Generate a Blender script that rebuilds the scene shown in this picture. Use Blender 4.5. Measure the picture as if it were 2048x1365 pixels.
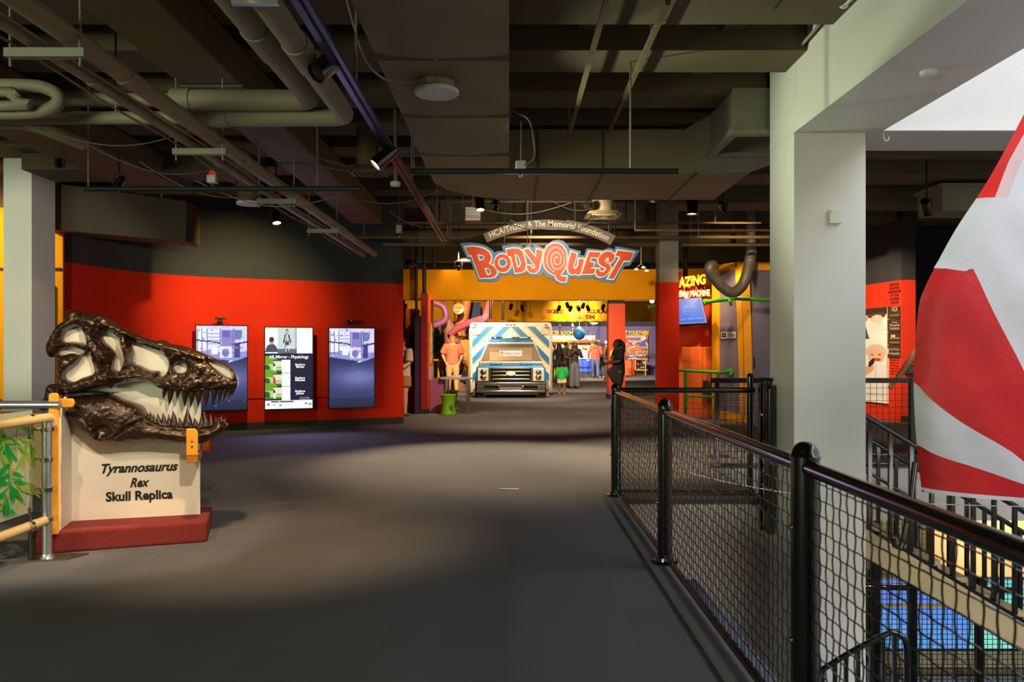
import bpy, bmesh, math, random
import numpy as np
from mathutils import Vector, Matrix, Euler, noise
from mathutils.geometry import delaunay_2d_cdt

random.seed(7)
R = math.radians
scene = bpy.context.scene
C = scene.collection
for _o in list(bpy.data.objects):
    bpy.data.objects.remove(_o)

# ------------------------------------------------------------------ camera
CAMZ, F, VX, VY = 1.4, 1560.0, 1018.0, 700.0
cam_data = bpy.data.cameras.new('camera')
cam_data.sensor_width = 36.0
cam_data.lens = 36.0 * F / 2048
cam_data.shift_x = (1024 - VX) / 2048
cam_data.shift_y = (VY - 682.5) / 2048
cam_data.clip_end = 200
cam_data.dof.use_dof = True
cam_data.dof.focus_distance = 9.0
cam_data.dof.aperture_fstop = 4.5
cam = bpy.data.objects.new('camera', cam_data)
C.objects.link(cam)
cam.location = (0, 0, CAMZ)
cam.rotation_euler = (R(90), 0, 0)
scene.camera = cam

# ------------------------------------------------------------------ world, exposure
world = bpy.data.worlds.new('world')
scene.world = world
world.use_nodes = True
world.node_tree.nodes['Background'].inputs[0].default_value = (0.75, 0.85, 1.0, 1)
world.node_tree.nodes['Background'].inputs[1].default_value = 0.25
vs = scene.view_settings
vs.view_transform = 'Standard'
vs.look = 'None'
vs.gamma = 1.0
vs.use_curve_mapping = False
vs.exposure = 0.0
scene.cycles.use_denoising = True
scene.cycles.max_bounces = 7
scene.cycles.diffuse_bounces = 3
scene.cycles.glossy_bounces = 3
scene.cycles.transmission_bounces = 4
scene.cycles.transparent_max_bounces = 6
scene.cycles.sample_clamp_indirect = 4.0
scene.cycles.caustics_reflective = False
scene.cycles.caustics_refractive = False

WARM = (1.0, 0.70, 0.38)
SOFT = (1.0, 0.75, 0.46)


def lamp_spot(loc, aim, power, angle=50, color=WARM, blend=0.5, size=0.05):
    l = bpy.data.lights.new('spot_lamp', 'SPOT')
    l.energy = power * 3.0
    l.color = color
    l.spot_size = R(angle)
    l.spot_blend = blend
    l.shadow_soft_size = size
    o = bpy.data.objects.new('spot_lamp', l)
    C.objects.link(o)
    o.location = loc
    o.rotation_euler = (Vector(aim) - Vector(loc)).to_track_quat('-Z', 'Y').to_euler()
    return o


def lamp_area(loc, aim, power, sx, sy, color=(1, 1, 1)):
    l = bpy.data.lights.new('area_lamp', 'AREA')
    l.shape = 'RECTANGLE'
    l.size, l.size_y = sx, sy
    l.energy = power
    l.color = color
    o = bpy.data.objects.new('area_lamp', l)
    C.objects.link(o)
    o.location = loc
    o.rotation_euler = (Vector(aim) - Vector(loc)).to_track_quat('-Z', 'Y').to_euler()
    return o


# daylight: the skylight over the atrium, and an added greenish lamp behind the camera
lamp_area((7.2, 0.2, 8.6), (7.2, 0.2, 0), 1450, 7.5, 12, (0.84, 0.91, 1.0))
lamp_area((-7.2, -5.3, 1.9), (-3.2, 2.0, 1.9), 650, 5.0, 2.8, (0.90, 1.0, 0.70))  # unseen greenish fill lamp, added just inside the back window


def at(px, py, Y):
    return Vector(((px - VX) / F * Y, Y, CAMZ + (VY - py) / F * Y))


def ground(px, py):
    Y = F * CAMZ / (py - VY)
    return at(px, py, Y)


# ------------------------------------------------------------------ materials
def lin(c):
    c = c / 255.0
    return c / 12.92 if c <= 0.04045 else ((c + 0.055) / 1.055) ** 2.4


def L3(rgb):
    return (lin(rgb[0]), lin(rgb[1]), lin(rgb[2]))


_mats = {}


def M(name, rgb, rough=0.6, metal=0.0, var=0.10, scale=6.0, bump=0.0, bscale=60.0, coat=0.0, stretch=None):
    if name in _mats:
        return _mats[name]
    m = bpy.data.materials.new(name)
    m.use_nodes = True
    nt = m.node_tree
    b = nt.nodes['Principled BSDF']
    b.inputs['Roughness'].default_value = rough
    b.inputs['Metallic'].default_value = metal
    if coat:
        b.inputs['Coat Weight'].default_value = coat
        b.inputs['Coat Roughness'].default_value = 0.08
    tc = nt.nodes.new('ShaderNodeTexCoord')
    src = tc.outputs['Object']
    if stretch:
        mp = nt.nodes.new('ShaderNodeMapping')
        mp.inputs['Scale'].default_value = stretch
        nt.links.new(src, mp.inputs['Vector'])
        src = mp.outputs['Vector']
    n = nt.nodes.new('ShaderNodeTexNoise')
    n.inputs['Scale'].default_value = scale
    n.inputs['Detail'].default_value = 4
    nt.links.new(src, n.inputs['Vector'])
    mix = nt.nodes.new('ShaderNodeMix')
    mix.data_type = 'RGBA'
    c = L3(rgb)
    mix.inputs[6].default_value = (*[max(0, x * (1 - 2 * var)) for x in c], 1)
    mix.inputs[7].default_value = (*[min(1, x * (1 + 2 * var)) for x in c], 1)
    nt.links.new(n.outputs['Fac'], mix.inputs[0])
    nt.links.new(mix.outputs[2], b.inputs['Base Color'])
    if bump:
        n2 = nt.nodes.new('ShaderNodeTexNoise')
        n2.inputs['Scale'].default_value = bscale
        n2.inputs['Detail'].default_value = 5
        nt.links.new(src, n2.inputs['Vector'])
        bp = nt.nodes.new('ShaderNodeBump')
        bp.inputs['Strength'].default_value = bump
        bp.inputs['Distance'].default_value = 0.01
        nt.links.new(n2.outputs['Fac'], bp.inputs['Height'])
        nt.links.new(bp.outputs['Normal'], b.inputs['Normal'])
    _mats[name] = m
    return m


def EM(name, rgb, strength=1.0):
    if name in _mats:
        return _mats[name]
    m = bpy.data.materials.new(name)
    m.use_nodes = True
    b = m.node_tree.nodes['Principled BSDF']
    b.inputs['Base Color'].default_value = (0.02, 0.02, 0.02, 1)
    b.inputs['Roughness'].default_value = 0.4
    b.inputs['Emission Color'].default_value = (*L3(rgb), 1)
    b.inputs['Emission Strength'].default_value = strength
    b.inputs['Specular IOR Level'].default_value = .08
    _mats[name] = m
    return m


def ATTR(name, emit=0.0, rough=0.4):
    """material that reads the painted colour attribute (flat print or a lit screen)"""
    if name in _mats:
        return _mats[name]
    m = bpy.data.materials.new(name)
    m.use_nodes = True
    nt = m.node_tree
    b = nt.nodes['Principled BSDF']
    a = nt.nodes.new('ShaderNodeAttribute')
    a.attribute_name = 'Col'
    b.inputs['Roughness'].default_value = rough
    if emit:
        b.inputs['Base Color'].default_value = (0.01, 0.01, 0.01, 1)
        nt.links.new(a.outputs['Color'], b.inputs['Emission Color'])
        b.inputs['Emission Strength'].default_value = emit
    else:
        nt.links.new(a.outputs['Color'], b.inputs['Base Color'])
    _mats[name] = m
    return m


def GLASS(name, rgb, alpha_mix=0.8, rough=0.05):
    if name in _mats:
        return _mats[name]
    m = bpy.data.materials.new(name)
    m.use_nodes = True
    nt = m.node_tree
    out = nt.nodes['Material Output']
    b = nt.nodes['Principled BSDF']
    b.inputs['Base Color'].default_value = (*L3(rgb), 1)
    b.inputs['Roughness'].default_value = rough
    tr = nt.nodes.new('ShaderNodeBsdfTransparent')
    tr.inputs[0].default_value = (*L3(rgb), 1)
    mx = nt.nodes.new('ShaderNodeMixShader')
    mx.inputs[0].default_value = alpha_mix
    nt.links.new(b.outputs[0], mx.inputs[1])
    nt.links.new(tr.outputs[0], mx.inputs[2])
    nt.links.new(mx.outputs[0], out.inputs[0])
    _mats[name] = m
    return m


# ------------------------------------------------------------------ mesh builder
class MB:
    def __init__(self):
        self.v, self.f, self.mi = [], [], []
        self.M = None
        self.cur = 0
        self.cuts = []

    def add(self, vs_, fs_):
        b = len(self.v)
        self.cuts.append((b, len(self.f)))
        if self.M is not None:
            vs_ = [self.M @ Vector(p) for p in vs_]
        self.v.extend(tuple(p) for p in vs_)
        self.f.extend(tuple(i + b for i in f) for f in fs_)
        self.mi.extend([self.cur] * len(fs_))
        return self

    def box(self, x0, x1, y0, y1, z0, z1):
        p = [(x0, y0, z0), (x1, y0, z0), (x1, y1, z0), (x0, y1, z0), (x0, y0, z1), (x1, y0, z1), (x1, y1, z1), (x0, y1, z1)]
        return self.add(p, [(3, 2, 1, 0), (4, 5, 6, 7), (0, 1, 5, 4), (1, 2, 6, 5), (2, 3, 7, 6), (3, 0, 4, 7)])

    def hexa(self, p):
        return self.add(p, [(3, 2, 1, 0), (4, 5, 6, 7), (0, 1, 5, 4), (1, 2, 6, 5), (2, 3, 7, 6), (3, 0, 4, 7)])

    def prism(self, poly, d0, d1, frame=None):
        """poly in (a,b); extruded along the third axis from d0 to d1. frame maps (a,b,d) -> point"""
        fr = frame or (lambda a, b, d: (a, b, d))
        n = len(poly)
        p = [fr(a, b, d0) for a, b in poly] + [fr(a, b, d1) for a, b in poly]
        fs_ = [tuple(range(n - 1, -1, -1)), tuple(range(n, 2 * n))]
        fs_ += [(i, (i + 1) % n, n + (i + 1) % n, n + i) for i in range(n)]
        return self.add(p, fs_)

    def tube(self, pts, r, n=8, caps=True, ell=None, round_caps=False):
        pts = [Vector(p) for p in pts]
        k = len(pts)
        rad = list(r) if isinstance(r, (list, tuple)) else [r] * k
        if round_caps:
            d0 = (pts[0] - pts[1]).normalized()
            d1 = (pts[-1] - pts[-2]).normalized()
            a, b = rad[0], rad[-1]
            pre = [(pts[0] + d0 * a * math.sin(t), max(a * math.cos(t), a * .12)) for t in (R(85), R(60), R(30))]
            post = [(pts[-1] + d1 * b * math.sin(t), max(b * math.cos(t), b * .12)) for t in (R(30), R(60), R(85))]
            pts = [p for p, _ in pre] + pts + [p for p, _ in post]
            rad = [q for _, q in pre] + rad + [q for _, q in post]
            if ell:
                ell = [ell[0]] * 3 + list(ell) + [ell[-1]] * 3
            k = len(pts)
        tang = []
        for i in range(k):
            a, b = pts[max(0, i - 1)], pts[min(k - 1, i + 1)]
            t = (b - a)
            tang.append(t.normalized() if t.length > 1e-9 else Vector((0, 0, 1)))
        t0 = tang[0]
        up = Vector((1, 0, 0)) if abs(t0.x) < 0.8 else Vector((0, 1, 0))
        u = (up - t0 * up.dot(t0)).normalized()
        vv = []
        for i in range(k):
            t = tang[i]
            u = (u - t * u.dot(t)).normalized()
            w = t.cross(u)
            e = ell[i] if ell else 1.0
            for j in range(n):
                an = 2 * math.pi * j / n
                vv.append(pts[i] + u * (rad[i] * math.cos(an)) + w * (rad[i] * e * math.sin(an)))
        fs_ = []
        for i in range(k - 1):
            for j in range(n):
                a, b = i * n + j, i * n + (j + 1) % n
                fs_.append((a, b, b + n, a + n))
        if caps:
            fs_.append(tuple(range(n - 1, -1, -1)))
            fs_.append(tuple((k - 1) * n + j for j in range(n)))
        return self.add(vv, fs_)

    def lathe(self, prof, n=20, loc=(0, 0, 0), rot=None, sx=1.0, sy=1.0):
        l = Vector(loc)
        vv = []
        for r, z in prof:
            for j in range(n):
                a = 2 * math.pi * j / n
                p = Vector((r * sx * math.cos(a), r * sy * math.sin(a), z))
                if rot is not None:
                    p = rot @ p
                vv.append(l + p)
        fs_ = []
        k = len(prof)
        for i in range(k - 1):
            for j in range(n):
                a, b = i * n + j, i * n + (j + 1) % n
                fs_.append((a, b, b + n, a + n))
        fs_.append(tuple(range(n - 1, -1, -1)))
        fs_.append(tuple((k - 1) * n + j for j in range(n)))
        return self.add(vv, fs_)

    def ball(self, c, r, nu=14, nv=9, rot=None):
        if not isinstance(r, (tuple, list)):
            r = (r, r, r)
        c = Vector(c)
        vv, fs_ = [], []
        for i in range(1, nv):
            th = math.pi * i / nv
            for j in range(nu):
                a = 2 * math.pi * j / nu
                p = Vector((r[0] * math.sin(th) * math.cos(a), r[1] * math.sin(th) * math.sin(a), r[2] * math.cos(th)))
                if rot is not None:
                    p = rot @ p
                vv.append(c + p)
        t, b = Vector((0, 0, r[2])), Vector((0, 0, -r[2]))
        if rot is not None:
            t, b = rot @ t, rot @ b
        vv += [c + t, c + b]
        T, B = len(vv) - 2, len(vv) - 1
        for i in range(nv - 2):
            for j in range(nu):
                a, b2 = i * nu + j, i * nu + (j + 1) % nu
                fs_.append((a, a + nu, b2 + nu, b2))
        for j in range(nu):
            fs_.append((T, j, (j + 1) % nu))
            q = (nv - 2) * nu
            fs_.append((B, q + (j + 1) % nu, q + j))
        return self.add(vv, fs_)

    def build(self, name, mats, parent=None, world=False, smooth=None, bevel=0.0, seg=2):
        me = bpy.data.meshes.new(name)
        me.from_pydata(self.v, [], self.f)
        if not isinstance(mats, (list, tuple)):
            mats = [mats]
        for m in mats:
            me.materials.append(m)
        if len(mats) > 1:
            me.polygons.foreach_set('material_index', self.mi)
        if smooth is not None:
            me.polygons.foreach_set('use_smooth', [True] * len(self.f))
            me.update()
            if smooth < 170:
                me.set_sharp_from_angle(angle=R(smooth))
        me.update()
        return link(name, me, parent, world, bevel, seg)


def link(name, me, parent=None, world=False, bevel=0.0, seg=2):
    o = bpy.data.objects.new(name, me)
    C.objects.link(o)
    if parent is not None:
        o.parent = parent
        if world and parent.type == 'EMPTY':
            mw = Matrix.Translation(parent.location) @ parent.rotation_euler.to_matrix().to_4x4()
            o.matrix_parent_inverse = mw.inverted()
    if bevel:
        b = o.modifiers.new('bevel', 'BEVEL')
        b.width = bevel
        b.segments = seg
        b.limit_method = 'ANGLE'
        b.angle_limit = R(40)
    return o


def tag(o, label=None, cat=None, group=None, kind=None):
    if label:
        o['label'] = label
    if cat:
        o['category'] = cat
    if group:
        o['group'] = group
    if kind:
        o['kind'] = kind
    return o


def thing(name, label, cat, loc=(0, 0, 0), rotz=0.0, group=None):
    o = bpy.data.objects.new(name, None)
    o.empty_display_size = 0.1
    C.objects.link(o)
    o.location = loc
    o.rotation_euler = (0, 0, rotz)
    return tag(o, label, cat, group)


def struct(o):
    o['kind'] = 'structure'
    return o


def copy_tree(o, parent=None):
    c = o.copy()
    C.objects.link(c)
    if parent is not None:
        c.parent = parent
    for ch in [x for x in bpy.data.objects if x.parent == o]:
        copy_tree(ch, c)
    return c


def P(parent, name, mat, fn, world=False, **k):
    """a part: fn fills a mesh builder"""
    mb = MB()
    fn(mb)
    return mb.build(name, mat, parent, world, **k)


def PS(parent, name, mat, fn, world=False, **k):
    """like P, but every piece that fn adds becomes a part of its own with the same name"""
    mb = MB()
    fn(mb)
    cuts = mb.cuts + [(len(mb.v), len(mb.f))]
    out = []
    for (v0, f0), (v1, f1) in zip(cuts[:-1], cuts[1:]):
        q = MB()
        q.v = mb.v[v0:v1]
        q.f = [tuple(i - v0 for i in f) for f in mb.f[f0:f1]]
        q.mi = [0] * len(q.f)
        out.append(q.build(name, mat, parent, world, **k))
    return out


ORD = ['first', 'second', 'third', 'fourth', 'fifth', 'sixth', 'seventh', 'eighth', 'ninth', 'tenth']


# ------------------------------------------------------------------ text and painted sheets
def text_mesh(s, size=1.0, extrude=0.0, bold=0.0, shear=0.0, align='CENTER', xscale=1.0, spacing=1.0, line=1.0):
    cu = bpy.data.curves.new('lettering', 'FONT')
    cu.body = s
    cu.size = size
    cu.extrude = extrude
    cu.offset = bold
    cu.shear = shear
    cu.align_x = align
    cu.space_character = spacing
    cu.space_line = line
    cu.resolution_u = 3
    o = bpy.data.objects.new('lettering', cu)
    me = bpy.data.meshes.new_from_object(o)
    bpy.data.objects.remove(o)
    bpy.data.curves.remove(cu)
    if xscale != 1.0:
        for v in me.vertices:
            v.co.x *= xscale
    return me


def frame(origin, xd, up=(0, 0, 1)):
    xd = Vector(xd).normalized()
    up = Vector(up)
    up = (up - xd * up.dot(xd)).normalized()
    n = xd.cross(up)
    m = Matrix((xd, up, n)).transposed().to_4x4()
    m.translation = Vector(origin)
    return m


def put_text(name, s, origin, xd, size, mat, parent, up=(0, 0, 1), fit=None, warp=None, world=True, **k):
    """fit = wanted width in metres"""
    me = text_mesh(s, size, **k)
    if fit:
        xs = [v.co.x for v in me.vertices]
        w = max(xs) - min(xs)
        if w > 0:
            for v in me.vertices:
                v.co.x *= fit / w
    if warp:
        for v in me.vertices:
            v.co = warp(v.co)
    me.transform(frame(origin, xd, up))
    me.materials.clear()
    me.materials.append(mat)
    me.update()
    return link(name, me, parent, world)


def curve_poly(name, loops, mat, parent, mtx, extrude=0.01, offset=0.0, world=True):
    """filled flat shape from closed loops (outer + holes), extruded"""
    cu = bpy.data.curves.new(name, 'CURVE')
    cu.dimensions = '2D'
    cu.fill_mode = 'BOTH'
    cu.extrude = extrude
    cu.offset = offset
    for lp in loops:
        sp = cu.splines.new('POLY')
        sp.points.add(len(lp) - 1)
        for q, p in zip(sp.points, lp):
            q.co = (p[0], p[1], 0, 1)
        sp.use_cyclic_u = True
    o = bpy.data.objects.new(name, cu)
    me = bpy.data.meshes.new_from_object(o)
    bpy.data.objects.remove(o)
    bpy.data.curves.remove(cu)
    me.name = name
    me.transform(mtx)
    me.materials.clear()
    me.materials.append(mat)
    me.update()
    return link(name, me, parent, world)


def smooth_loop(pts, k=4, closed=True):
    """Catmull-Rom through the points"""
    n = len(pts)
    out = []
    rng = range(n) if closed else range(n - 1)
    for i in rng:
        if closed:
            p0, p1, p2, p3 = pts[i - 1], pts[i], pts[(i + 1) % n], pts[(i + 2) % n]
        else:
            p0, p1, p2, p3 = pts[max(0, i - 1)], pts[i], pts[i + 1], pts[min(n - 1, i + 2)]
        for j in range(k):
            t = j / k
            out.append(tuple(0.5 * (2 * b + (c - a) * t + (2 * a - 5 * b + 4 * c - d) * t * t + (3 * b - a - 3 * c + d) * t ** 3)
                             for a, b, c, d in zip(p0, p1, p2, p3)))
    if not closed:
        out.append(tuple(pts[-1]))
    return out


class Canvas:
    """a small painted picture (flat print or a lit screen); x right 0..1, y down 0..1"""
    def __init__(self, w, h, bg):
        self.w, self.h = w, h
        self.a = np.zeros((h, w, 3))
        self.a[:] = bg
        self.Y, self.X = np.mgrid[0:h, 0:w]
        self.X = (self.X + .5) / w
        self.Y = (self.Y + .5) / h

    def _put(self, m, c, al=1.0):
        c = np.array(c, float)
        self.a[m] = self.a[m] * (1 - al) + c * al
        return self

    def rect(self, x0, y0, x1, y1, c, al=1.0):
        return self._put((self.X >= x0) & (self.X < x1) & (self.Y >= y0) & (self.Y < y1), c, al)

    def ell(self, cx, cy, rx, ry, c, al=1.0):
        return self._put(((self.X - cx) / rx) ** 2 + ((self.Y - cy) / ry) ** 2 < 1, c, al)

    def poly(self, pts, c, al=1.0):
        ins = np.zeros(self.X.shape, bool)
        n = len(pts)
        for i in range(n):
            (x1, y1), (x2, y2) = pts[i], pts[(i + 1) % n]
            if y1 == y2:
                continue
            cnd = ((y1 > self.Y) != (y2 > self.Y)) & (self.X < (x2 - x1) * (self.Y - y1) / (y2 - y1) + x1)
            ins ^= cnd
        return self._put(ins, c, al)

    def line(self, x0, y0, x1, y1, wd, c, al=1.0):
        dx, dy = x1 - x0, (y1 - y0)
        t = np.clip(((self.X - x0) * dx + (self.Y - y0) * dy) / max(dx * dx + dy * dy, 1e-9), 0, 1)
        d = np.hypot(self.X - x0 - t * dx, self.Y - y0 - t * dy)
        return self._put(d < wd, c, al)

    def glow(self, cx, cy, rx, ry, c, al=1.0):
        w = np.exp(-(((self.X - cx) / rx) ** 2 + ((self.Y - cy) / ry) ** 2))[..., None] * al
        self.a = self.a * (1 - w) + np.array(c, float) * w
        return self

    def vgrad(self, y0, y1, c0, c1):
        m = (self.Y >= y0) & (self.Y < y1)
        t = ((self.Y - y0) / (y1 - y0))[..., None]
        g = np.array(c0, float) * (1 - t) + np.array(c1, float) * t
        self.a[m] = g[m]
        return self

    def speck(self, amt, seed=1):
        rs = np.random.RandomState(seed)
        self.a = np.clip(self.a * (1 + (rs.rand(self.h, self.w, 1) - .5) * amt), 0, 255)
        return self

    def mesh(self, name, mtx, W, H, mat, parent, world=True, warp=None):
        """sheet of W x H metres, origin at its lower left in the frame mtx"""
        w, h = self.w, self.h
        gx, gy = np.meshgrid(np.linspace(0, W, w + 1), np.linspace(H, 0, h + 1))
        co = [Vector((x, y, 0)) for x, y in zip(gx.ravel(), gy.ravel())]
        if warp:
            co = [warp(p) for p in co]
        co = [mtx @ p for p in co]
        idx = np.arange((w + 1) * (h + 1)).reshape(h + 1, w + 1)
        fa = np.stack([idx[1:, :-1], idx[1:, 1:], idx[:-1, 1:], idx[:-1, :-1]], -1).reshape(-1, 4)
        me = bpy.data.meshes.new(name)
        me.from_pydata([tuple(p) for p in co], [], fa.tolist())
        at_ = me.color_attributes.new('Col', 'FLOAT_COLOR', 'CORNER')
        c = np.clip(self.a, 0, 255) / 255.0
        c = np.where(c <= .04045, c / 12.92, ((c + .055) / 1.055) ** 2.4).reshape(-1, 3)
        c4 = np.ones((c.shape[0], 4), np.float32)
        c4[:, :3] = c
        at_.data.foreach_set('color', np.repeat(c4, 4, axis=0).ravel())
        me.materials.append(mat)
        me.update()
        return link(name, me, parent, world)


def inside(pts, poly):
    x, y = pts[:, 0], pts[:, 1]
    ins = np.zeros(len(pts), bool)
    n = len(poly)
    for i in range(n):
        (x1, y1), (x2, y2) = poly[i], poly[(i + 1) % n]
        if y1 == y2:
            continue
        ins ^= ((y1 > y) != (y2 > y)) & (x < (x2 - x1) * (y - y1) / (y2 - y1) + x1)
    return ins


def dist_to(pts, loops):
    d = np.full(len(pts), 1e9)
    for lp in loops:
        n = len(lp)
        for i in range(n):
            a, b = np.array(lp[i]), np.array(lp[(i + 1) % n])
            ab = b - a
            l2 = (ab ** 2).sum()
            if l2 < 1e-14:
                continue
            t = np.clip(((pts - a) @ ab) / l2, 0, 1)
            q = a + t[:, None] * ab
            d = np.minimum(d, np.hypot(pts[:, 0] - q[:, 0], pts[:, 1] - q[:, 1]))
    return d


def densify(lp, step):
    out = []
    n = len(lp)
    for i in range(n):
        a, b = lp[i], lp[(i + 1) % n]
        k = max(1, int(math.ceil(math.hypot(b[0] - a[0], b[1] - a[1]) / step)))
        for j in range(k):
            out.append((a[0] + (b[0] - a[0]) * j / k, a[1] + (b[1] - a[1]) * j / k))
    return out


def relief(name, outer, holes, step, hfun, back, place, mat, parent, smooth=True, one_sided=False, world=True):
    """solid plate from an outline with holes: front raised by hfun(pts, distance to edge), flat back"""
    loops = [densify(outer, step)] + [densify(h, step) for h in holes]
    pts, edges = [], []
    for lp in loops:
        b = len(pts)
        pts += lp
        edges += [(b + i, b + (i + 1) % len(lp)) for i in range(len(lp))]
    xs = [p[0] for p in outer]
    ys = [p[1] for p in outer]
    g = []
    y, row = min(ys), 0
    while y < max(ys):
        x = min(xs) + (step / 2 if row % 2 else 0)
        while x < max(xs):
            g.append((x + random.uniform(-.15, .15) * step, y + random.uniform(-.15, .15) * step))
            x += step
        y += step * .87
        row += 1
    g = np.array(g)
    ok = inside(g, loops[0])
    for h in loops[1:]:
        ok &= ~inside(g, h)
    g = g[ok]
    d = dist_to(g, loops)
    g = g[d > step * .55]
    allp = pts + [tuple(p) for p in g]
    res = delaunay_2d_cdt([Vector(p) for p in allp], edges, [], 0, 1e-6)
    v2 = np.array([(p.x, p.y) for p in res[0]])
    fs_ = [tuple(f) for f in res[2]]
    cen = np.array([v2[list(f)].mean(axis=0) for f in fs_])
    ok = inside(cen, loops[0])
    for h in loops[1:]:
        ok &= ~inside(cen, h)
    fs_ = [f for f, k in zip(fs_, ok) if k]
    d = dist_to(v2, loops)
    hh = hfun(v2, d)
    front = [place(p[0], p[1], z) for p, z in zip(v2, hh)]
    n = len(front)
    if one_sided:
        vv, ff = front, fs_
    else:
        rear = [place(p[0], p[1], back) for p in v2]
        vv = front + rear
        ff = fs_ + [tuple(n + i for i in reversed(f)) for f in fs_]
        cnt = {}
        for f in fs_:
            for i in range(len(f)):
                e = (f[i], f[(i + 1) % len(f)])
                cnt[e] = cnt.get(e, 0) + 1
        for (a, b) in list(cnt):
            if (b, a) not in cnt:
                ff.append((b, a, n + a, n + b))
    me = bpy.data.meshes.new(name)
    me.from_pydata([tuple(p) for p in vv], [], ff)
    me.materials.append(mat)
    if smooth:
        me.polygons.foreach_set('use_smooth', [True] * len(ff))
        me.update()
        me.set_sharp_from_angle(angle=R(70))
    me.update()
    return link(name, me, parent, world)


def wire_net(o, ud, W, z0, z1, cell, r, amp, per, nrm=None, sides=4):
    """woven wire grid standing on a vertical plane: crimped wires both ways"""
    mb = MB()
    o, ud = Vector(o), Vector(ud).normalized()
    nrm = Vector(nrm) if nrm else ud.cross(Vector((0, 0, 1)))
    up = Vector((0, 0, 1))

    def wire(p0, d, length, side, phase):
        k = max(1, int(round(length / cell)) * per)
        vv, fs_ = [], []
        for i in range(k + 1):
            t = length * i / k
            off = amp * math.cos(math.pi * t / cell + phase)
            c = p0 + d * t + nrm * off
            for j in range(sides):
                a = 2 * math.pi * (j + .5) / sides
                vv.append(c + side * (r * math.cos(a)) + nrm * (r * math.sin(a)))
        for i in range(k):
            for j in range(sides):
                a, b = i * sides + j, i * sides + (j + 1) % sides
                fs_.append((a, b, b + sides, a + sides))
        mb.add(vv, fs_)
    nu = int(W / cell)
    nz = int((z1 - z0) / cell)
    for i in range(nu + 1):
        wire(o + ud * (i * cell + (W - nu * cell) / 2) + up * z0, up, z1 - z0, ud, math.pi * i)
    for j in range(nz + 1):
        wire(o + up * (z0 + j * cell + (z1 - z0 - nz * cell) / 2), ud, W, up, math.pi * (j + 1))
    return mb
# ------------------------------------------------------------------ palette
carpet = M('carpet', (95, 95, 101), 0.95, 0, 0.22, 260, 0.35, 420)


def tile_shift(m, size=.61, amt=.06):
    """each carpet tile gets its own slight shade"""
    nt = m.node_tree
    b = nt.nodes['Principled BSDF']
    src = b.inputs['Base Color'].links[0].from_socket
    tc = nt.nodes.new('ShaderNodeTexCoord')
    sc = nt.nodes.new('ShaderNodeVectorMath')
    sc.operation = 'SCALE'
    sc.inputs['Scale'].default_value = 1 / size
    fl_ = nt.nodes.new('ShaderNodeVectorMath')
    fl_.operation = 'FLOOR'
    wn = nt.nodes.new('ShaderNodeTexWhiteNoise')
    mr = nt.nodes.new('ShaderNodeMapRange')
    mr.inputs['To Min'].default_value = 1 - amt
    mr.inputs['To Max'].default_value = 1 + amt
    mx = nt.nodes.new('ShaderNodeMix')
    mx.data_type = 'RGBA'
    mx.blend_type = 'MULTIPLY'
    mx.inputs[0].default_value = 1
    nt.links.new(tc.outputs['Object'], sc.inputs[0])
    nt.links.new(sc.outputs[0], fl_.inputs[0])
    nt.links.new(fl_.outputs[0], wn.inputs['Vector'])
    nt.links.new(wn.outputs['Value'], mr.inputs['Value'])
    nt.links.new(src, mx.inputs[6])
    nt.links.new(mr.outputs[0], mx.inputs[7])
    nt.links.new(mx.outputs[2], b.inputs['Base Color'])


tile_shift(carpet)
m_red = M('red_paint', (204, 42, 20), 0.55, 0, 0.05, 3, 0.08, 150)
m_orange = M('orange_paint', (235, 98, 40), 0.5, 0, 0.05, 3)
m_dark = M('charcoal_paint', (46, 46, 50), 0.8, 0, 0.1, 3)
m_yellow = M('yellow_paint', (226, 158, 28), 0.5, 0, 0.08, 2)
m_gold = M('gold_paint', (218, 138, 2), 0.42, 0, 0.1, 2)
m_tan = M('tan_paint', (205, 165, 110), 0.7, 0, 0.06, 2)
m_brown = M('brown_paint', (96, 66, 40), 0.7, 0, 0.1, 3)
m_white = M('white_paint', (222, 220, 214), 0.6, 0, 0.03, 2, 0.06, 90)
m_grey = M('grey_paint', (150, 142, 128), 0.7, 0, 0.05, 2)
m_purple = M('purple_paint', (98, 88, 132), 0.6, 0, 0.06, 3)
m_slab = M('black_ceiling_paint', (92, 80, 58), 0.85, 0, 0.15, 2)
m_duct = M('duct_wrap', (132, 120, 92), 0.65, 0.0, 0.16, 1.6, 0.25, 9)
m_duct2 = M('brown_duct_paint', (100, 84, 56), 0.7, 0.0, 0.15, 2, 0.1, 12)
m_pipe = M('pipe_insulation', (150, 132, 104), 0.6, 0, 0.15, 3, 0.15, 20)
m_black = M('black_metal', (16, 16, 18), 0.28, 0.3, 0.1, 8)
m_gloss = M('black_gloss_enamel', (9, 9, 11), 0.16, 0.0, 0.1, 8, 0.03, 200, coat=0.6)
m_matte = M('black_matte', (22, 21, 22), 0.7, 0, 0.1, 8)
m_chrome = M('chrome', (205, 200, 192), 0.12, 1.0, 0.05, 5)
m_steel = M('aluminium_pipe', (196, 200, 205), 0.3, 0.9, 0.06, 20)
m_base = M('dark_baseboard', (40, 34, 34), 0.6)
m_olive = M('olive_plaster', (120, 112, 80), 0.8, 0, 0.1, 4, 0.1, 40)
m_beige = M('beige_stair_paint', (178, 160, 118), 0.7, 0, 0.08, 4)
m_cable = M('grey_cable', (120, 112, 104), 0.6)

for _m in (m_red, m_orange, m_yellow, m_gold):      # matt wall paint
    _m.node_tree.nodes['Principled BSDF'].inputs['Specular IOR Level'].default_value = .1
    _m.node_tree.nodes['Principled BSDF'].inputs['Roughness'].default_value = .75

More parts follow.
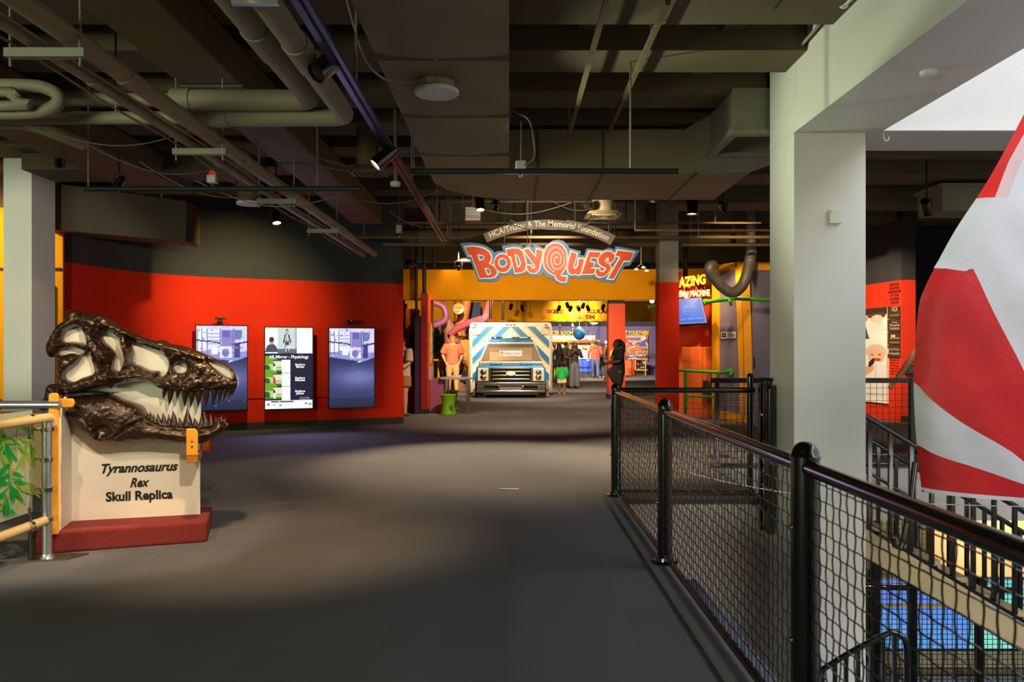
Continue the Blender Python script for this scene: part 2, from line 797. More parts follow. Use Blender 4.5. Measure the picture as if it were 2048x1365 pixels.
# ------------------------------------------------------------------ floor with the stair opening
fl = MB()
for x0, x1, y0, y1 in ((-10, .91, -6, 7.35), (-10, 2.42, 7.35, 9.35), (-10, 12, 9.35, 46)):
    fl.box(x0, x1, y0, y1, -.3, 0)
floor = struct(fl.build('floor', carpet))
struct(P(None, 'floor_lower', M('lower_carpet', (84, 92, 104), .95, 0, .2, 200), lambda m: m.box(-2, 14, -6, 18, -4.3, -4.0)))
ld = MB()
ld.box(.91, 1.75, .3, 7.3, -.95, -.75)
struct(ld.build('trim_1', M('landing_carpet', (96, 104, 118), .95, 0, .25, 200, .3, 400)))

# carpeted kerb under the railing
kb = MB()
kb.box(.905, 1.06, -2, 7.42, 0, .035)
kb.box(1.06, 2.42, 7.28, 7.42, 0, .035)
struct(kb.build('trim_2', carpet, bevel=.008))

# pale fascia below the floor edge, round the stair opening
fa = MB()
fa.box(.91, 2.42, 7.3, 7.35, -4, -.05)
fa.box(2.42, 12, 9.3, 9.35, -.64, -.02)
fa.box(2.37, 2.42, 7.35, 9.35, -4, -.02)
struct(fa.build('trim_3', M('fascia_paint', (206, 200, 190), .7)))

# ------------------------------------------------------------------ ceiling slab and concrete beams
cl = MB()
cl.box(-10, 3.15, -6, 46, 4.5, 4.7)
cl.box(3.15, 12, 6.55, 46, 4.5, 4.7)
struct(cl.build('ceiling', m_slab))
for k in range(11):
    y0 = .3 + k * 1.0
    b = P(None, 'ceiling_beam', m_slab, lambda m: m.box(-10, 2.41, y0, y0 + .5, 3.82, 4.5))
    struct(b)
for y0 in (12.2, 15.2, 18.2, 22, 26, 30, 35, 40):
    b = P(None, 'ceiling_beam', m_slab, lambda m: m.box(-10, 12, y0, y0 + .45, 3.9, 4.5))
    struct(b)
for x0 in (.55, 1.72):
    b = P(None, 'ceiling_beam', m_slab, lambda m: m.box(x0, x0 + .17, -5, 8.3, 3.98, 4.5))
    struct(b)

# ------------------------------------------------------------------ outer walls
struct(P(None, 'wall_left', m_tan, lambda m: m.box(-10.2, -10, -6, 46, 0, 4.5)))
struct(P(None, 'wall_right', m_white, lambda m: m.box(12, 12.2, -6, 46, -4, 9)))
bw = MB()
for x0, x1, z0, z1 in ((-10, -9.7, 0, 4.5), (-4.6, 12, -4, 9), (-9.7, -4.6, 0, .4), (-9.7, -4.6, 3.5, 4.5)):
    bw.box(x0, x1, -6.2, -6, z0, z1)
struct(bw.build('wall_back', m_tan))
w1 = struct(P(None, 'added_window', m_black, lambda m: [m.box(x, x + .06, -6.15, -6.05, .4, 3.5) for x in (-9.7, -8.4, -7.1, -5.9, -4.66)]))  # unseen window, added to go with the greenish lamp behind the camera
P(w1, 'window_pane', GLASS('window_glass', (235, 245, 235), .9), lambda m: m.box(-9.64, -4.66, -6.11, -6.09, .42, 3.48))
struct(P(None, 'wall_far', m_purple, lambda m: m.box(-10, 12, 44, 44.2, 0, 2.72)))
struct(P(None, 'wall_far_upper', m_dark, lambda m: m.box(-10, 12, 44.3, 44.5, 0, 4.5)))
struct(P(None, 'wall_yellow', m_yellow, lambda m: m.box(-10, -6.27, 10.96, 11.16, 0, 3.4)))
struct(P(None, 'wall_yellow_top', m_brown, lambda m: m.box(-10, -6.29, 10.98, 11.14, 3.4, 4.5)))
struct(P(None, 'door_1', m_brown, lambda m: m.box(-8.4, -7.22, 10.91, 10.96, 0, 2.38)))
struct(P(None, 'trim_4', m_dark, lambda m: [m.box(-10, -6.29, 10.93, 10.96, 2.52, 2.55), m.box(-6.42, -6.37, 10.91, 10.96, 0, 2.3)]))

# ------------------------------------------------------------------ curved red wall with charcoal top
WP = smooth_loop([(-6.25, 11.0), (-6.1, 11.9), (-5.79, 12.6), (-5.3, 13.15), (-4.7, 13.52), (-3.85, 13.9), (-2.87, 14.32), (-2.0, 14.75)], 5, False)


def strip(m, path, z0, z1, th, off=0.0):
    pts = [Vector((p[0], p[1], 0)) for p in path]
    n = len(pts)
    a, b = [], []
    for i, p in enumerate(pts):
        t = (pts[min(n - 1, i + 1)] - pts[max(0, i - 1)]).normalized()
        nn = Vector((t.y, -t.x, 0))          # towards the room
        a.append(p + nn * off)
        b.append(p + nn * (off - th))
    vv, ff = [], []
    for i in range(n):
        vv += [a[i] + Vector((0, 0, z0)), a[i] + Vector((0, 0, z1)), b[i] + Vector((0, 0, z1)), b[i] + Vector((0, 0, z0))]
    for i in range(n - 1):
        k = i * 4
        for j in range(4):
            ff.append((k + j, k + 4 + j, k + 4 + (j + 1) % 4, k + (j + 1) % 4))
    ff += [(0, 1, 2, 3), tuple((n - 1) * 4 + j for j in (3, 2, 1, 0))]
    m.add(vv, ff)


struct(P(None, 'wall_red', m_red, lambda m: strip(m, WP, 0, 2.64, .2), smooth=40))
struct(P(None, 'wall_red_upper', m_dark, lambda m: strip(m, WP, 2.64, 4.5, .2), smooth=40))
struct(P(None, 'baseboard_left', m_base, lambda m: strip(m, WP, 0, .13, .015, .015), smooth=40))
struct(P(None, 'trim_5', m_red, lambda m: strip(m, WP[17:33], .55, 1.66, .03, .03), smooth=40))
struct(P(None, 'door_2', m_red, lambda m: strip(m, WP[4:11], 0.02, 2.2, .012, .012), smooth=40))

# ------------------------------------------------------------------ columns and the white beams of the atrium
col_w = MB()
col_w.box(2.41, 3.02, 6.6, 7.21, -4, 3.24)
struct(col_w.build('column', m_white, bevel=.006))
struct(P(None, 'atrium_beam', m_white, lambda m: m.box(2.41, 3.145, -6, 6.55, 3.24, 4.9), bevel=.005))
struct(P(None, 'atrium_crossbeam', m_white, lambda m: m.box(2.41, 12, 6.55, 7.21, 3.24, 4.9), bevel=.005))
sh = MB()
sh.box(3.145, 12, 6.55, 6.75, 4.9, 8.8)
sh.box(2.95, 3.145, -6, 6.75, 4.9, 8.8)
struct(sh.build('wall_atrium', M('atrium_paint', (170, 172, 182), .7)))
struct(P(None, 'column', m_grey, lambda m: m.box(-6.42, -6.06, 9.9, 10.42, 0, 4.0), bevel=.006)).data.materials[0] = m_white
struct(P(None, 'column_cap', m_duct2, lambda m: m.box(-6.44, -6.04, 9.88, 10.44, 4.0, 4.5)))
# painted columns of the body exhibit
struct(P(None, 'column', m_red, lambda m: m.box(2.77, 3.14, 14.4, 14.77, 0, 2.65)))
struct(P(None, 'column_cap', m_grey, lambda m: m.box(2.78, 3.13, 14.41, 14.76, 2.65, 4.5)))
struct(P(None, 'baseboard_1', m_base, lambda m: m.box(2.75, 3.16, 14.38, 14.79, 0, .12)))
struct(P(None, 'column', M('orange_red_paint', (232, 78, 36), .5, 0, .05, 3), lambda m: m.box(2.85, 3.32, 22.3, 22.75, 0, 2.72)))
struct(P(None, 'column_cap', m_dark, lambda m: m.box(2.87, 3.3, 22.32, 22.73, 2.72, 4.5)))
struct(P(None, 'baseboard_2', m_base, lambda m: m.box(2.83, 3.34, 22.28, 22.77, 0, .12)))

# ------------------------------------------------------------------ curved yellow headers
hp = [(-4.6 + i * .5, 17.4 + .35 * math.sin(math.pi * i / 19)) for i in range(20)]
struct(P(None, 'wall_header', m_gold, lambda m: strip(m, hp, 2.53, 3.22, .2), smooth=40))
hp2 = [(-4 + i * .7, 30 + .5 * math.sin(math.pi * i / 17)) for i in range(18)]
struct(P(None, 'wall_header_far', m_yellow, lambda m: strip(m, hp2, 2.5, 3.3, .25), smooth=40))
struct(P(None, 'wall_side', m_yellow, lambda m: m.box(-6, -1.95, 31, 31.2, 0, 3.0)))
struct(P(None, 'wall_blue', M('navy_paint', (48, 62, 118), .6), lambda m: m.box(-1.68, -1.06, 29, 29.2, 0, 3.17)))
struct(P(None, 'wall_entry', m_red, lambda m: m.box(-8, -2.45, 18.6, 18.8, 0, 2.5)))

# ------------------------------------------------------------------ donor wall at the right, end face towards us
struct(P(None, 'wall_donor', M('donor_red', (216, 52, 26), .5, 0, .05, 3), lambda m: m.add(*(lambda q: (q, [(3, 2, 1, 0), (4, 5, 6, 7), (0, 1, 5, 4), (1, 2, 6, 5), (2, 3, 7, 6), (3, 0, 4, 7)]))(
    [(7.58, 15.06, 0), (7.85, 15.06, 0), (7.3, 19.9, 0), (7.0, 19.7, 0), (7.58, 15.06, 2.75), (7.85, 15.06, 2.75), (7.3, 19.9, 2.75), (7.0, 19.7, 2.75)]))))
struct(P(None, 'wall_donor_upper', m_dark, lambda m: m.add(*(lambda q: (q, [(3, 2, 1, 0), (4, 5, 6, 7), (0, 1, 5, 4), (1, 2, 6, 5), (2, 3, 7, 6), (3, 0, 4, 7)]))(
    [(7.58, 15.06, 2.75), (7.85, 15.06, 2.75), (7.3, 19.9, 2.75), (7.0, 19.7, 2.75), (7.58, 15.06, 4.5), (7.85, 15.06, 4.5), (7.3, 19.9, 4.5), (7.0, 19.7, 4.5)]))))
struct(P(None, 'wall_navy', M('midnight_paint', (40, 44, 70), .7), lambda m: m.box(7.9, 12, 17.5, 17.7, 0, 4.5)))
struct(P(None, 'baseboard_3', m_base, lambda m: m.box(7.57, 7.86, 15.04, 15.07, 0, .12)))

# ------------------------------------------------------------------ lower level seen through the stair opening
struct(P(None, 'ceiling_lower', m_olive, lambda m: m.box(2.42, 12, 9.35, 18, -.62, -.3)))
struct(P(None, 'wall_lower', m_olive, lambda m: [m.box(-2, 6.45, 14.0, 14.2, -4, -.62), m.box(6.45, 12, 14.0, 14.2, -2.7, -.62)]))
struct(P(None, 'wall_lower_left', m_white, lambda m: m.box(-2.2, -2, -6, 18, -4, -.3)))
struct(P(None, 'wall_lower_cream', m_tan, lambda m: [m.box(6.2, 11, 11.5, 11.6, -1.95, -.62)]))
struct(P(None, 'wall_low', m_tan, lambda m: m.box(-9, -4.72, 7.9, 8.05, 0, .76)))
# ceiling soffit beams beyond the cross-beam
for y0, z0 in ((8.2, 3.55), (9.6, 3.56), (11.2, 3.5)):
    struct(P(None, 'ceiling_beam', m_slab, lambda m: m.box(2.42, 12, y0, y0 + .6, z0, 4.5)))
# ------------------------------------------------------------------ ducts and pipes under the slab
def duct_seams(m, x0, x1, y0, y1, z, axis, step):
    k = int(((y1 - y0) if axis == 'y' else (x1 - x0)) / step)
    for i in range(1, k + 1):
        if axis == 'y':
            m.box(x0 - .006, x1 + .006, y0 + i * step - .02, y0 + i * step + .02, z - .008, z + .02)
        else:
            m.box(x0 + i * step - .012, x0 + i * step + .012, y0, y1, z - .008, z + .02)


d = thing('air_duct', 'wide brown cloth-wrapped duct running away overhead down the middle of the ceiling', 'duct', (-.43, 4, 3.3))


def big_duct(m):
    nx, ny = 9, 60
    vv, ff = [], []
    for j in range(ny + 1):
        for i in range(nx + 1):
            x = -.863 + .863 * i / nx
            y = -2 + 10.4 * j / ny
            sag = .022 * math.sin(math.pi * i / nx) * (1 - abs(math.sin(math.pi * y / 1.25)) ** 6)
            vv.append((x, y, 3.3 + .012 * noise.noise((x * 4, y * 3, 0)) - sag))
    for j in range(ny):
        for i in range(nx):
            a = j * (nx + 1) + i
            ff.append((a, a + nx + 1, a + nx + 2, a + 1))
    m.add(vv, ff)
    m.box(-.86, -.003, -2, 8.4, 3.33, 3.75)


P(d, 'body', m_duct, big_duct, True, smooth=40)
PS(d, 'seam', M('duct_seam_tape', (84, 74, 60), .7), lambda m: duct_seams(m, -.863, 0, -1.2, 8.3, 3.287, 'y', 1.25), True)
PS(d, 'hanger', m_cable, lambda m: [m.box(x, x + .02, y, y + .02, 3.7, 4.5) for x in (-.9, .0) for y in (2.2, 5.1, 7.9)], True)

d = thing('air_duct', 'brown duct crossing the ceiling left to right at the end of the wide middle duct', 'duct', (.8, 9.1, 3.3))


def cross_duct(m):
    pl = [(-.86, 8.4), (-.3, 8.38), (2.6, 8.38), (2.6, 9.9), (.3, 9.9), (-.35, 9.75), (-.72, 9.35), (-.86, 8.9)]
    m.prism(pl, 3.3, 3.78)


P(d, 'body', m_duct, cross_duct, True, bevel=.02)
PS(d, 'seam', M('duct_seam_tape', (84, 74, 60), .7), lambda m: [m.box(x, x + .025, 8.37, 9.9, 3.29, 3.8) for x in (.3, 1.0, 2.0)], True)
PS(d, 'hanger', m_cable, lambda m: [m.box(x, x + .02, 9.2, 9.22, 3.75, 4.5) for x in (-.2, .9, 1.9)], True)

d = thing('air_duct', 'pale box duct with an open grille on its underside beside the white column', 'duct', (2.4, 7.6, 3.42))
m_duct3 = M('pale_duct_paint', (132, 128, 108), .6, 0, .1, 3)
P(d, 'body', m_duct3, lambda m: [m.box(2.09, 3.0, 7.26, 7.29, 3.42, 3.84), m.box(2.09, 2.12, 7.29, 8.1, 3.42, 3.84), m.box(2.12, 3.0, 7.29, 8.1, 3.74, 3.84),
                                 m.hexa([(2.09, 8.1, 3.42), (3.0, 8.1, 3.42), (2.6, 8.37, 3.31), (1.9, 8.37, 3.31), (2.09, 8.1, 3.84), (3.0, 8.1, 3.84), (2.6, 8.37, 3.78), (1.9, 8.37, 3.78)])], True)
P(d, 'flange', m_duct3, lambda m: [m.box(2.05, 3.0, 7.22, 7.32, 3.40, 3.44), m.box(2.05, 3.0, 8.05, 8.15, 3.40, 3.44), m.box(2.05, 2.13, 7.32, 8.05, 3.40, 3.44)], True)
PS(d, 'hanger', m_cable, lambda m: [m.box(2.2, 2.22, 7.9, 7.92, 3.8, 4.5), m.box(2.8, 2.82, 7.9, 7.92, 3.8, 4.5)], True)

d = thing('air_duct', 'brown rectangular duct running away overhead between the pipes and the wide middle duct', 'duct', (-2.3, 6, 3.5))
P(d, 'body', m_duct2, lambda m: m.box(-2.6, -2.12, 1, 13, 3.5, 3.8), True, bevel=.01)
PS(d, 'seam', M('duct_seam_tape', (84, 74, 60), .7), lambda m: duct_seams(m, -2.6, -2.12, 1, 12.9, 3.49, 'y', 2.6), True)
PS(d, 'hanger', m_cable, lambda m: [m.box(-2.62, -2.6, y, y + .02, 3.6, 4.5) for y in (3, 6.1, 9.3)], True)

d = thing('air_duct', 'brown rectangular duct running away overhead, leftmost of the ceiling ducts', 'duct', (-4.6, 6, 3.5))
P(d, 'body', m_duct2, lambda m: m.box(-5.0, -4.25, 2, 10.5, 3.5, 3.8), True, bevel=.01)
PS(d, 'hanger', m_cable, lambda m: [m.box(-5.02, -5.0, y, y + .02, 3.6, 4.5) for y in (3, 6.1, 9.3)], True)

d = thing('air_duct', 'dark brown box duct crossing above the left column, ending before the red wall', 'duct', (-5.2, 10.8, 3.0))
P(d, 'body', M('dark_brown_duct', (62, 46, 30), .7), lambda m: m.hexa([(-6.4, 10.6, 3.05), (-4.55, 11.0, 2.92), (-4.55, 11.5, 2.92), (-6.4, 11.3, 3.05), (-6.4, 10.6, 3.7), (-4.55, 11.0, 3.5), (-4.55, 11.5, 3.5), (-6.4, 11.3, 3.7)]), True, bevel=.01)
PS(d, 'hanger', m_cable, lambda m: [m.box(-5, -4.98, 11.2, 11.22, 3.5, 4.5)], True)

d = thing('air_duct', 'small green-lit box duct hanging behind the red and white sail', 'duct', (5.9, 10.2, 3.2))
P(d, 'body', m_duct3, lambda m: [m.box(5.5, 7.4, 9.9, 10.5, 3.17, 3.5)], True, bevel=.01)
P(d, 'lip', m_duct3, lambda m: [m.box(5.46, 7.44, 9.86, 10.54, 3.47, 3.51)], True)

struct(P(None, 'ceiling_soffit', m_slab, lambda m: m.box(-6.0, -3.2, 9.6, 10.3, 3.62, 4.5)))

# pipes running away from the camera
for x, z, r, lab in ((-2.28, 3.03, .055, 'thick tan insulated pipe on the left overhead rack, the right one of its pair'),
                     (-2.47, 3.0, .035, 'slim tan pipe on the left overhead rack, the left one of its pair')):
    t = thing('ceiling_pipe', lab, 'pipe', (x, 6, z))
    P(t, 'pipe', m_pipe, lambda m: m.tube([(x, .8, z), (x, 13.2, z)], r, 12), True, smooth=50)
    PS(t, 'collar', m_pipe, lambda m: [m.tube([(x, y, z), (x, y + .05, z)], r * 1.12, 12) for y in (2.7, 4.6, 6.6, 8.6, 10.6)], True, smooth=50)
for i, (x, z, dz) in enumerate(((-2.36, 2.975, .0), (-2.56, 2.98, .02), (-2.16, 2.985, .015))):
    cb = MB()
    cb.tube([(x + .015 * math.sin(y * 1.3 + i), y, z - dz * math.sin(y * 1.57) ** 2) for y in np.linspace(1, 12.8, 60)], .007, 6)
    tag(cb.build('ceiling_cable', M('cable_tan', (128, 108, 84), .6), smooth=60), 'thin tan cable laid along the left overhead pipe rack, ' + ['between the two pipes', 'left of both pipes', 'right of both pipes'][i], 'cable', 'cables along the overhead pipe rack')
for k, y in enumerate((4.02, 6.02, 8.02, 10.02)):
    t = thing('pipe_hanger', ['pale cross bar with hanger rods under the left pipe rack, nearest one', 'pale cross bar with hanger rods under the left pipe rack, second one back', 'cross bar under the pipe rack near the horizontal black light bar, third one back', 'cross bar under the pipe rack at the far end near the red wall'][k], 'hanger', (-2.38, y, 2.95), 0, 'cross bars of the pipe rack')
    P(t, 'bar', m_duct3, lambda m: m.box(-.21, .2, -.025, .025, -.045, 0))
    for x in (-.19, .17):
        P(t, 'rod', m_cable, lambda m: m.tube([(x, 0, -.09), (x, 0, .548)], .008, 6))

m_pipe2 = M('pipe_insulation_green', (142, 136, 112), .6, 0, .12, 3, .15, 20)


def elbow(m, a, c, b, r, n=14, k=6):
    """tube a -> c -> b with a rounded corner at c"""
    a, b, c = Vector(a), Vector(b), Vector(c)
    q = r * 1.6
    p0 = c + (a - c).normalized() * q
    p1 = c + (b - c).normalized() * q
    pts = [a] + [p0 * (1 - t) ** 2 + c * 2 * t * (1 - t) + p1 * t * t for t in [i / k for i in range(k + 1)]] + [b]
    m.tube(pts, r, n)


for x, z, y, lab in ((-1.39, 3.16, 5.5, 'thick insulated pipe with an elbow to the left, left of the overhead pair'),
                     (-1.17, 3.08, 5.62, 'thick insulated pipe with an elbow to the left, right of the overhead pair')):
    t = thing('ceiling_pipe', lab, 'pipe', (x, y, z))
    r = .075 if x < -1.3 else .068
    P(t, 'pipe', m_pipe2, lambda m: elbow(m, (x, .5, z), (x, y, z), (x - 1.2 + (.22 if x < -1.3 else 0), y, z), r), True, smooth=50)
    PS(t, 'collar', m_pipe2, lambda m: [m.tube([(x, yy, z), (x, yy + .35, z)], r * 1.13, 14) for yy in (2.6, 4.25)] + [m.tube([(x - .85, y, z), (x - .98, y, z)], r * 1.1, 14)], True, smooth=50)
    PS(t, 'strap', m_steel, lambda m: [m.tube([(x + s, 3.6, z - r), (x + s, 3.6, 4.5)], .007, 6) for s in (-r - .02, r + .02)] + [m.box(x - r - .04, x + r + .04, 3.585, 3.615, z - r - .02, z - r)], True)

for k, (z, y, x0, x1, lab) in enumerate(((3.31, 5.95, -6.2, -2.2, 'pale horizontal pipe high at the far left, above the double bend'),
                                         (3.17, 5.95, -6.2, -2.25, 'pale horizontal pipe high at the far left, below the double bend'))):
    t = thing('ceiling_pipe', lab, 'pipe', ((x0 + x1) / 2, y, z))
    P(t, 'pipe', m_pipe2, lambda m: m.tube([(x0, y, z), (x1, y, z)], .05, 12), True, smooth=50)
    PS(t, 'strap', m_steel, lambda m: [m.tube([(x, y, z), (x, y, 4.5)], .008, 6) for x in (-5.5, -3.0)], True)
t = thing('ceiling_pipe', 'pale pipe folded in a double bend in front of the far left column', 'pipe', (-4, 5.5, 3.1))
P(t, 'pipe', m_pipe2, lambda m: m.tube(smooth_loop([(-6.2, 5.6, 3.30), (-4.2, 5.6, 3.30), (-3.5, 5.6, 3.30), (-3.3, 5.6, 3.27), (-3.23, 5.6, 3.2), (-3.3, 5.6, 3.13), (-3.5, 5.6, 3.10), (-4.2, 5.6, 3.10), (-6.2, 5.6, 3.10)], 5, False), .046, 12), True, smooth=50)
P(t, 'bend', m_pipe2, lambda m: m.tube(smooth_loop([(-6.2, 5.5, 3.22), (-3.7, 5.5, 3.22), (-3.52, 5.5, 3.2), (-3.47, 5.5, 3.15), (-3.6, 5.5, 3.12), (-6.2, 5.5, 3.12)], 4, False), .036, 12), True, smooth=50)
t = thing('ceiling_pipe', 'fat low pipe bending down beside the far left column', 'pipe', (-4, 6.2, 2.8))
P(t, 'pipe', m_pipe2, lambda m: m.tube(smooth_loop([(-6.3, 6.2, 3.21), (-4.1, 6.2, 3.21), (-3.8, 6.2, 3.19), (-3.65, 6.25, 3.15), (-3.55, 6.5, 3.12)], 5, False), .058, 12), True, smooth=50)

# long horizontal round pipes further back
for i, (y, z, r, x0, x1, lab) in enumerate(((15.6, 3.66, .16, -2.6, 6.8, 'fat dark horizontal pipe behind the hanging sign'),
                                            (14.0, 3.42, .03, -3.2, 6.4, 'slim horizontal pipe just above the hanging sign'),
                                            (14.6, 3.37, .035, -3.2, 6.4, 'slim horizontal pipe behind the top edge of the hanging sign'),
                                            (16.2, 4.05, .04, -3, 6, 'slim horizontal pipe high behind the arched sign'))):
    t = thing('ceiling_pipe', lab, 'pipe', (1, y, z))
    P(t, 'pipe', m_duct2, lambda m: m.tube([(x0, y, z), (x1, y, z)], r, 14), True, smooth=50)
    PS(t, 'strap', m_cable, lambda m: [m.tube([(x, y, z), (x, y, 4.5)], .012, 5) for x in np.arange(x0 + .6, x1, 1.5)], True)

# thin conduits along the depth on the right
for i, (xa, za, y0, y1, w, lab) in enumerate(((.62, 3.6, 1.5, 8.2, .018, 'thin brown conduit running away overhead right of the wide duct'),
                                              (1.62, 3.45, 1.5, 4.73, .022, 'pale lighting rail hanging high right of the middle'),
                                              (1.06, 3.7, 5.2, 8.2, .018, 'short dark conduit running away between the right ceiling beams'))):
    t = thing('ceiling_conduit', lab, 'conduit', (xa, y0, za))
    P(t, 'rail', m_duct3 if i == 1 else m_duct2, lambda m: [m.box(xa - w, xa + w, y0, y1, za, za + .04)] + ([m.box(xa - w - .03, xa - w - .015, y0, y1, za - .01, za + .03)] if i == 1 else []), True)
    PS(t, 'rod', m_cable, lambda m: [m.tube([(xa, y, za + .02), (xa, y, 4.5)], .009, 6) for y in (y0 + .6, (y0 + y1) / 2, y1 - .15)], True)

# conduit on the atrium beam
t = thing('beam_conduit', 'white conduit dropping down the white beam and turning towards the opening', 'conduit', (2.36, 4.3, 3.8))
c0 = at(1688, 54, 3.52)
P(t, 'pipe', m_white, lambda m: elbow(m, (2.36, 3.52 * 2.36 / c0.x, 4.5), (2.36, 3.52 * 2.36 / c0.x, 2.86 + .98), (2.36, 3.18, 2.86 + .98), .026), True, smooth=50)
P(t, 'elbow', m_white, lambda m: m.ball((2.36, 3.52 * 2.36 / c0.x, 3.845), .04), True, smooth=180)
P(t, 'clip', m_white, lambda m: m.box(2.36, 2.41, 3.2, 3.24, 3.8, 3.88), True)
cb = MB()
cb.tube(smooth_loop([(2.37, 6.55, 3.86), (2.36, 5.6, 3.9), (2.34, 5.2, 4.0), (2.35, 4.9, 4.12), (2.36, 3.5, 4.2), (2.37, 2.0, 4.25)], 6, False), .014, 6)
tag(cb.build('beam_cable', m_grey, smooth=60), 'grey cable running along the top of the white beam', 'cable')
t = thing('ceiling_hook', 'small white hook under the corner of the skylight opening', 'hook', (3.2, 6.6, 3.2))
P(t, 'hook', m_white, lambda m: m.tube([(3.18, 6.62, 3.26), (3.18, 6.62, 3.2), (3.2, 6.62, 3.17), (3.22, 6.62, 3.18), (3.225, 6.62, 3.21)], .006, 6), True)
t = thing('ceiling_sensor', 'small flat white sensor under the white beam', 'sensor', (2.77, 5.1, 3.2))
P(t, 'body', m_white, lambda m: m.lathe([(.03, 0), (.05, .015), (.055, .04)], 16, (2.77, 5.15, 3.2)), True, smooth=40)
t = thing('wall_box', 'small white electrical box on the front of the white column', 'box', (2.73, 6.58, 2.5))
P(t, 'cover', m_white, lambda m: m.box(2.70, 2.805, 6.57, 6.6, 2.465, 2.585), True, bevel=.006)
P(t, 'screw', m_grey, lambda m: m.ball((2.718, 6.569, 2.567), .005), True)

# ------------------------------------------------------------------ track, bars, speaker, sensors
t = thing('lighting_track', 'long black lighting track with a blue sheen running away overhead', 'track', (-.95, 5, 3.0))
PS(t, 'rail', M('track_blue_sheen', (52, 44, 92), .25, .5), lambda m: [m.box(-1.0, -.965, 1.2, 11.5, 3.0, 3.03), m.box(-.945, -.92, 1.2, 11.5, 3.0, 3.03)], True)  # violet-blue sheen on the black rails is put into their colour
PS(t, 'rod', m_cable, lambda m: [m.tube([(-.96, y, 3.03), (-.96, y, 4.5)], .009, 6) for y in (2.5, 4.9, 7.7, 10.4)], True)
for nm, x0, x1, y, z, lab in (('light_bar', -.83, 1.42, 6.55, 2.9, 'black pipe bar hanging under the wide middle duct'),
                              ('light_bar', -3.87, -1.35, 7.12, 2.87, 'black pipe bar hanging in front of the red wall')):
    t = thing(nm, lab, 'bar', ((x0 + x1) / 2, y, z))
    P(t, 'pipe', m_matte, lambda m: m.tube([(x0, y, z), (x1, y, z)], .024, 10), True, smooth=50)
    PS(t, 'rod', m_cable, lambda m: [m.tube([(x, y, z), (x, y, (3.3 if x < 0 else 3.83) if y < 7 else 4.5)], .008, 6) for x in (x0 + .03, x1 - .4)], True)
for px, py, Y, lab, rosy in ((1042, 338, 6.55, 'grey sensor box with a striped stem on the bar under the wide duct', 0), (425, 366, 7.3, 'pale grey sensor box with a red beacon on the left bar', 1), (798, 466, 12.5, 'small grey sensor box with a striped stem left of the hanging sign', 0)):
    c = at(px, py, Y)
    t = thing('sensor_box', lab, 'sensor', c)
    s = Y / 6.55
    P(t, 'housing', M('sensor_grey', (186, 184, 186), .5), lambda m: m.box(-.045, .045, -.04, .04, -.005, .065 * s), bevel=.012)
    P(t, 'stem', m_chrome, lambda m: m.lathe([(.012, -.07), (.016, -.06), (.016, -.05), (.01, -.048), (.01, -.035), (.016, -.033), (.016, -.02), (.01, -.018), (.01, -.004)], 10), smooth=30)
    if rosy:
        P(t, 'beacon', EM('beacon_red', (200, 50, 25), .6), lambda m: m.lathe([(.035, .066), (.032, .1), (.015, .12)], 12), smooth=50)
    else:
        P(t, 'rod', m_cable, lambda m: m.tube([(0, 0, .06), (0, 0, 4.5 - c.z if Y > 7 else .4)], .006, 6))
cb = MB()
c = at(1042, 338, 6.5)
cb.tube(smooth_loop([tuple(c + Vector((.03, 0, .03))), tuple(c + Vector((.11, 0, .1))), tuple(c + Vector((.1, 0, .28))), tuple(c + Vector((.06, .1, .45))), (.02, 6.8, 3.5), (.01, 6.9, 3.7)], 6, False), .008, 6)
tag(cb.build('ceiling_cable', m_cable, smooth=60), 'grey cable looping from the wide duct down to a sensor box', 'cable')
t = thing('ceiling_speaker', 'round white ceiling speaker hanging under the wide middle duct', 'speaker', (-.51, 5.5, 3.19))
P(t, 'can', M('speaker_can', (150, 148, 118), .5), lambda m: m.lathe([(.128, .04), (.125, .1), (.122, .12)], 32), smooth=40)
P(t, 'grille', M('speaker_grille', (226, 226, 224), .6, 0, .03, 40, .2, 500), lambda m: m.lathe([(.15, .012), (.158, .02), (.158, .036), (.13, .042)], 36), smooth=40)
PS(t, 'screw', m_grey, lambda m: [m.ball((.105 * math.cos(a), .105 * math.sin(a), .012), .005, 6, 4) for a in (0.6, 2.2, 3.8, 5.3)])
P(t, 'terminal_box', M('speaker_can', (150, 148, 118), .5), lambda m: m.box(-.06, 0, -.135, -.11, .05, .11))
cb = MB()
cb.tube(smooth_loop([(-.63, 5.46, 3.27), (-.74, 5.42, 3.26), (-.9, 5.4, 3.3), (-1.0, 5.2, 3.45), (-1.05, 4.5, 3.9)], 6, False), .009, 6)
tag(cb.build('ceiling_cable', m_grey, smooth=60), 'pale cable hanging down to the round white speaker', 'cable')
t = thing('ceiling_speaker', 'round pink-lit ceiling speaker high in front of the red wall', 'speaker', at(497, 410, 9.5))
P(t, 'can', m_duct2, lambda m: m.lathe([(.13, .03), (.13, .4)], 24), smooth=40)
P(t, 'grille', M('speaker_grille', (226, 226, 224), .6), lambda m: m.lathe([(.14, 0), (.145, .03)], 24), smooth=40)
t = thing('smoke_detector', 'small cream smoke detector beside the lighting track', 'detector', at(791, 370, 8))
P(t, 'body', m_white, lambda m: m.lathe([(.02, -.02), (.05, -.012), (.055, .012), (.05, .03)], 20), smooth=40)
P(t, 'stem', m_cable, lambda m: m.tube([(0, 0, .02), (0, 0, 1.4)], .02, 8))

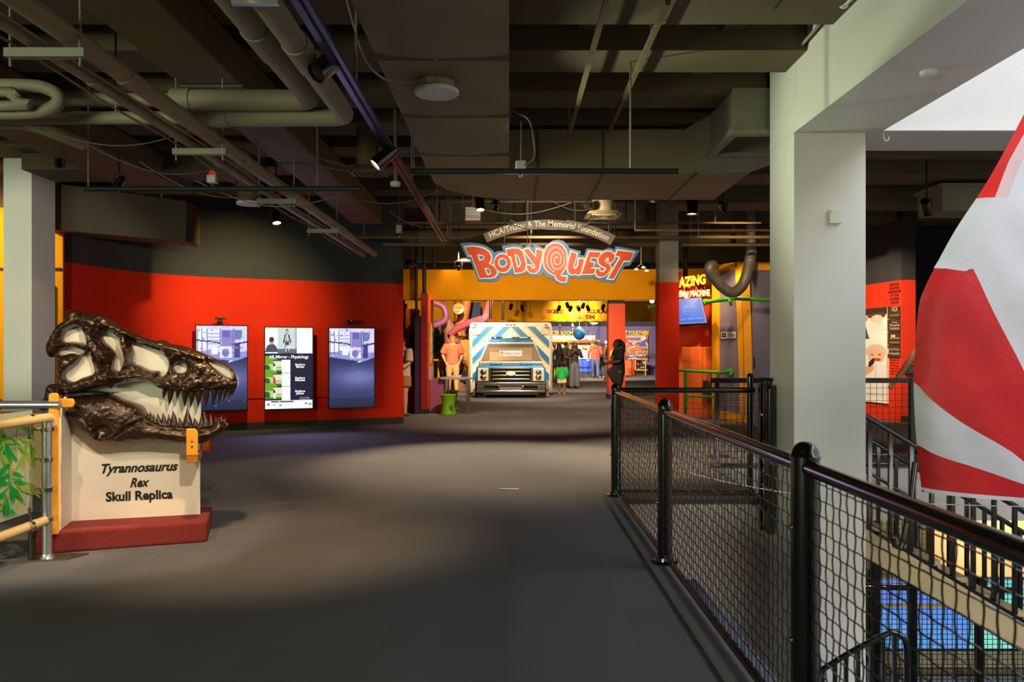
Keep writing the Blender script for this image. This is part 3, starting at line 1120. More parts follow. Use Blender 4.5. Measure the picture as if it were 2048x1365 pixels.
for i in range(6):
    a = at(60 + i * 110, 250 + (i * 37) % 130, 6 + .4 * i)
    b = a + Vector((random.uniform(.8, 1.8), random.uniform(.5, 1.5), random.uniform(-.05, .35)))
    cb = MB()
    cb.tube([a.lerp(b, k / 14) - Vector((0, 0, .18 * math.sin(math.pi * k / 14))) for k in range(15)], .006, 5)
    tag(cb.build('ceiling_cable', m_cable, smooth=60), 'thin loose cable sagging among the left ceiling pipes, ' + ORD[i] + ' from the left', 'cable', 'loose cables among the left ceiling pipes')
for i in range(6):
    a = at(700 + i * 80, 395 + (i * 29) % 70, 11 + .3 * i)
    b = a + Vector((random.uniform(.8, 1.7), random.uniform(-.3, .6), random.uniform(-.15, .15)))
    cb = MB()
    cb.tube([a.lerp(b, k / 14) - Vector((0, 0, .15 * math.sin(math.pi * k / 14))) for k in range(15)], .007, 5)
    tag(cb.build('ceiling_cable', m_cable, smooth=60), 'thin loose cable sagging near the ceiling above the hanging sign, ' + ORD[i] + ' from the left', 'cable', 'loose cables above the hanging sign')
for i, (x0, x1, y, z) in enumerate(((-1.9, 3.6, 12.6, 3.78), (-1.6, 4.8, 13.2, 3.92), (-2.2, 4.4, 13.6, 3.6))):
    t = thing('ceiling_conduit', ['thin conduit crossing above the arched sign, lowest of three', 'thin conduit crossing above the arched sign, topmost of three', 'thin conduit crossing above the arched sign, rearmost of three'][i], 'conduit', (1, y, z))
    P(t, 'rail', m_duct2, lambda m: m.box(x0, x1, y, y + .03, z, z + .03), True)
    PS(t, 'rod', m_cable, lambda m: [m.tube([(x, y + .015, z), (x, y + .015, 4.5)], .008, 5) for x in np.arange(x0 + .3, x1, 1.1)], True)
t = thing('ceiling_frame', 'pale strip of conduit with a drop rod, right of the arched sign', 'conduit', (2.5, 12.2, 3.4))
a, b = at(1270, 461, 12.2), at(1545, 463, 12.2)
P(t, 'rail', M('brass_rail', (190, 150, 96), .4, .4), lambda m: m.box(a.x, b.x, 12.18, 12.22, a.z - .014, a.z + .014), True)
P(t, 'rod', m_grey, lambda m: m.tube([(a.x, 12.2, a.z), (a.x, 12.2, 4.5)], .012, 6), True)

# vents
for px, py, Y, s, lab in ((1205, 433, 11.6, .26, 'square yellow-lit ceiling diffuser above the arched sign'), (735, 346, 8.6, .2, 'dark square ceiling diffuser beside the lighting track')):
    c = at(px, py, Y)
    t = thing('air_diffuser', lab, 'vent', c)
    m_v = M('diffuser_paint', (196, 176, 128), .5) if s > .25 else m_duct2
    P(t, 'frame', m_v, lambda m: [m.hexa([(-s, -s, 0), (s, -s, 0), (s, s, 0), (-s, s, 0), (-s * .75, -s * .75, .06), (s * .75, -s * .75, .06), (s * .75, s * .75, .06), (-s * .75, s * .75, .06)])])
    P(t, 'neck', m_v, lambda m: m.lathe([(s * .6, .05), (s * .6, .3), (s * .6, 4.5 - c.z)], 20), smooth=40)
    for k in range(3):
        q = s * (.78 - .22 * k)
        PS(t, 'blade', m_v, lambda m: [m.box(-q, q, -q, -q + .02, -.015, 0), m.box(-q, q, q - .02, q, -.015, 0), m.box(-q, -q + .02, -q, q, -.015, 0), m.box(q - .02, q, -q, q, -.015, 0)])
t = thing('louvre_panel', 'cream louvred box hanging left above the arched sign', 'vent', at(946, 430, 12.9))
P(t, 'body', m_tan, lambda m: m.box(-.125, .125, -.05, .05, -.1, .12))
for k in range(6):
    P(t, 'slat', m_white, lambda m: m.box(-.12, .12, -.065, -.05, -.09 + k * .035, -.068 + k * .035))
P(t, 'rod', m_cable, lambda m: m.tube([(0, 0, .1), (0, 0, 1.0)], .01, 6))


# ------------------------------------------------------------------ spotlights: can, yoke, lens; the lamp itself sits in the can
def spotlight(loc, aim, label, power=0, angle=45, color=WARM, r=.055, L=.17, top=None, mat=None, group=None, glow=9.0, blend=.6):
    loc, aim = Vector(loc), Vector(aim)
    t = thing('spotlight', label, 'spotlight', loc, 0, group)
    d_ = (aim - loc).normalized()
    rot = d_.to_track_quat('Z', 'Y').to_matrix()
    P(t, 'can', mat or m_gloss, lambda m: m.lathe([(r * .35, -L * .62), (r * .8, -L * .55), (r, -L * .3), (r, L * .5), (r * .93, L * .5), (r * .9, L * .40), (r * .3, L * .38)], 20, (0, 0, 0), rot), smooth=35)
    lens = EM('lamp_lens_lit', (255, 226, 190), glow) if power else M('lamp_lens_dark', (30, 28, 26), .1)
    P(t, 'lens', lens, lambda m: m.lathe([(r * .9, L * .41), (r * .5, L * .43), (r * .1, L * .435)], 20, (0, 0, 0), rot), smooth=60)
    side = Vector((1, 0, 0))
    h = .12
    P(t, 'yoke', m_matte, lambda m: [m.tube([side * (r + .008), side * (r + .008) + Vector((0, 0, h * .8)), Vector((0, 0, h)), side * (-r - .008) + Vector((0, 0, h * .8)), side * (-r - .008)], .006, 6)])
    tp = (top if top else 4.5) - loc.z
    P(t, 'stem', m_matte, lambda m: m.tube([(0, 0, h * .95), (0, 0, max(tp, h + .02))], .012, 8))
    if power:
        lamp_spot(loc + d_ * (L * .5 + .02), aim, power, angle, color, blend, r * .7)
    return t


g0 = 'spotlights on the lighting track'
spotlight(at(652, 132, 4.4), (-2.5, 3.0, 1.2), 'big glossy black spotlight on the track beside the overhead pipes, unlit', 0, r=.06, L=.17, top=3.02)
spotlight(at(768, 315, 6.2), (-2.75, 5.55, 1.15), 'lit black spotlight on the track aimed towards the dinosaur skull', 160, 34, WARM, r=.055, L=.2, top=3.02)
spotlight(at(121, 318, 8.6), (-5.9, 9.9, 1.6), 'lit spotlight peeking out beside the top of the left column', 8, 40, WARM, top=3.5)
spotlight(at(552, 435, 10.0), (-2.3, 9.1, 0), 'lit spotlight hanging in front of the red wall above the screens', 30, 62, (1.0, .70, .34))
lamp_spot((-3.4, 10.45, 3.6), at(475, 615, 13.3), 260, 60, (1.0, .80, .34), 1.0)  # extra lamp without a can, added for the hot spot on the red wall
spotlight(at(238, 368, 8.5), (-6, 9.6, 1.5), 'dark spotlight with a thin lit rim near the left column', 0, r=.045, L=.16, top=3.5)
spotlight(at(960, 408, 11.0), (-.2, 9.9, 0), 'lit spotlight hanging left above the arched sign', 330, 75, SOFT, r=.06, L=.2)
spotlight(at(991, 410, 11.2), (-.3, 14, 2.2), 'round-backed black spotlight next to the lit one above the arched sign', 0, r=.055, L=.14)
spotlight(at(1174, 412, 11.2), (1.0, 9.0, 3.2), 'round-backed black spotlight beside the yellow-lit ceiling diffuser', 0, r=.055, L=.14)
spotlight(at(1384, 412, 10.6), (2.4, 10.4, 0), 'large lit downlight hanging right of the arched sign', 200, 75, SOFT, r=.075, L=.24)
spotlight(at(1446, 413, 10.9), (3.6, 12, 3.0), 'slanted black spotlight right of the large lit downlight', 0, r=.05, L=.17)
spotlight(at(1853, 415, 9.2), (6.6, 11.5, 1.4), 'black spotlight with a lit rim beyond the white column', 90, 55, WARM, r=.06, L=.2)
spotlight(at(917, 533, 15.8), (-1.0, 17.4, 2.9), 'twin-rimmed black spotlight in front of the yellow header, left of the sign', 0, r=.07, L=.2)
spotlight(at(820, 527, 15.6), (-1.6, 17.0, 2.9), 'black spotlight hanging at the right edge of the charcoal wall', 0, r=.08, L=.2)
spotlight(at(1466, 480, 14.6), (4.4, 15.6, 1.6), 'black spotlight over the purple and yellow exhibit', 60, 60, WARM, r=.06, L=.2)
for i, (px, py) in enumerate(((1022, 614), (1045, 617), (1118, 617), (1135, 611), (1141, 618), (1157, 617), (1166, 612), (1176, 617), (1206, 615))):
    spotlight(at(px, py, 29.0), (at(px, 0, 29).x + (.3 if i % 2 else -.2), 29.6, 2.3), 'small black spotlight before the far yellow header, ' + ORD[i] + ' from the left', 0, r=.07, L=.2, group='row of spotlights before the far yellow header')

# unseen spot lamps without fixtures, added to light the room and exhibits
lamp_spot((2.5, 28.6, 3.35), (2.6, 30.1, 2.9), 290, 75, SOFT, .8)
lamp_spot((2.0, 31.0, 3.4), (2.9, 34.0, 2.0), 110, 60, (1, .9, .75), .8)
lamp_spot((.2, 18.6, 3.7), (.1, 23.0, .9), 540, 62, SOFT, .7)
lamp_spot((-1.0, 15.7, 3.3), (-.6, 17.5, 2.6), 46, 120, (1, .86, .5), .8)
lamp_spot((2.2, 15.5, 3.3), (2.0, 17.4, 2.6), 44, 120, (1, .86, .5), .8)
lamp_spot((.72, 10.3, 3.3), (.72, 12.5, 3.05), 62, 85, (1.0, .84, .66), .7)
lamp_spot((-1.2, 21.5, 3.9), (-1.8, 26.5, 1.3), 620, 70, SOFT, .7)
lamp_spot((2.3, 24.5, 3.8), (2.2, 28.0, .6), 480, 80, SOFT, .8)
lamp_spot((3.4, 33, 3.8), (4.2, 39, 1.2), 1300, 90, SOFT, .8)
lamp_spot((1.5, 34, 3.8), (7.5, 43.0, 1.4), 1500, 80, (.95, .85, .9), .8)
lamp_spot((2.2, 18.4, 3.8), (3.05, 22.3, 2.2), 210, 45, WARM, .7)
lamp_spot((2.3, 12.6, 3.9), (3.0, 14.5, 1.6), 40, 50, WARM, .7)
lamp_spot((3.6, 12.4, 3.9), (4.6, 15.8, 1.6), 190, 65, WARM, .7)
lamp_spot((3.5, 15.0, 3.3), (3.85, 16.5, 1.3), 75, 80, (1, .66, .26), .7)
lamp_spot((5.0, 13.4, 3.4), (7.45, 15.9, 1.7), 330, 60, SOFT, .7)
lamp_spot((-.6, 2.75, 2.85), (-2.75, 5.6, .6), 112, 34, (1, .85, .64), .4, .02)
lamp_spot((-2.7, 3.4, 2.75), (-2.6, 5.7, 1.3), 45, 46, SOFT, .5, .02)
lamp_spot((-1.9, 2.85, 2.9), (-3.15, 4.9, .7), 45, 36, (1, .92, .75), .6)  # added out of frame to brighten the bamboo print
lamp_spot((-4.9, 6.4, 3.6), (-4.6, 7.4, 0), 260, 70, (1, .8, .5), .7)
lamp_spot((-4.5, 4.0, 2.75), (-6.2, 10.2, 2.2), 190, 30, (.98, 1.0, .74), .6)
lamp_spot((-.3, 7.15, 2.8), (2.41, 5.5, 3.25), 72, 84, (.88, 1.0, .66), .9)  # added in mid-air to brighten the side of the white beam
lamp_spot((-1.78, 4.7, 3.4), (-1.75, 5.75, 0), 150, 56, (1, .66, .33), .95)
lamp_spot((.8, 13.0, 3.85), (.3, 16.0, 0), 330, 90, (1, .66, .42), .9)
lamp_spot((1.9, 20.0, 3.85), (1.9, 21.5, 0), 200, 95, (1, .7, .5), .9)
lamp_spot((-1.3, 17.7, 3.6), (-1.4, 17.75, 0.8), 70, 70, WARM, .8)
lamp_spot((-7.4, 9.3, 3.6), (-7.0, 11.25, 2.2), 90, 80, (1.0, .74, .3), .8)
# ------------------------------------------------------------------ dinosaur skull on its stand
UD = Vector((.962, .272, 0)).normalized()
ND = Vector((UD.y, -UD.x, 0))
PL = Vector((-3.19, 5.69, 0))


def sk(px, py, w):
    """photo point -> (u, v) on the plane w in front of the backing board"""
    dx, dz = (px - VX) / F, (VY - py) / F
    den = ND.x * dx + ND.y
    num = ND.dot(PL) + w
    t = num / den
    p = Vector((dx * t, t, CAMZ + dz * t))
    return ((p - PL).dot(UD), p.z)


def skz(pts, w=.12):
    return [sk(80 + x / 4.551, 600 + y / 4.551, w) for x, y in pts]


def plane(u, v, w):
    return PL + UD * u + ND * w + Vector((0, 0, v))


bone = M('bronze_bone', (52, 33, 19), .27, .35, .45, 9, 1.0, 42, coat=.35)
bone_d = M('dark_bone', (40, 34, 32), .3, .3, .2, 9, .6, 30)
tooth_m = M('dark_tooth', (46, 27, 17), .28, .2, .2, 12, .1, 40)
board = M('stand_white', (226, 216, 200), .6, 0, .03, 3)
s_yel = M('stand_yellow', (226, 146, 26), .5, 0, .1, 6)

t = thing('skull_stand', 'white display board on a dark red carpeted plinth holding the dinosaur skull', 'stand', PL)
BASE = [(-3.25, 5.31), (-2.195, 5.67), (-2.375, 6.24), (-3.43, 5.88)]


def plinth(m):
    m.prism(BASE, 0.0, .15)


rc = M('maroon_carpet', (128, 38, 34), .95, 0, .25, 120, .8, 180)
P(t, 'plinth', rc, plinth, True, bevel=.02, seg=3)
out_b = [(0, .15), (.875, .15), (.875, 1.2), (0, 1.2)]
P(t, 'board', board, lambda m: m.prism(out_b, -.025, 0, lambda a, b, d: plane(a, b, d)), True)
P(t, 'wing', board, lambda m: m.prism([(.0, .15), (.36, .15), (.34, 1.0), (.0, 1.1)], -.02, .0, lambda a, b, d: plane(d, b, a)), True)
yw = plane(-.03, 0, .36)
P(t, 'post', s_yel, lambda m: m.prism([(-.03, .14), (.03, .14), (.03, 1.09), (.018, 1.105), (-.018, 1.105), (-.03, 1.09)], .36, .385, lambda a, b, d: plane(a - .02, b, d)), True, bevel=.004)
q = skz([(150, 940)], .3)[0]
P(t, 'clip', s_yel, lambda m: m.prism([(-.02, -.03), (.075, -.03), (.085, .0), (.075, .03), (-.02, .03)], .29, .33, lambda a, b, d: plane(q[0] + a + .03, q[1] + b, d)), True, bevel=.006)
b0, b1 = sk(373, 858, .3), sk(396, 926, .3)
br = P(t, 'bracket', s_yel, lambda m: m.prism([(b0[0], b1[1] + .055), (b1[0], b1[1] + .055), (b1[0], b0[1] - .03), (b1[0] - .02, b0[1]), (b0[0], b0[1])], .29, .315, lambda a, b, d: plane(a, b, d)), True, bevel=.004)
P(br, 'bolt', m_black, lambda m: [m.ball(plane((b0[0] + b1[0]) / 2, b0[1] - dz, .316), .007) for dz in (.09, .13)])
P(t, 'shelf_bracket', M('stand_ochre', (160, 104, 22), .55), lambda m: [m.prism([(b0[0], b1[1]), (b1[0], b1[1]), (b1[0], b1[1] + .055), (b0[0], b1[1] + .055)], .0, .31, lambda a, b, d: plane(a, b, d))], True, bevel=.004)
ink = M('black_lettering', (14, 12, 12), .6)
for s, cx, by, wpx, shr in (('Tyrannosaurus', 277, 944, 153, .32), ('Rex', 277, 974, 39, .32), ('Skull Replica', 279, 1000, 134, 0)):
    u, v = sk(cx, by, .003)
    u0, _ = sk(cx - wpx / 2, by, .003)
    u1, _ = sk(cx + wpx / 2, by, .003)
    put_text('lettering', s, plane(u, v, .003), UD, .094, ink, t, fit=u1 - u0, shear=shr, bold=.003, extrude=.001)

CR = [(230, 180), (235, 110), (290, 88), (345, 95), (370, 125), (440, 122), (470, 140), (520, 125), (580, 150), (640, 190), (690, 230), (800, 285), (950, 345), (1050, 375), (1120, 365), (1180, 400), (1300, 420), (1420, 465), (1530, 510), (1640, 560), (1720, 610), (1775, 670), (1798, 740), (1790, 800), (1700, 815), (1560, 825), (1430, 835), (1330, 850), (1230, 840), (1130, 825), (1050, 790), (980, 755), (880, 745), (780, 760), (690, 775), (650, 810), (600, 785), (500, 800), (400, 825), (300, 850), (200, 850), (130, 850), (150, 780), (165, 640), (150, 510), (90, 525), (60, 480), (55, 420), (90, 340), (150, 240), (200, 200)]
CH = [[(205, 350), (240, 285), (330, 245), (380, 270), (412, 340), (425, 395), (390, 400), (310, 380), (230, 385)],
      [(170, 490), (210, 450), (300, 435), (405, 470), (360, 500), (290, 485), (200, 505)],
      [(445, 450), (460, 520), (495, 640), (470, 680), (380, 710), (310, 745), (240, 725), (225, 690), (250, 650), (330, 590), (390, 510)],
      [(565, 295), (640, 300), (700, 340), (730, 430), (765, 540), (735, 640), (680, 640), (665, 600), (690, 500), (640, 430), (580, 370)],
      [(825, 385), (950, 425), (1080, 470), (1150, 530), (1170, 600), (1140, 680), (1090, 700), (1085, 650), (1000, 645), (930, 610), (840, 560), (855, 470)],
      [(1215, 620), (1235, 585), (1275, 572), (1320, 585), (1335, 620), (1320, 655), (1275, 668), (1235, 655)],
      [(1510, 535), (1600, 570), (1700, 620), (1750, 680), (1745, 715), (1690, 700), (1620, 650), (1550, 590)]]
JW = [(165, 1000), (170, 960), (260, 910), (400, 890), (520, 880), (640, 868), (740, 910), (900, 960), (940, 1000), (980, 1060), (1060, 1110), (1160, 1140), (1300, 1150), (1450, 1155), (1560, 1150), (1600, 1120), (1600, 1090), (1640, 1085), (1690, 1130), (1705, 1155), (1640, 1220), (1520, 1290), (1400, 1315), (1200, 1300), (1000, 1285), (800, 1295), (640, 1310), (540, 1300), (440, 1240), (330, 1150), (250, 1060), (180, 1015)]
JH = [[(220, 975), (290, 970), (340, 1000), (310, 1018), (240, 1005)],
      [(515, 1200), (580, 1170), (620, 1185), (600, 1215), (555, 1225), (545, 1265), (530, 1250), (545, 1220)]]


top = [(200, 830), (190, 640), (180, 480), (150, 400), (190, 290), (280, 190), (420, 160), (560, 200), (680, 290), (900, 370), (1120, 430), (1400, 490), (1560, 540), (1690, 600), (1775, 690), (1775, 780), (1470, 800), (1462, 1160), (180, 1160)]
P(t, 'backing', board, lambda m: m.prism(skz(top, .0), -.024, .001, lambda a, b, d: plane(a, b, d)), True)

low = [(1760, 765), (1500, 790), (1250, 790), (1080, 750), (980, 715), (780, 715), (690, 725), (500, 760), (300, 810), (190, 815)]
P(t, 'infill', board, lambda m: m.prism(skz(top[:-3] + low, .085), .0, .085, lambda a, b, d: plane(a, b, d)), True)
for h_ in (0, 1):
    P(t, 'jaw_patch', board, lambda m: m.prism(skz([[(205, 965), (350, 965), (350, 1030), (205, 1030)], [(495, 1150), (640, 1150), (640, 1285), (495, 1285)]][h_], .1), .03, .1, lambda a, b, d: plane(a, b, d)), True)


def ridge(p, line, width, height):
    ln = skz(line)
    d = np.full(len(p), 1e9)
    for a, b in zip(ln[:-1], ln[1:]):
        a, b = np.array(a), np.array(b)
        ab = b - a
        tt = np.clip(((p - a) @ ab) / (ab @ ab), 0, 1)
        q = a + tt[:, None] * ab
        d = np.minimum(d, np.hypot(*(p - q).T))
    return height * np.exp(-(d / width) ** 2)


def fbm(p, sc, oc=4):
    return np.array([noise.fractal((a * sc, b * sc, .3), 1.0, 2.1, oc) for a, b in p])


def pits(p, sc):
    return np.array([noise.voronoi((a * sc, b * sc, 0))[0][0] for a, b in p])


def h_cran(p, d):
    r = .075
    x = np.clip(d / r, 0, 1)
    h = .115 + .10 * np.sqrt(1 - (1 - x) ** 2)
    h += ridge(p, [(690, 250), (850, 330), (1050, 400), (1250, 450), (1500, 540)], .016, .035)
    h += ridge(p, [(560, 620), (640, 690), (760, 710), (950, 690), (1100, 740)], .022, .035)
    h += ridge(p, [(450, 300), (480, 420), (600, 520), (660, 580)], .028, .045)
    h += ridge(p, [(760, 320), (790, 450), (800, 560), (760, 640)], .02, .04)
    h += ridge(p, [(560, 150), (620, 220), (660, 250)], .03, .05)
    h -= ridge(p, [(450, 450), (520, 530), (600, 580)], .013, .05)
    h -= ridge(p, [(760, 320), (900, 390), (1100, 440)], .012, .035)
    h += ridge(p, [(400, 140), (480, 200), (520, 260)], .02, .03)
    us = (p[:, 0] - p[:, 0].min()) / (np.ptp(p[:, 0]))
    rough = .35 + .65 * np.clip((us - .45) * 2.4, 0, 1) + .5 * np.exp(-((us - .33) / .07) ** 2)
    f = fbm(p + 9, 9, 2) * .014 + fbm(p, 22) * .018 + fbm(p + 3, 42, 3) * .016 * rough - pits(p, 34) * .036 * rough
    return h + f * np.clip(d / .02, 0, 1)


def h_jaw(p, d):
    x = np.clip(d / .1, 0, 1)
    h = .115 + .11 * np.sqrt(1 - (1 - x) ** 2)
    h += ridge(p, [(880, 980), (960, 1080), (1100, 1150), (1500, 1180)], .014, .028)
    h -= ridge(p, [(700, 1240), (860, 1130), (960, 1090)], .01, .02)
    h -= ridge(p, [(300, 1040), (420, 1070), (480, 1160)], .008, .018)
    return h + (fbm(p, 14) * .010 + fbm(p + 5, 40, 3) * .005 - pits(p, 22) * .006) * np.clip(d / .02, 0, 1)


sk_t = thing('dinosaur_skull', 'glossy bronze brown tyrannosaur skull replica with open jaws mounted on the white board', 'skull', plane(.5, 1.0, .1))
relief('cranium', smooth_loop(skz(CR), 2), [smooth_loop(skz(h), 3) for h in CH], .0085, h_cran, .02, plane, bone, sk_t)
relief('lower_jaw', smooth_loop(skz(JW), 2), [smooth_loop(skz(h), 3) for h in JH], .0085, h_jaw, .03, plane, bone, sk_t)
QD = [(5, 1000), (0, 960), (45, 880), (65, 800), (100, 770), (165, 800), (175, 850), (120, 910), (80, 995), (40, 1008)]
relief('quadrate', smooth_loop(skz(QD), 3), [], .011, lambda p, d: .14 + .06 * np.sqrt(np.clip(d / .05, 0, 1)) + fbm(p, 20) * .02, .02, plane, bone_d, sk_t)
HK = [(210, 840), (420, 835), (640, 850), (560, 880), (300, 900), (200, 880)]
relief('jaw_hinge', smooth_loop(skz(HK), 3), [], .011, lambda p, d: .1 + .05 * np.sqrt(np.clip(d / .04, 0, 1)) + fbm(p, 20) * .01, .01, plane, bone_d, sk_t)


def tooth(bx, by, tx, ty, w, w0):
    (u0, v0), (u1, v1) = skz([(bx, by)], w0)[0], skz([(tx, ty)], w0)[0]
    hw = w / 4.551 * .0038 * .5
    mb = MB()
    pts, rad = [], []
    for k in range(7):
        s = k / 6
        bend = .012 * s * s
        pts.append(plane(u0 + (u1 - u0) * s - bend, v0 + (v1 - v0) * s, w0 - .02 * s * s))
        rad.append(max(hw * (1 - s ** 1.6) * (1.05 - .1 * s), .0015))
    mb.tube(pts, rad, 10, ell=[.8] * 7)
    mb.build('tooth', tooth_m, sk_t, True, smooth=80)


for a in ((1135, 825, 1130, 905, 42), (1190, 825, 1185, 965, 58), (1255, 835, 1255, 910, 40), (1320, 835, 1326, 980, 60), (1385, 835, 1382, 980, 58), (1445, 830, 1450, 978, 64), (1512, 820, 1516, 990, 64), (1587, 820, 1580, 962, 62), (1642, 815, 1640, 945, 48), (1692, 810, 1684, 925, 46), (1735, 808, 1724, 902, 40), (1765, 805, 1752, 880, 34)):
    tooth(*a, .135)
for a in ((985, 1070, 985, 1030, 30), (1010, 1085, 1012, 1018, 34), (1042, 1100, 1042, 1040, 30), (1080, 1115, 1080, 1038, 44), (1127, 1125, 1130, 1030, 50), (1172, 1140, 1182, 1042, 44), (1220, 1145, 1222, 1008, 64), (1278, 1150, 1276, 1072, 44), (1345, 1150, 1350, 992, 84), (1412, 1155, 1416, 1075, 50), (1468, 1155, 1480, 1045, 50), (1512, 1155, 1502, 1008, 64), (1557, 1145, 1562, 1034, 54), (1605, 1115, 1600, 1062, 30), (1650, 1110, 1662, 1042, 34), (1682, 1130, 1696, 1068, 30)):
    tooth(*a, .14)

# ------------------------------------------------------------------ pipe barrier with the bamboo screen
t = thing('pipe_barrier', 'aluminium pipe railing on a steel foot plate with a clear bamboo printed screen', 'barrier', (-3.08, 5.2, 0))
m_tanp = M('tan_pipe', (205, 178, 128), .4, .2, .06, 6)
plate = MB()
plate.prism([(-.28, -.16), (.16, -.13), (.2, .13), (-.16, .12)], 0, .012)
P(t, 'foot_plate', M('steel_plate', (112, 108, 92), .35, .8, .15, 12), lambda m: m.prism([(-.22, -.1), (.14, -.02), (.21, .13), (-.1, .12)], 0, .012))
P(t, 'post', m_steel, lambda m: m.tube([(0, 0, .012), (0, 0, .97)], .031, 18), smooth=50)
P(t, 'weld_collar', m_steel, lambda m: m.lathe([(.045, .012), (.036, .03), (.034, .04)], 18), smooth=50)
P(t, 'stub', M('dark_stub', (62, 58, 48), .4, .6), lambda m: m.lathe([(.022, .012), (.022, .17), (.026, .172), (.026, .2), (.02, .205)], 14, (-.1, .0, 0)), smooth=40)
P(t, 'top_rail', m_steel, lambda m: m.tube([(-1.6, .12, 1.025), (.02, .12, 1.025)], .028, 16), smooth=50)
P(t, 'side_rail', m_tanp, lambda m: elbow(m, (.02, -2.6, .95), (.02, .02, .95), (.02, .03, .9), .03, 16), smooth=50)
P(t, 'low_rail', m_tanp, lambda m: m.tube([(.0, -2.6, .265), (.0, .0, .265)], .03, 16), smooth=50)
for z in (.27, .47, .67, .87):
    c = P(t, 'clamp', m_chrome, lambda m: m.lathe([(.034, z - .014), (.041, z - .012), (.041, z + .012), (.034, z + .014)], 18), smooth=40)
    P(c, 'bolt', m_chrome, lambda m: [m.tube([(-.03, 0, z), (-.08, -.01, z)], .008, 8), m.ball((-.085, -.01, z), .014, 8, 6)])
for y, z, s in ((-.22, .95, -1), (-.22, .265, 1)):
    c = P(t, 'clamp', m_chrome, lambda m: m.tube([(.01, y, z), (.01, y + .03, z)], .037, 16), smooth=40)
    P(c, 'bolt', m_chrome, lambda m: [m.tube([(.01, y + .015, z), (.01, y + .015, z + .11 * s)], .009, 8), m.ball((.01, y + .015, z + .11 * s), .015, 8, 6)])
c = P(t, 'clamp', m_chrome, lambda m: m.tube([(-.42, .12, 1.025), (-.39, .12, 1.025)], .036, 16), smooth=40)
P(c, 'bolt', m_chrome, lambda m: [m.tube([(-.405, .12, 1.025), (-.405, .12, .93)], .012, 8)])
sc = P(t, 'screen', GLASS('clear_acrylic', (222, 226, 212), .72), lambda m: m.box(-.075, -.07, -2.5, -.045, .33, 1.0))
def leafmat(n, rgb):
    m = M(n, rgb, .5)
    nt = m.node_tree
    b = nt.nodes['Principled BSDF']
    tl = nt.nodes.new('ShaderNodeBsdfTranslucent')
    tl.inputs[0].default_value = (*L3(rgb), 1)
    mx = nt.nodes.new('ShaderNodeMixShader')
    mx.inputs[0].default_value = .65
    nt.links.new(b.outputs[0], mx.inputs[1])
    nt.links.new(tl.outputs[0], mx.inputs[2])
    nt.links.new(mx.outputs[0], nt.nodes['Material Output'].inputs[0])
    return m


greens = [leafmat('bamboo_green', (30, 178, 92)), leafmat('bamboo_lime', (150, 200, 70)), leafmat('bamboo_olive', (178, 196, 104))]
rb = random.Random(3)
layer = [0]


def bamboo(kind, y0, z0, hgt, n, ln):
    m = MB()
    m.box(-.0698, -.0690, y0 - .003, y0 + .003, z0 - hgt, z0)
    for i in range(n):
        zz = z0 - hgt * rb.random() * .8
        sgn = rb.choice((-1, 1))
        a = R(rb.uniform(15, 85))
        L = ln * rb.uniform(.6, 1.1)
        d_ = Vector((0, sgn * math.cos(a) * 1.25, -math.sin(a)))
        nn = Vector((0, d_.z, -d_.y)).normalized() * L * .11
        layer[0] += 1
        o_ = Vector((-.0685 + .00025 * (layer[0] % 120), y0 + rb.uniform(-.02, .02), zz))
        mid = o_ + d_ * L * .45
        m.add([o_, mid + nn, o_ + d_ * L, mid - nn], [(0, 1, 2, 3)])
    m.build('bamboo_print', greens[kind], sc)['kind'] = 'stuff'


for y0 in (-.12, -.26, -.45, -.62, -.9, -1.2, -1.6, -2.1):
    bamboo(2, y0, .78, .4, 8, .19)
    bamboo(1, y0 + .05, .98, .3, 7, .16)
for y0 in (-.5, -.34, -.75, -1.05, -1.5, -1.9):
    bamboo(0, y0, .92, .18, 9, .17)
    bamboo(0, y0 + .05, .7, .2, 10, .18)
    bamboo(0, y0, .5, .14, 6, .16)
# small orange sign peeking out behind the stand
t = thing('floor_sign', 'small orange and yellow box peeking out behind the skull stand', 'box', at(412, 884, 10.5))
P(t, 'body', m_orange, lambda m: m.box(-.06, .05, 0, .1, -.13, .09), bevel=.01)
P(t, 'mark', m_gold, lambda m: m.box(-.03, .04, -.004, 0, -.06, -.02))
# white paper scrap on the carpet
t = ground(1018, 979)
o = P(None, 'paper_strip', M('paper_white', (232, 232, 228), .7), lambda m: m.add(
    [(t.x - .095, t.y + .02, .002), (t.x + .09, t.y - .005, .002), (t.x + .1, t.y - .02, .012), (t.x + .09, t.y - .035, .002), (t.x - .095, t.y - .015, .004),
     (t.x - .095, t.y + .02, .006), (t.x + .09, t.y - .005, .007), (t.x + .1, t.y - .02, .017), (t.x + .09, t.y - .035, .007), (t.x - .095, t.y - .015, .009)],
    [(4, 3, 2, 1, 0), (5, 6, 7, 8, 9), (0, 1, 6, 5), (1, 2, 7, 6), (2, 3, 8, 7), (3, 4, 9, 8), (4, 0, 5, 9)]))
tag(o, 'short white strip of paper lying on the dark carpet', 'paper')
# ------------------------------------------------------------------ hanging signs
SY = 12.5


def z1(pts):
    return [(910 + x / 9.1, 430 + y / 9.1) for x, y in pts]


def z2(pts):
    return [(1090 + x / 9.1, 430 + y / 9.1) for x, y in pts]


def sg(pts, Y=SY):
    return [((px - VX) / F * Y, CAMZ + (VY - py) / F * Y) for px, py in pts]


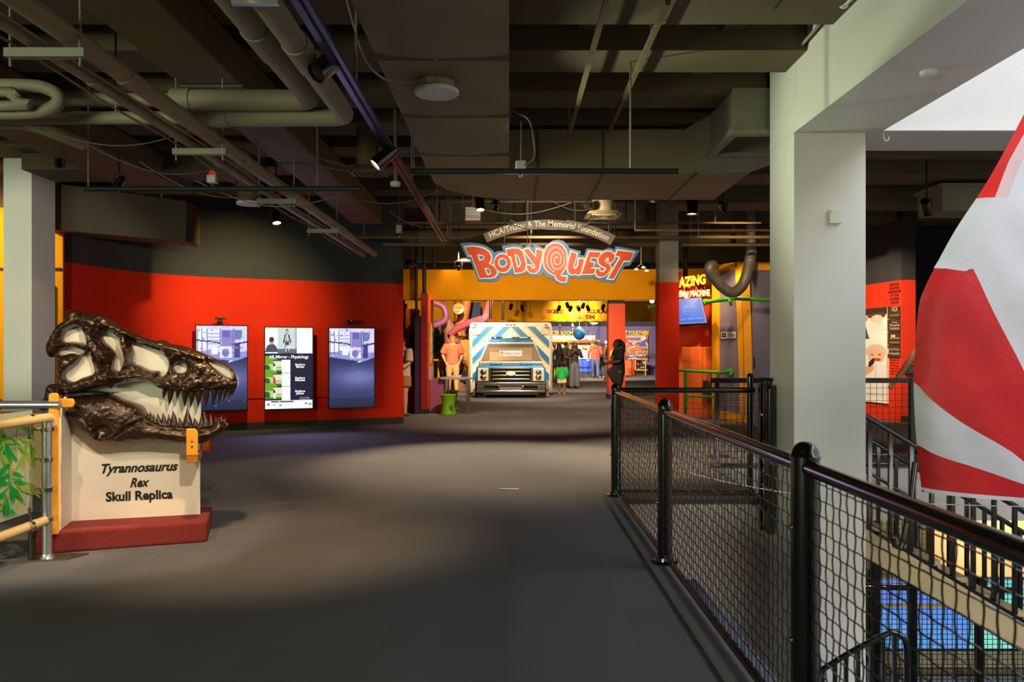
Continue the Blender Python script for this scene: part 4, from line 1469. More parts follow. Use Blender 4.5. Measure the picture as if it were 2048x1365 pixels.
t = thing('hanging_sign', 'big blue edged hanging sign with wavy orange letters reading BODYQUEST', 'sign', at(1098, 525, SY))
fr = lambda y: Matrix(((1, 0, 0, 0), (0, 0, -1, y), (0, 1, 0, 0), (0, 0, 0, 1)))
s_blue = M('sign_blue', (86, 136, 186), .45, 0, .06, 4)
s_cream = M('sign_cream', (248, 232, 206), .5, 0, .03, 4)
s_org = M('sign_orange', (236, 82, 34), .45, 0, .05, 4)
BLUE = z1([(90, 515), (300, 505), (450, 525), (580, 570), (680, 640), (718, 685), (780, 660), (880, 660), (850, 570), (960, 545), (1100, 535), (1200, 555), (1245, 598), (1355, 530), (1418, 600), (1435, 530), (1620, 605), (1680, 530), (1780, 470)]) + \
    z2([(80, 500), (160, 460), (240, 448), (330, 470), (400, 530), (445, 605), (655, 660), (640, 735), (715, 740), (755, 610), (1060, 640), (1130, 610), (1200, 605), (1265, 635), (1285, 570), (1725, 650), (1545, 925), (1450, 935), (1265, 1240), (1050, 1215), (1000, 1190), (940, 1180), (890, 1150), (600, 1155), (440, 1140), (435, 1265), (330, 1275), (230, 1250), (160, 1185), (130, 1165)]) + \
    z1([(1690, 1145), (1610, 1060), (1590, 1030), (1560, 1095), (1500, 1120), (1380, 1115), (1290, 1065), (1060, 1125), (1035, 1075), (900, 1105), (840, 1100), (820, 1160), (740, 1215), (600, 1225), (425, 1215), (270, 805), (220, 805)])
curve_poly('board', [sg(BLUE)], s_blue, t, fr(SY + .03), extrude=.03)


def ell(cx, cy, rx, ry, n=32, rot=0):
    return [(cx + rx * math.cos(a) * math.cos(rot) - ry * math.sin(a) * math.sin(rot), cy + rx * math.cos(a) * math.sin(rot) + ry * math.sin(a) * math.cos(rot)) for a in [2 * math.pi * i / n for i in range(n)]]


LET = {
    'B': [z1([(195, 595), (258, 735), (310, 730), (460, 1145), (640, 1142), (720, 1122), (762, 1070), (754, 1005), (700, 935), (610, 890), (648, 835), (656, 760), (620, 690), (540, 630), (430, 597), (330, 585)]),
          z1([(400, 722), (440, 845), (510, 830), (545, 785), (530, 735), (480, 720)]), z1([(530, 962), (580, 1100), (630, 1100), (668, 1060), (650, 1000), (610, 965)])],
    'O': [z1(ell(870, 880, 142, 160, rot=-.15)), z1(ell(868, 872, 86, 90, rot=-.2))],
    'D': [z1([(945, 635), (1060, 618), (1160, 625), (1225, 670), (1262, 780), (1285, 900), (1270, 1000), (1210, 1040), (1100, 1052), (1025, 750), (965, 745)]),
          z1([(1075, 712), (1140, 720), (1180, 790), (1205, 880), (1190, 945), (1130, 970)])],
    'Y': [z1([(1265, 648), (1330, 622), (1468, 782), (1488, 632), (1592, 662), (1545, 900), (1520, 1000), (1465, 1052), (1385, 1050), (1335, 1010), (1312, 932), (1378, 932), (1395, 985), (1430, 992), (1458, 965), (1462, 925), (1430, 880)])],
    'Q': [z2([(390, 820), (380, 900), (330, 1010), (275, 1085), (300, 1130), (385, 1130), (370, 1210), (300, 1212), (225, 1175), (185, 1090), (140, 1080), (60, 1030), (0, 950), (-25, 840), (-12, 700), (40, 590), (120, 535), (220, 525), (310, 565), (365, 650), (385, 740)])],
    'U': [z2([(475, 680), (572, 712), (510, 930), (515, 985), (560, 985), (600, 930), (620, 805), (700, 815), (665, 950), (625, 1085), (575, 1080), (550, 1065), (490, 1085), (435, 1055), (415, 985), (430, 860)])],
    'E': [z2([(800, 680), (1003, 690), (968, 772), (828, 768), (800, 858), (885, 882), (862, 945), (790, 985), (908, 985), (872, 1068), (672, 1075)])],
    'S': [z2([(1195, 865), (1250, 805), (1247, 725), (1190, 678), (1110, 675), (1030, 715), (970, 800), (975, 880), (1030, 935), (1108, 962), (1105, 1005), (1060, 1048), (1015, 1050), (985, 1030), (980, 992), (935, 985), (918, 1040), (945, 1100), (1000, 1130), (1080, 1105), (1150, 1035), (1190, 960), (1160, 905), (1090, 872), (1076, 825), (1110, 775), (1150, 775), (1163, 805), (1145, 850)])],
    'T': [z2([(1320, 655), (1600, 695), (1530, 835), (1420, 835), (1235, 1165), (1150, 1155), (1365, 790), (1350, 755), (1280, 745)])],
}
def grow(lp, d):
    n = len(lp)
    A = sum(lp[i][0] * lp[(i + 1) % n][1] - lp[(i + 1) % n][0] * lp[i][1] for i in range(n))
    sgn = 1 if A > 0 else -1
    out = []
    for i in range(n):
        a, b, c = Vector(lp[i - 1]), Vector(lp[i]), Vector(lp[(i + 1) % n])
        e0, e1 = (b - a).normalized(), (c - b).normalized()
        n0, n1 = Vector((e0.y, -e0.x)), Vector((e1.y, -e1.x))
        bis = n0 + n1
        if bis.length < 1e-6:
            bis = n0
        bis.normalize()
        k = min(1 / max(.35, bis.dot(n0)), 1.9)
        out.append(tuple(b + bis * d * sgn * k))
    return out


for li, (ch, loops) in enumerate(LET.items()):
    rs = [grow(l, 3.2 if i == 0 else -3.0) for i, l in enumerate(loops)]
    e = curve_poly('letter_edge', [sg(l) for l in rs], s_cream, t, fr(SY - .008 - .0009 * li), extrude=.008)
    curve_poly('letter_face', [sg(l) for l in loops], s_org, e, fr(SY - .024 - .0009 * li), extrude=.008)
SP = smooth_loop(z2([(180, 1052), (120, 1020), (60, 950), (32, 850), (45, 740), (100, 640), (180, 598), (260, 615), (325, 690), (355, 800), (335, 905), (280, 975), (210, 997), (145, 960), (110, 880), (110, 790), (150, 715), (210, 690), (265, 725), (292, 800), (275, 880), (225, 917), (180, 890), (167, 835), (180, 785), (215, 772), (238, 800)]), 4, False)
P(t, 'letter_spiral', s_cream, lambda m: m.tube([(x, SY - .036, z) for x, z in sg(SP)], .012, 8), True, smooth=60)
for px, py in ((1009, 489), (1217, 494), (1055, 490)):
    c = at(px, py, SY + .03)
    e = P(t, 'eye_bolt', m_chrome, lambda m: [m.lathe([(.006, -.05), (.006, -.01)], 8, c), m.tube([c + Vector((.02 * math.cos(a), 0, .012 + .02 * math.sin(a))) for a in np.linspace(0, 6.28, 13)], .005, 6)], True, smooth=60)
    P(e, 'cable', m_cable, lambda m: m.tube([c + Vector((0, 0, .03)), (c.x, c.y, 4.5)], .006, 6))

# arched donor sign
t = thing('arched_sign', 'arched brown hanging sign with cream words HCA/TriStar and The Memorial Foundation', 'sign', at(1098, 460, SY))
s_brn = M('sign_brown', (126, 106, 86), .5, 0, .05, 3)
# arc through (964,482) .. (1090,440) .. (1229,475): outer edge
A, B_, D_ = sg([(966, 468), (1098, 439), (1230, 474)])
cx, cz, rr = None, None, None
ax, az, bx, bz, qx, qz = *A, *B_, *D_
dd = 2 * (ax * (bz - qz) + bx * (qz - az) + qx * (az - bz))
cx = ((ax * ax + az * az) * (bz - qz) + (bx * bx + bz * bz) * (qz - az) + (qx * qx + qz * qz) * (az - bz)) / dd
cz = ((ax * ax + az * az) * (qx - bx) + (bx * bx + bz * bz) * (ax - qx) + (qx * qx + qz * qz) * (bx - ax)) / dd
rr = math.hypot(ax - cx, az - cz)
a0, a1 = math.atan2(az - cz, ax - cx), math.atan2(qz - cz, qx - cx)
am = a0 + (a1 - a0) * .625
band = .158


def arc_panel(m, s0, s1, r1, r0, y0, y1):
    k = 24
    pl = [(cx + r1 * math.cos(s0 + (s1 - s0) * i / k), cz + r1 * math.sin(s0 + (s1 - s0) * i / k)) for i in range(k + 1)]
    pl += [(cx + r0 * math.cos(s1 + (s0 - s1) * i / k), cz + r0 * math.sin(s1 + (s0 - s1) * i / k)) for i in range(k + 1)]
    m.prism(pl, y0, y1, lambda a, b, d: (a, d, b))


P(t, 'panel', s_brn, lambda m: arc_panel(m, a0, am, rr - .008, rr - band, SY - .02, SY + .02), True)
P(t, 'panel', s_brn, lambda m: arc_panel(m, am, a1, rr + .012, rr - band + .006, SY - .024, SY + .02), True)
cr = M('sign_letter_cream', (250, 236, 206), .45)
wt = EM('sign_letter_white', (255, 250, 235), .35)
wt = M('sign_letter_white', (255, 252, 246), .4)
arc_len = (rr - .11) * abs(a1 - a0)
full = 'HCA/TriStar & The Memorial Foundation'
me = text_mesh(full, .117, extrude=.002, bold=.0015)
xs = [v.co.x for v in me.vertices]
k = (arc_len * .93) / (max(xs) - min(xs))
mid = (max(xs) + min(xs)) / 2
amid = (a0 + a1) / 2
for v in me.vertices:
    r_ = rr - .115 + v.co.y * 1.12
    an = amid - (v.co.x - mid) * k / (rr - .1)
    v.co = Vector((cx + r_ * math.cos(an), SY - .028 - v.co.z, cz + r_ * math.sin(an)))
me.materials.clear()
me.materials.append(cr)
me.update()
link('lettering', me, t, True)
for px in (1009, 1056, 1150, 1217):
    x = (px - VX) / F * SY
    zt = cz + math.sqrt((rr - band) ** 2 - (x - cx) ** 2)
    P(t, 'rod', m_cable, lambda m: m.tube([(x, SY + .03, zt), (x, SY + .03, 4.5)], .006, 6), True)
# ------------------------------------------------------------------ railings round the stair opening
RX = 1.0
m_wire = M('railing_wire', (20, 20, 22), .22, .3, .1, 30, coat=.5)


def post(m, x, y, r, z0, z1):
    m.lathe([(r, z0), (r, z1 - r * 1.25), (r * 1.06, z1 - r * 1.22), (r * 1.06, z1 - r * 1.05), (r, z1 - r), (r * .92, z1 - r * .6), (r * .7, z1 - r * .27), (r * .38, z1 - r * .06), (r * .08, z1)], 28, (x, y, 0))


t = thing('mesh_railing', 'glossy black woven mesh railing with domed posts running from beside us to the far end', 'railing', (RX, 4, 0))
for y in (7.29, 5.0, 2.635, .3):
    p = P(t, 'post', m_gloss, lambda m: post(m, RX, y, .047, 0, 1.09), True, smooth=50)
    P(p, 'flange', m_gloss, lambda m: m.lathe([(.085, .036), (.085, .046), (.06, .05), (.055, .07)], 20, (RX, y, 0)), smooth=40)
    PS(p, 'bolt', m_chrome, lambda m: [m.ball((RX - .047, y, z), .011, 8, 6) for z in (.42, .80)])
ys = (7.29, 5.0, 2.635, .3)
for a, b in zip(ys[1:], ys[:-1]):
    P(t, 'top_rail', m_gloss, lambda m: m.tube([(RX, a + .04, 1.005), (RX, b - .04, 1.005)], .027, 14), True, smooth=50)
    P(t, 'bottom_rail', m_gloss, lambda m: m.box(RX - .015, RX + .015, a + .04, b - .04, .065, .09), True, bevel=.004)
    PS(t, 'side_bar', m_gloss, lambda m: [m.box(RX - .006, RX + .006, a + .05, a + .065, .09, .985), m.box(RX - .006, RX + .006, b - .065, b - .05, .09, .985)], True)
    w = wire_net((RX, a + .05, 0), (0, 1, 0), b - a - .1, .085, .985, .0508, .0026, .0022, 4 if a < 3 else 2).build('wire_mesh', m_wire, t, True, smooth=60)
    w['kind'] = 'stuff'

t = thing('mesh_railing', 'black mesh railing crossing to the white column at the far end of the opening', 'railing', (1.7, 7.33, 0))
P(t, 'top_rail', m_gloss, lambda m: m.tube([(1.04, 7.31, 1.02), (2.3, 7.31, 1.02)], .026, 12), True, smooth=50)
P(t, 'bottom_rail', m_gloss, lambda m: m.box(1.04, 2.3, 7.295, 7.325, .06, .09), True)
w = wire_net((1.05, 7.31, 0), (1, 0, 0), 1.2, .085, 1.0, .0508, .002, .002, 1).build('wire_mesh', m_wire, t, True)
w['kind'] = 'stuff'

t = thing('gate_post', 'cluster of glossy black gate posts with a steel knob against the white column', 'post', (2.35, 7.25, 0))
P(t, 'post', m_gloss, lambda m: post(m, 2.265, 7.33, .03, 0, 1.18), True, smooth=50)
P(t, 'post', m_gloss, lambda m: post(m, 2.345, 7.0, .038, -.25, 1.09), True, smooth=50)
PS(t, 'channel', m_gloss, lambda m: [m.box(2.285, 2.315, 7.1, 7.16, -.25, 1.1), m.box(2.325, 2.345, 7.08, 7.12, -.25, 1.13), m.box(2.36, 2.385, 7.1, 7.2, -.25, 1.13)], True, bevel=.005)
P(t, 'bar', m_gloss, lambda m: [m.tube([(2.28, 7.12, 1.13), (2.40, 7.1, 1.13)], .014, 8), m.box(2.27, 2.4, 7.02, 7.36, -.05, -.0)], True)
P(t, 'knob', m_chrome, lambda m: m.ball((2.30, 7.08, .81), .022), True, smooth=180)

t = thing('mesh_railing', 'black mesh railing in front of the donor wall, across the far side of the stairs', 'railing', (4.5, 9.3, 0))
P(t, 'top_rail', m_gloss, lambda m: m.box(2.42, 9.5, 9.37, 9.42, 1.0, 1.06), True)
PS(t, 'bottom_rail', m_gloss, lambda m: [m.box(2.42, 9.5, 9.37, 9.41, .1, .14), m.box(2.42, 9.5, 9.37, 9.41, -.02, .03)], True)
for x in (2.5, 4.85, 7.1, 9.45):
    P(t, 'post', m_gloss, lambda m: m.box(x - .025, x + .025, 9.36, 9.42, -.02, 1.06), True)
w = wire_net((2.5, 9.39, 0), (1, 0, 0), 6.9, .1, 1.02, .0762, .003, 0, 1, sides=3).build('wire_mesh', m_wire, t, True)
w['kind'] = 'stuff'

cb = MB()
cb.tube(smooth_loop([tuple(at(1364, 942, 6.9)), tuple(at(1450, 964, 6.75)), tuple(at(1580, 987, 6.5)), tuple(at(1740, 1003, 6.2)), tuple(at(2050, 1014, 5.7)), tuple(at(2300, 1012, 5.5))], 5, False), .0045, 6)
tag(cb.build('tie_cord', M('white_cord', (232, 236, 240), .5), smooth=60), 'thin white cord strung across the stair opening below the sail', 'cord')

# ------------------------------------------------------------------ stairs going down to the right
t = thing('staircase', 'beige staircase with black balusters going down to the right under the sail', 'stairs', (4.5, 7.8, -1))
SL = .60
x0s, z0s = 3.1, .0
NS = 14
for i in range(NS):
    x = x0s + i * .28
    z = z0s - (i + 1) * .168
    P(t, 'step', m_beige, lambda m: [m.box(x, x + .3, 7.66, 8.9, z - .05, z), m.box(x + .27, x + .3, 7.66, 8.9, z - .168, z - .05)], True)


def slope(x):
    return z0s - SL * (x - x0s)


for yy in (7.6, 8.9):
    P(t, 'stringer', m_beige, lambda m: m.prism([(3.0, slope(3.0) - .12), (7.2, slope(7.2) - .12), (7.2, slope(7.2) - .40), (3.0, slope(3.0) - .40)], yy, yy + .06, lambda a, b, d: (a, d, b)), True)
    P(t, 'rail_foot', m_gloss, lambda m: m.prism([(3.0, slope(3.0) - .08), (7.2, slope(7.2) - .08), (7.2, slope(7.2) - .12), (3.0, slope(3.0) - .12)], yy + .01, yy + .05, lambda a, b, d: (a, d, b)), True)
    P(t, 'handrail', m_gloss, lambda m: m.tube([(3.0, yy + .03, slope(3.0) + .98), (7.2, yy + .03, slope(7.2) + .98)], .028, 12), True, smooth=50)
    P(t, 'mid_rail', m_gloss, lambda m: m.tube([(3.0, yy + .03, slope(3.0) + .45), (4.3, yy + .03, slope(4.3) + .45)], .016, 8), True, smooth=50)
    bal = None
    for k in range(20):
        x = 3.12 + .203 * k + (.09 if yy > 8 else 0)
        if bal is None:
            bal = P(t, 'baluster', m_gloss, lambda m: m.box(-.018, .018, -.018, .018, -.08, .97))
        else:
            n_ = bal.copy()
            C.objects.link(n_)
            bal = n_
        bal.location = Vector((x, yy + .03, slope(x))) - t.location
for nm, pts in (('wall_rail', [(1830, 925), (1822, 1000), (1806, 1085), (1800, 1098), (1790, 1092), (1786, 1080)]),):
    P(t, 'bent_rail', m_gloss, lambda m: m.tube([at(px, py, 7.35) for px, py in pts], .028, 10), True, smooth=50)

t = thing('stair_rail', 'black handrail rising from the lower flight and curling over, at the bottom edge', 'railing', (2.9, 6.2, -1))
LY = 6.0
P(t, 'handrail', m_gloss, lambda m: m.tube(smooth_loop([tuple(at(x, y, LY)) for x, y in ((1540, 1404), (1640, 1343), (1700, 1306), (1745, 1282), (1766, 1272), (1786, 1265), (1803, 1272), (1812, 1290), (1814, 1330), (1814, 1420))], 4, False), .022, 10), True, smooth=50)
for px, py in ((1566, 1390), (1592, 1374), (1618, 1358), (1645, 1342), (1670, 1326), (1692, 1312), (1716, 1298), (1742, 1284), (1766, 1274), (1788, 1267)):
    c = at(px, py, LY)
    P(t, 'baluster', m_gloss, lambda m: m.box(c.x - .013, c.x + .013, LY - .013, LY + .013, -4.0 if px > 1700 else c.z - 1.0, c.z), True)

# ------------------------------------------------------------------ lower level: lit panels, net and posts
def lit(name, c0, c1, c2):
    cv = Canvas(24, 14, (0, 0, 0))
    for i in range(24):
        s = i / 23
        c = np.array(c0) * (1 - s) + np.array(c1) * s
        cv.a[:, i] = c
    cv.glow(.1, .95, .9, .7, c2, .75)
    return cv


t = thing('backlit_screen', 'tall backlit blue and violet glass panel on the lower level, left one of the pair', 'panel', (7.4, 13.9, -4))
scr = ATTR('lower_panel_light', 1.15)
lit('p', (92, 104, 205), (86, 130, 220), (96, 176, 222)).mesh('glass', frame((6.5, 13.96, -3.95), (1, 0, 0)), 1.75, 1.22, scr, t)
P(t, 'frame', m_base, lambda m: [m.box(6.45, 8.25, 13.94, 14.0, -4, -3.95), m.box(6.45, 6.5, 13.94, 14, -4, -2.55)], True)
P(t, 'bar', M('panel_bar', (236, 206, 150), .4), lambda m: m.box(6.5, 8.25, 13.92, 13.95, -3.2, -3.15), True)
t = thing('backlit_screen', 'tall backlit teal and green glass panel on the lower level, right one of the pair', 'panel', (9, 13.9, -4))
lit('p', (96, 196, 206), (110, 212, 190), (140, 220, 196)).mesh('glass', frame((8.25, 13.96, -3.95), (1, 0, 0)), 2.4, 1.22, scr, t)
P(t, 'frame', m_base, lambda m: [m.box(8.25, 10.7, 13.94, 14.0, -4, -3.95)], True)
P(t, 'bar', M('panel_bar', (236, 206, 150), .4), lambda m: m.box(8.25, 10.65, 13.92, 13.95, -3.2, -3.15), True)
t = thing('lower_counter', 'dark counter edge below the backlit panels on the lower level', 'counter', (8, 13.2, -4))
P(t, 'top', m_olive, lambda m: m.box(6.2, 9.55, 12.9, 13.7, -3.98, -3.9), True)
P(t, 'front', m_matte, lambda m: m.box(6.2, 9.55, 12.95, 13.0, -4.0, -3.9), True)
t = thing('net_fence', 'black netting on tall black posts in front of the backlit lower panels', 'fence', (8, 12.2, -4))
for px in (1752, 1825, 1958):
    c = at(px, 1200, 12.2)
    P(t, 'post', m_gloss, lambda m: m.box(c.x - .05, c.x + .05, 12.15, 12.25, -4, -.62), True)
P(t, 'rail', m_gloss, lambda m: m.tube([(4.5, 12.2, -2.28), (7.9, 12.2, -2.36)], .05, 10), True, smooth=50)
w = wire_net((4.2, 12.1, 0), (1, 0, 0), 6.6, -3.9, -.65, .078, .006, .004, 1, sides=3).build('netting', m_black, t, True)
w['kind'] = 'stuff'
lamp_area((7.5, 13.2, -.8), (7.5, 13.4, -4), 60, 3, 1, (1, .9, .7))
lamp_spot((7.0, 9.9, -.75), (7.4, 11.5, -1.5), 110, 120, (1, .95, .8), .9)  # unseen spot lamp added to brighten the cream wall
lamp_area((5.5, 3.0, -.6), (5.5, 4.5, -4), 120, 3, 3, (1, .97, .9))

# ------------------------------------------------------------------ the red and white sail
t = thing('hanging_sail', 'large red and white striped cloth sail hanging in the bright opening at right', 'sail', (4.2, 6.0, 1.0))
SLY = 5.6
LEFT = smooth_loop([(2130, 60), (2048, 230), (1990, 338), (1953, 398), (1911, 461), (1869, 538), (1846, 586), (1837, 622), (1831, 690), (1828, 765), (1830, 830), (1834, 890), (1843, 975)], 4, False)
XR = 2440.0


def sail_at(px, py):
    """photo point on the cloth -> world, the cloth bulges towards us away from its left edge"""
    ly = [p[1] for p in LEFT]
    lx = float(np.interp(py, ly, [p[0] for p in LEFT]))
    s = max(0.0, min(1.0, (px - lx) / max(XR - lx, 1)))
    Y = SLY - .4 * math.sqrt(max(0, 1 - (1 - s) ** 2)) + .012 * math.sin(px * .02 + py * .011) * min(1, s * 6) + .004 * math.sin(px * .06 - py * .035) * min(1, s * 6)
    p = at(px, py, SLY)
    return Vector((p.x, Y, p.z))


def left_between(y0, y1):
    return [p for p in LEFT if y0 < p[1] < y1]


def lx(y):
    return float(np.interp(y, [p[1] for p in LEFT], [p[0] for p in LEFT]))


sw1 = smooth_loop([(1828, 765), (1850, 800), (1900, 845), (1975, 895), (2048, 950), (2200, 1000)], 4, False)      # top edge of the white swoosh
sw2 = smooth_loop([(1834, 890), (1860, 908), (1925, 930), (2000, 957), (2048, 971), (2200, 992)], 4, False)
seam = smooth_loop([(1868, 537), (1905, 547), (1919, 543), (1980, 552), (2048, 565), (2200, 580), (2420, 590)], 3, False)
rr_ = smooth_loop([(1919, 543), (1946, 620), (1985, 715), (2020, 800), (2075, 880), (2200, 1000)], 4, False)     # right edge of the big red panel
RB = [(XR, 990), (XR + 5, 760), (2420, 590)]
hemL = lambda x: 975 + (x - 1843) * .05
red_c = M('sail_red', (208, 28, 38), .55, 0, .1, 3, .5, 9)
red_b = M('sail_bright_red', (232, 34, 36), .5, 0, .05, 3, .1, 30)
wh_c = M('sail_white', (216, 214, 226), .6, 0, .03, 3, .45, 7)
pk_c = M('sail_pink', (226, 190, 200), .6, 0, .03, 3)
top_r = [(2130, 60), (2200, 60), (2260, 180), (2340, 340), (2420, 590)]
PAN = [
    ('red_panel', red_b, [(2130, 60)] + left_between(60, 396) + [(1953, 398), (1970, 402), (2003, 330), (2055, 235), (2145, 60)]),
    ('pink_panel', pk_c, [(1970, 402), (2003, 330), (2055, 235), (2145, 60), (2155, 60), (2075, 240), (2022, 325), (1987, 404)]),
    ('white_panel', wh_c, [(1953, 398), (1970, 402), (1987, 404), (2022, 325), (2075, 240), (2155, 60), (2200, 60), (2260, 180), (2340, 340), (2420, 590)] + seam[::-1][1:-1] + [(1868, 537)] + left_between(398, 537)[::-1]),
    ('red_panel', red_c, seam[:6] + [(1919, 543)] + rr_[1:] + sw1[::-1][1:] + left_between(537, 765)[::-1]),
    ('white_panel', wh_c, [(1919, 543)] + seam[7:] + [(XR + 5, 760), (XR, 990), (2200, 992.5), (2200, 1000)][:2] + [(2200, 1000)] + rr_[::-1][1:-1]),
    ('white_panel', wh_c, sw1 + [(2200, 992)] + sw2[::-1][1:] + left_between(765, 890)[::-1]),
    ('red_panel', red_c, sw2 + [(1843 + 357, 993)] + [(2048, 984.5), (1843, 975)] + left_between(890, 975)[::-1]),
    ('white_hem', wh_c, [(1843, 975), (2048, 984.5), (2200, 993), (XR, 990), (XR, 1000), (2200, 1002), (2048, 992), (1845, 983)]),
]
seen_ = set()
for nm, mt, poly in PAN:
    pl = []
    for p in poly:
        if not pl or math.hypot(p[0] - pl[-1][0], p[1] - pl[-1][1]) > .5:
            pl.append(p)
    if math.hypot(pl[0][0] - pl[-1][0], pl[0][1] - pl[-1][1]) < .5:
        pl.pop()
    o = relief(nm, pl, [], 14.0, lambda p, d: np.zeros(len(p)), 0, lambda a, b, z: sail_at(a, b), mt, t, one_sided=True)
    so = o.modifiers.new('thick', 'SOLIDIFY')
    so.thickness = .004
    so.use_rim = False
P(t, 'halyard', M('white_cord', (232, 236, 240), .5), lambda m: m.tube([sail_at(2165, 60), sail_at(2165, 60) + Vector((.1, 0, 4.6))], .008, 6), True)
P(t, 'batten', m_grey, lambda m: m.tube([(sail_at(1843, 982)), sail_at(2048, 991), sail_at(2200, 1001), sail_at(XR, 999)], .01, 8), True)
# ------------------------------------------------------------------ three portrait screens on the red wall
scr_m = ATTR('screen_picture', 1.0, .25)
txt_w = EM('screen_text_white', (255, 255, 255), 1.0)
ANG = math.atan(.40)
XD = Vector((math.cos(ANG), math.sin(ANG), 0))
NW = Vector((XD.y, -XD.x, 0))
MW, MH = .83, 1.45


def mirror_view(seed, shift):
    c = Canvas(70, 124, (40, 46, 92))
    c.rect(0, 0, 1, .36, (214, 218, 252))
    c.vgrad(.36, .6, (40, 44, 92), (70, 76, 132))
    c.vgrad(.6, 1, (70, 76, 132), (44, 52, 84))
    c.glow(.55 + shift, .62, .45, .12, (138, 144, 204), .7)
    c.vgrad(.88, 1.01, (44, 52, 86), (34, 40, 66))
    c.poly([(0, .2), (.0, .36), (.45, .40), (.75, .42), (1, .37), (1, .3), (.5, .33)], (150, 152, 220))
    c.rect(.0, .02, .2, .3, (248, 248, 255))
    c.rect(.22, .04, .46, .28, (236, 238, 255))
    c.rect(.48, .05, .72, .27, (142, 134, 210))
    c.rect(.52, .06, .66, .14, (104, 104, 176))
    c.rect(.74, .05, .9, .16, (118, 120, 190))
    c.poly([(.98, .03), (.78, .26), (1, .30)], (230, 214, 246))
    for y in (.09, .13, .17, .21):
        c.rect(.22, y, .46, y + .008, (130, 132, 214))
    for x in (.02, .1, .2, .46, .72, .74):
        c.rect(x, .03, x + .012, .33, (58, 58, 140))
    c.line(.0, .17, .45, .2, .008, (44, 46, 110))
    c.line(.72, .22, 1, .19, .01, (40, 42, 104))
    c.rect(.46, .24, .70, .38, (230, 232, 244))
    c.ell(.57, .32, .07, .05, (120, 124, 196))
    c.rect(.74, .21, .86, .38, (66, 68, 140))
    c.rect(.28, .26, .42, .34, (248, 248, 255))
    c.line(.64, .425, .70, .42, .008, (240, 240, 255))
    rs = np.random.RandomState(seed)
    for _ in range(26):
        x, y = rs.rand(), rs.rand() * .34
        c.rect(x, y, x + .02 + rs.rand() * .06, y + .01 + rs.rand() * .02, (90 + rs.rand() * 150, 100 + rs.rand() * 140, 236), .7)
    if seed == 1:
        for _ in range(14):
            x, y = .1 + rs.rand() * .85, .6 + rs.rand() * .35
            c.rect(x, y, x + .015, y + .01, (190, 196, 170), .8)
    return c.speck(.12, seed)


def menu_view():
    c = Canvas(72, 126, (255, 255, 255))
    c.rect(.27, .0, .66, .315, (208, 222, 226))
    c.rect(.62, 0, .66, .315, (166, 190, 196))
    c.rect(.27, .265, .66, .315, (96, 112, 118))
    # seated man in a dark blue jumper, head bowed
    c.ell(.135, .30, .13, .10, (66, 76, 104))
    c.rect(.01, .26, .265, .31, (66, 76, 104))
    c.ell(.135, .165, .048, .042, (206, 160, 140))
    c.ell(.135, .147, .05, .032, (50, 42, 50))
    c.rect(0, .3, .27, .315, (250, 250, 255))
    # standing skeleton figure
    for x0, y0, x1, y1, w, col in ((.455, .08, .455, .17, .035, (150, 176, 184)), (.42, .1, .39, .18, .014, (40, 46, 52)), (.50, .1, .53, .18, .014, (40, 46, 52)), (.44, .18, .425, .29, .018, (74, 66, 70)), (.48, .18, .49, .29, .018, (74, 66, 70)), (.44, .22, .43, .29, .008, (240, 244, 246)), (.485, .22, .49, .29, .008, (240, 244, 246)), (.44, .1, .41, .18, .006, (240, 244, 246)), (.47, .09, .47, .17, .008, (236, 240, 244))):
        c.line(x0, y0, x1, y1, w, col)
    c.ell(.455, .04, .026, .022, (60, 40, 40))
    c.ell(.455, .05, .02, .018, (224, 190, 176))
    c.rect(0, .32, 1, .90, (24, 26, 58))
    for k in range(3):
        y = .40 + .165 * k
        c.rect(0, y, .35, y + .15, (196, 214, 140))
        c.ell(.05, y, .2, .05, (110, 170, 40))
        c.rect(.17, y + .01, .345, y + .085, (224, 236, 200))
        c.rect(.17, y, .345, y + .012, (52, 92, 40))
        c.rect(.24, y + .085, .345, y + .095, (190, 90, 46))
        c.ell(.03, y + .1, .075, .045, (40, 96, 36))
        c.rect(.0, y + .125, .35, y + .15, (66, 128, 48))
        col = ((40, 40, 60), (196, 40, 60), (40, 44, 66))[k]
        c.line(.19, y + .04, .19, y + .08, .022, col)
        c.line(.18, y + .085, .175, y + .135, .012, (238, 238, 240) if k != 1 else (206, 60, 70))
        c.line(.205, y + .085, .21, y + .135, .012, (238, 238, 240) if k != 1 else (206, 60, 70))
        c.ell(.195, y + .03, .016, .014, (236, 236, 236))
        c.rect(.35, y, .525, y + .165, (255, 255, 255))
        c.rect(.35, y + .158, .525, y + .162, (150, 150, 160))
    c.rect(0, .90, 1, 1, (250, 252, 255))
    c.rect(.13, .905, .6, .922, (46, 50, 76))
    c.ell(.3, .915, .02, .01, (214, 190, 110))
    for x, y, col in ((.07, .945, (96, 126, 160)), (.19, .95, (196, 206, 206)), (.32, .955, (150, 170, 196)), (.86, .94, (120, 160, 150)), (.95, .95, (84, 136, 196))):
        c.ell(x, y, .032, .014, col)
    return c


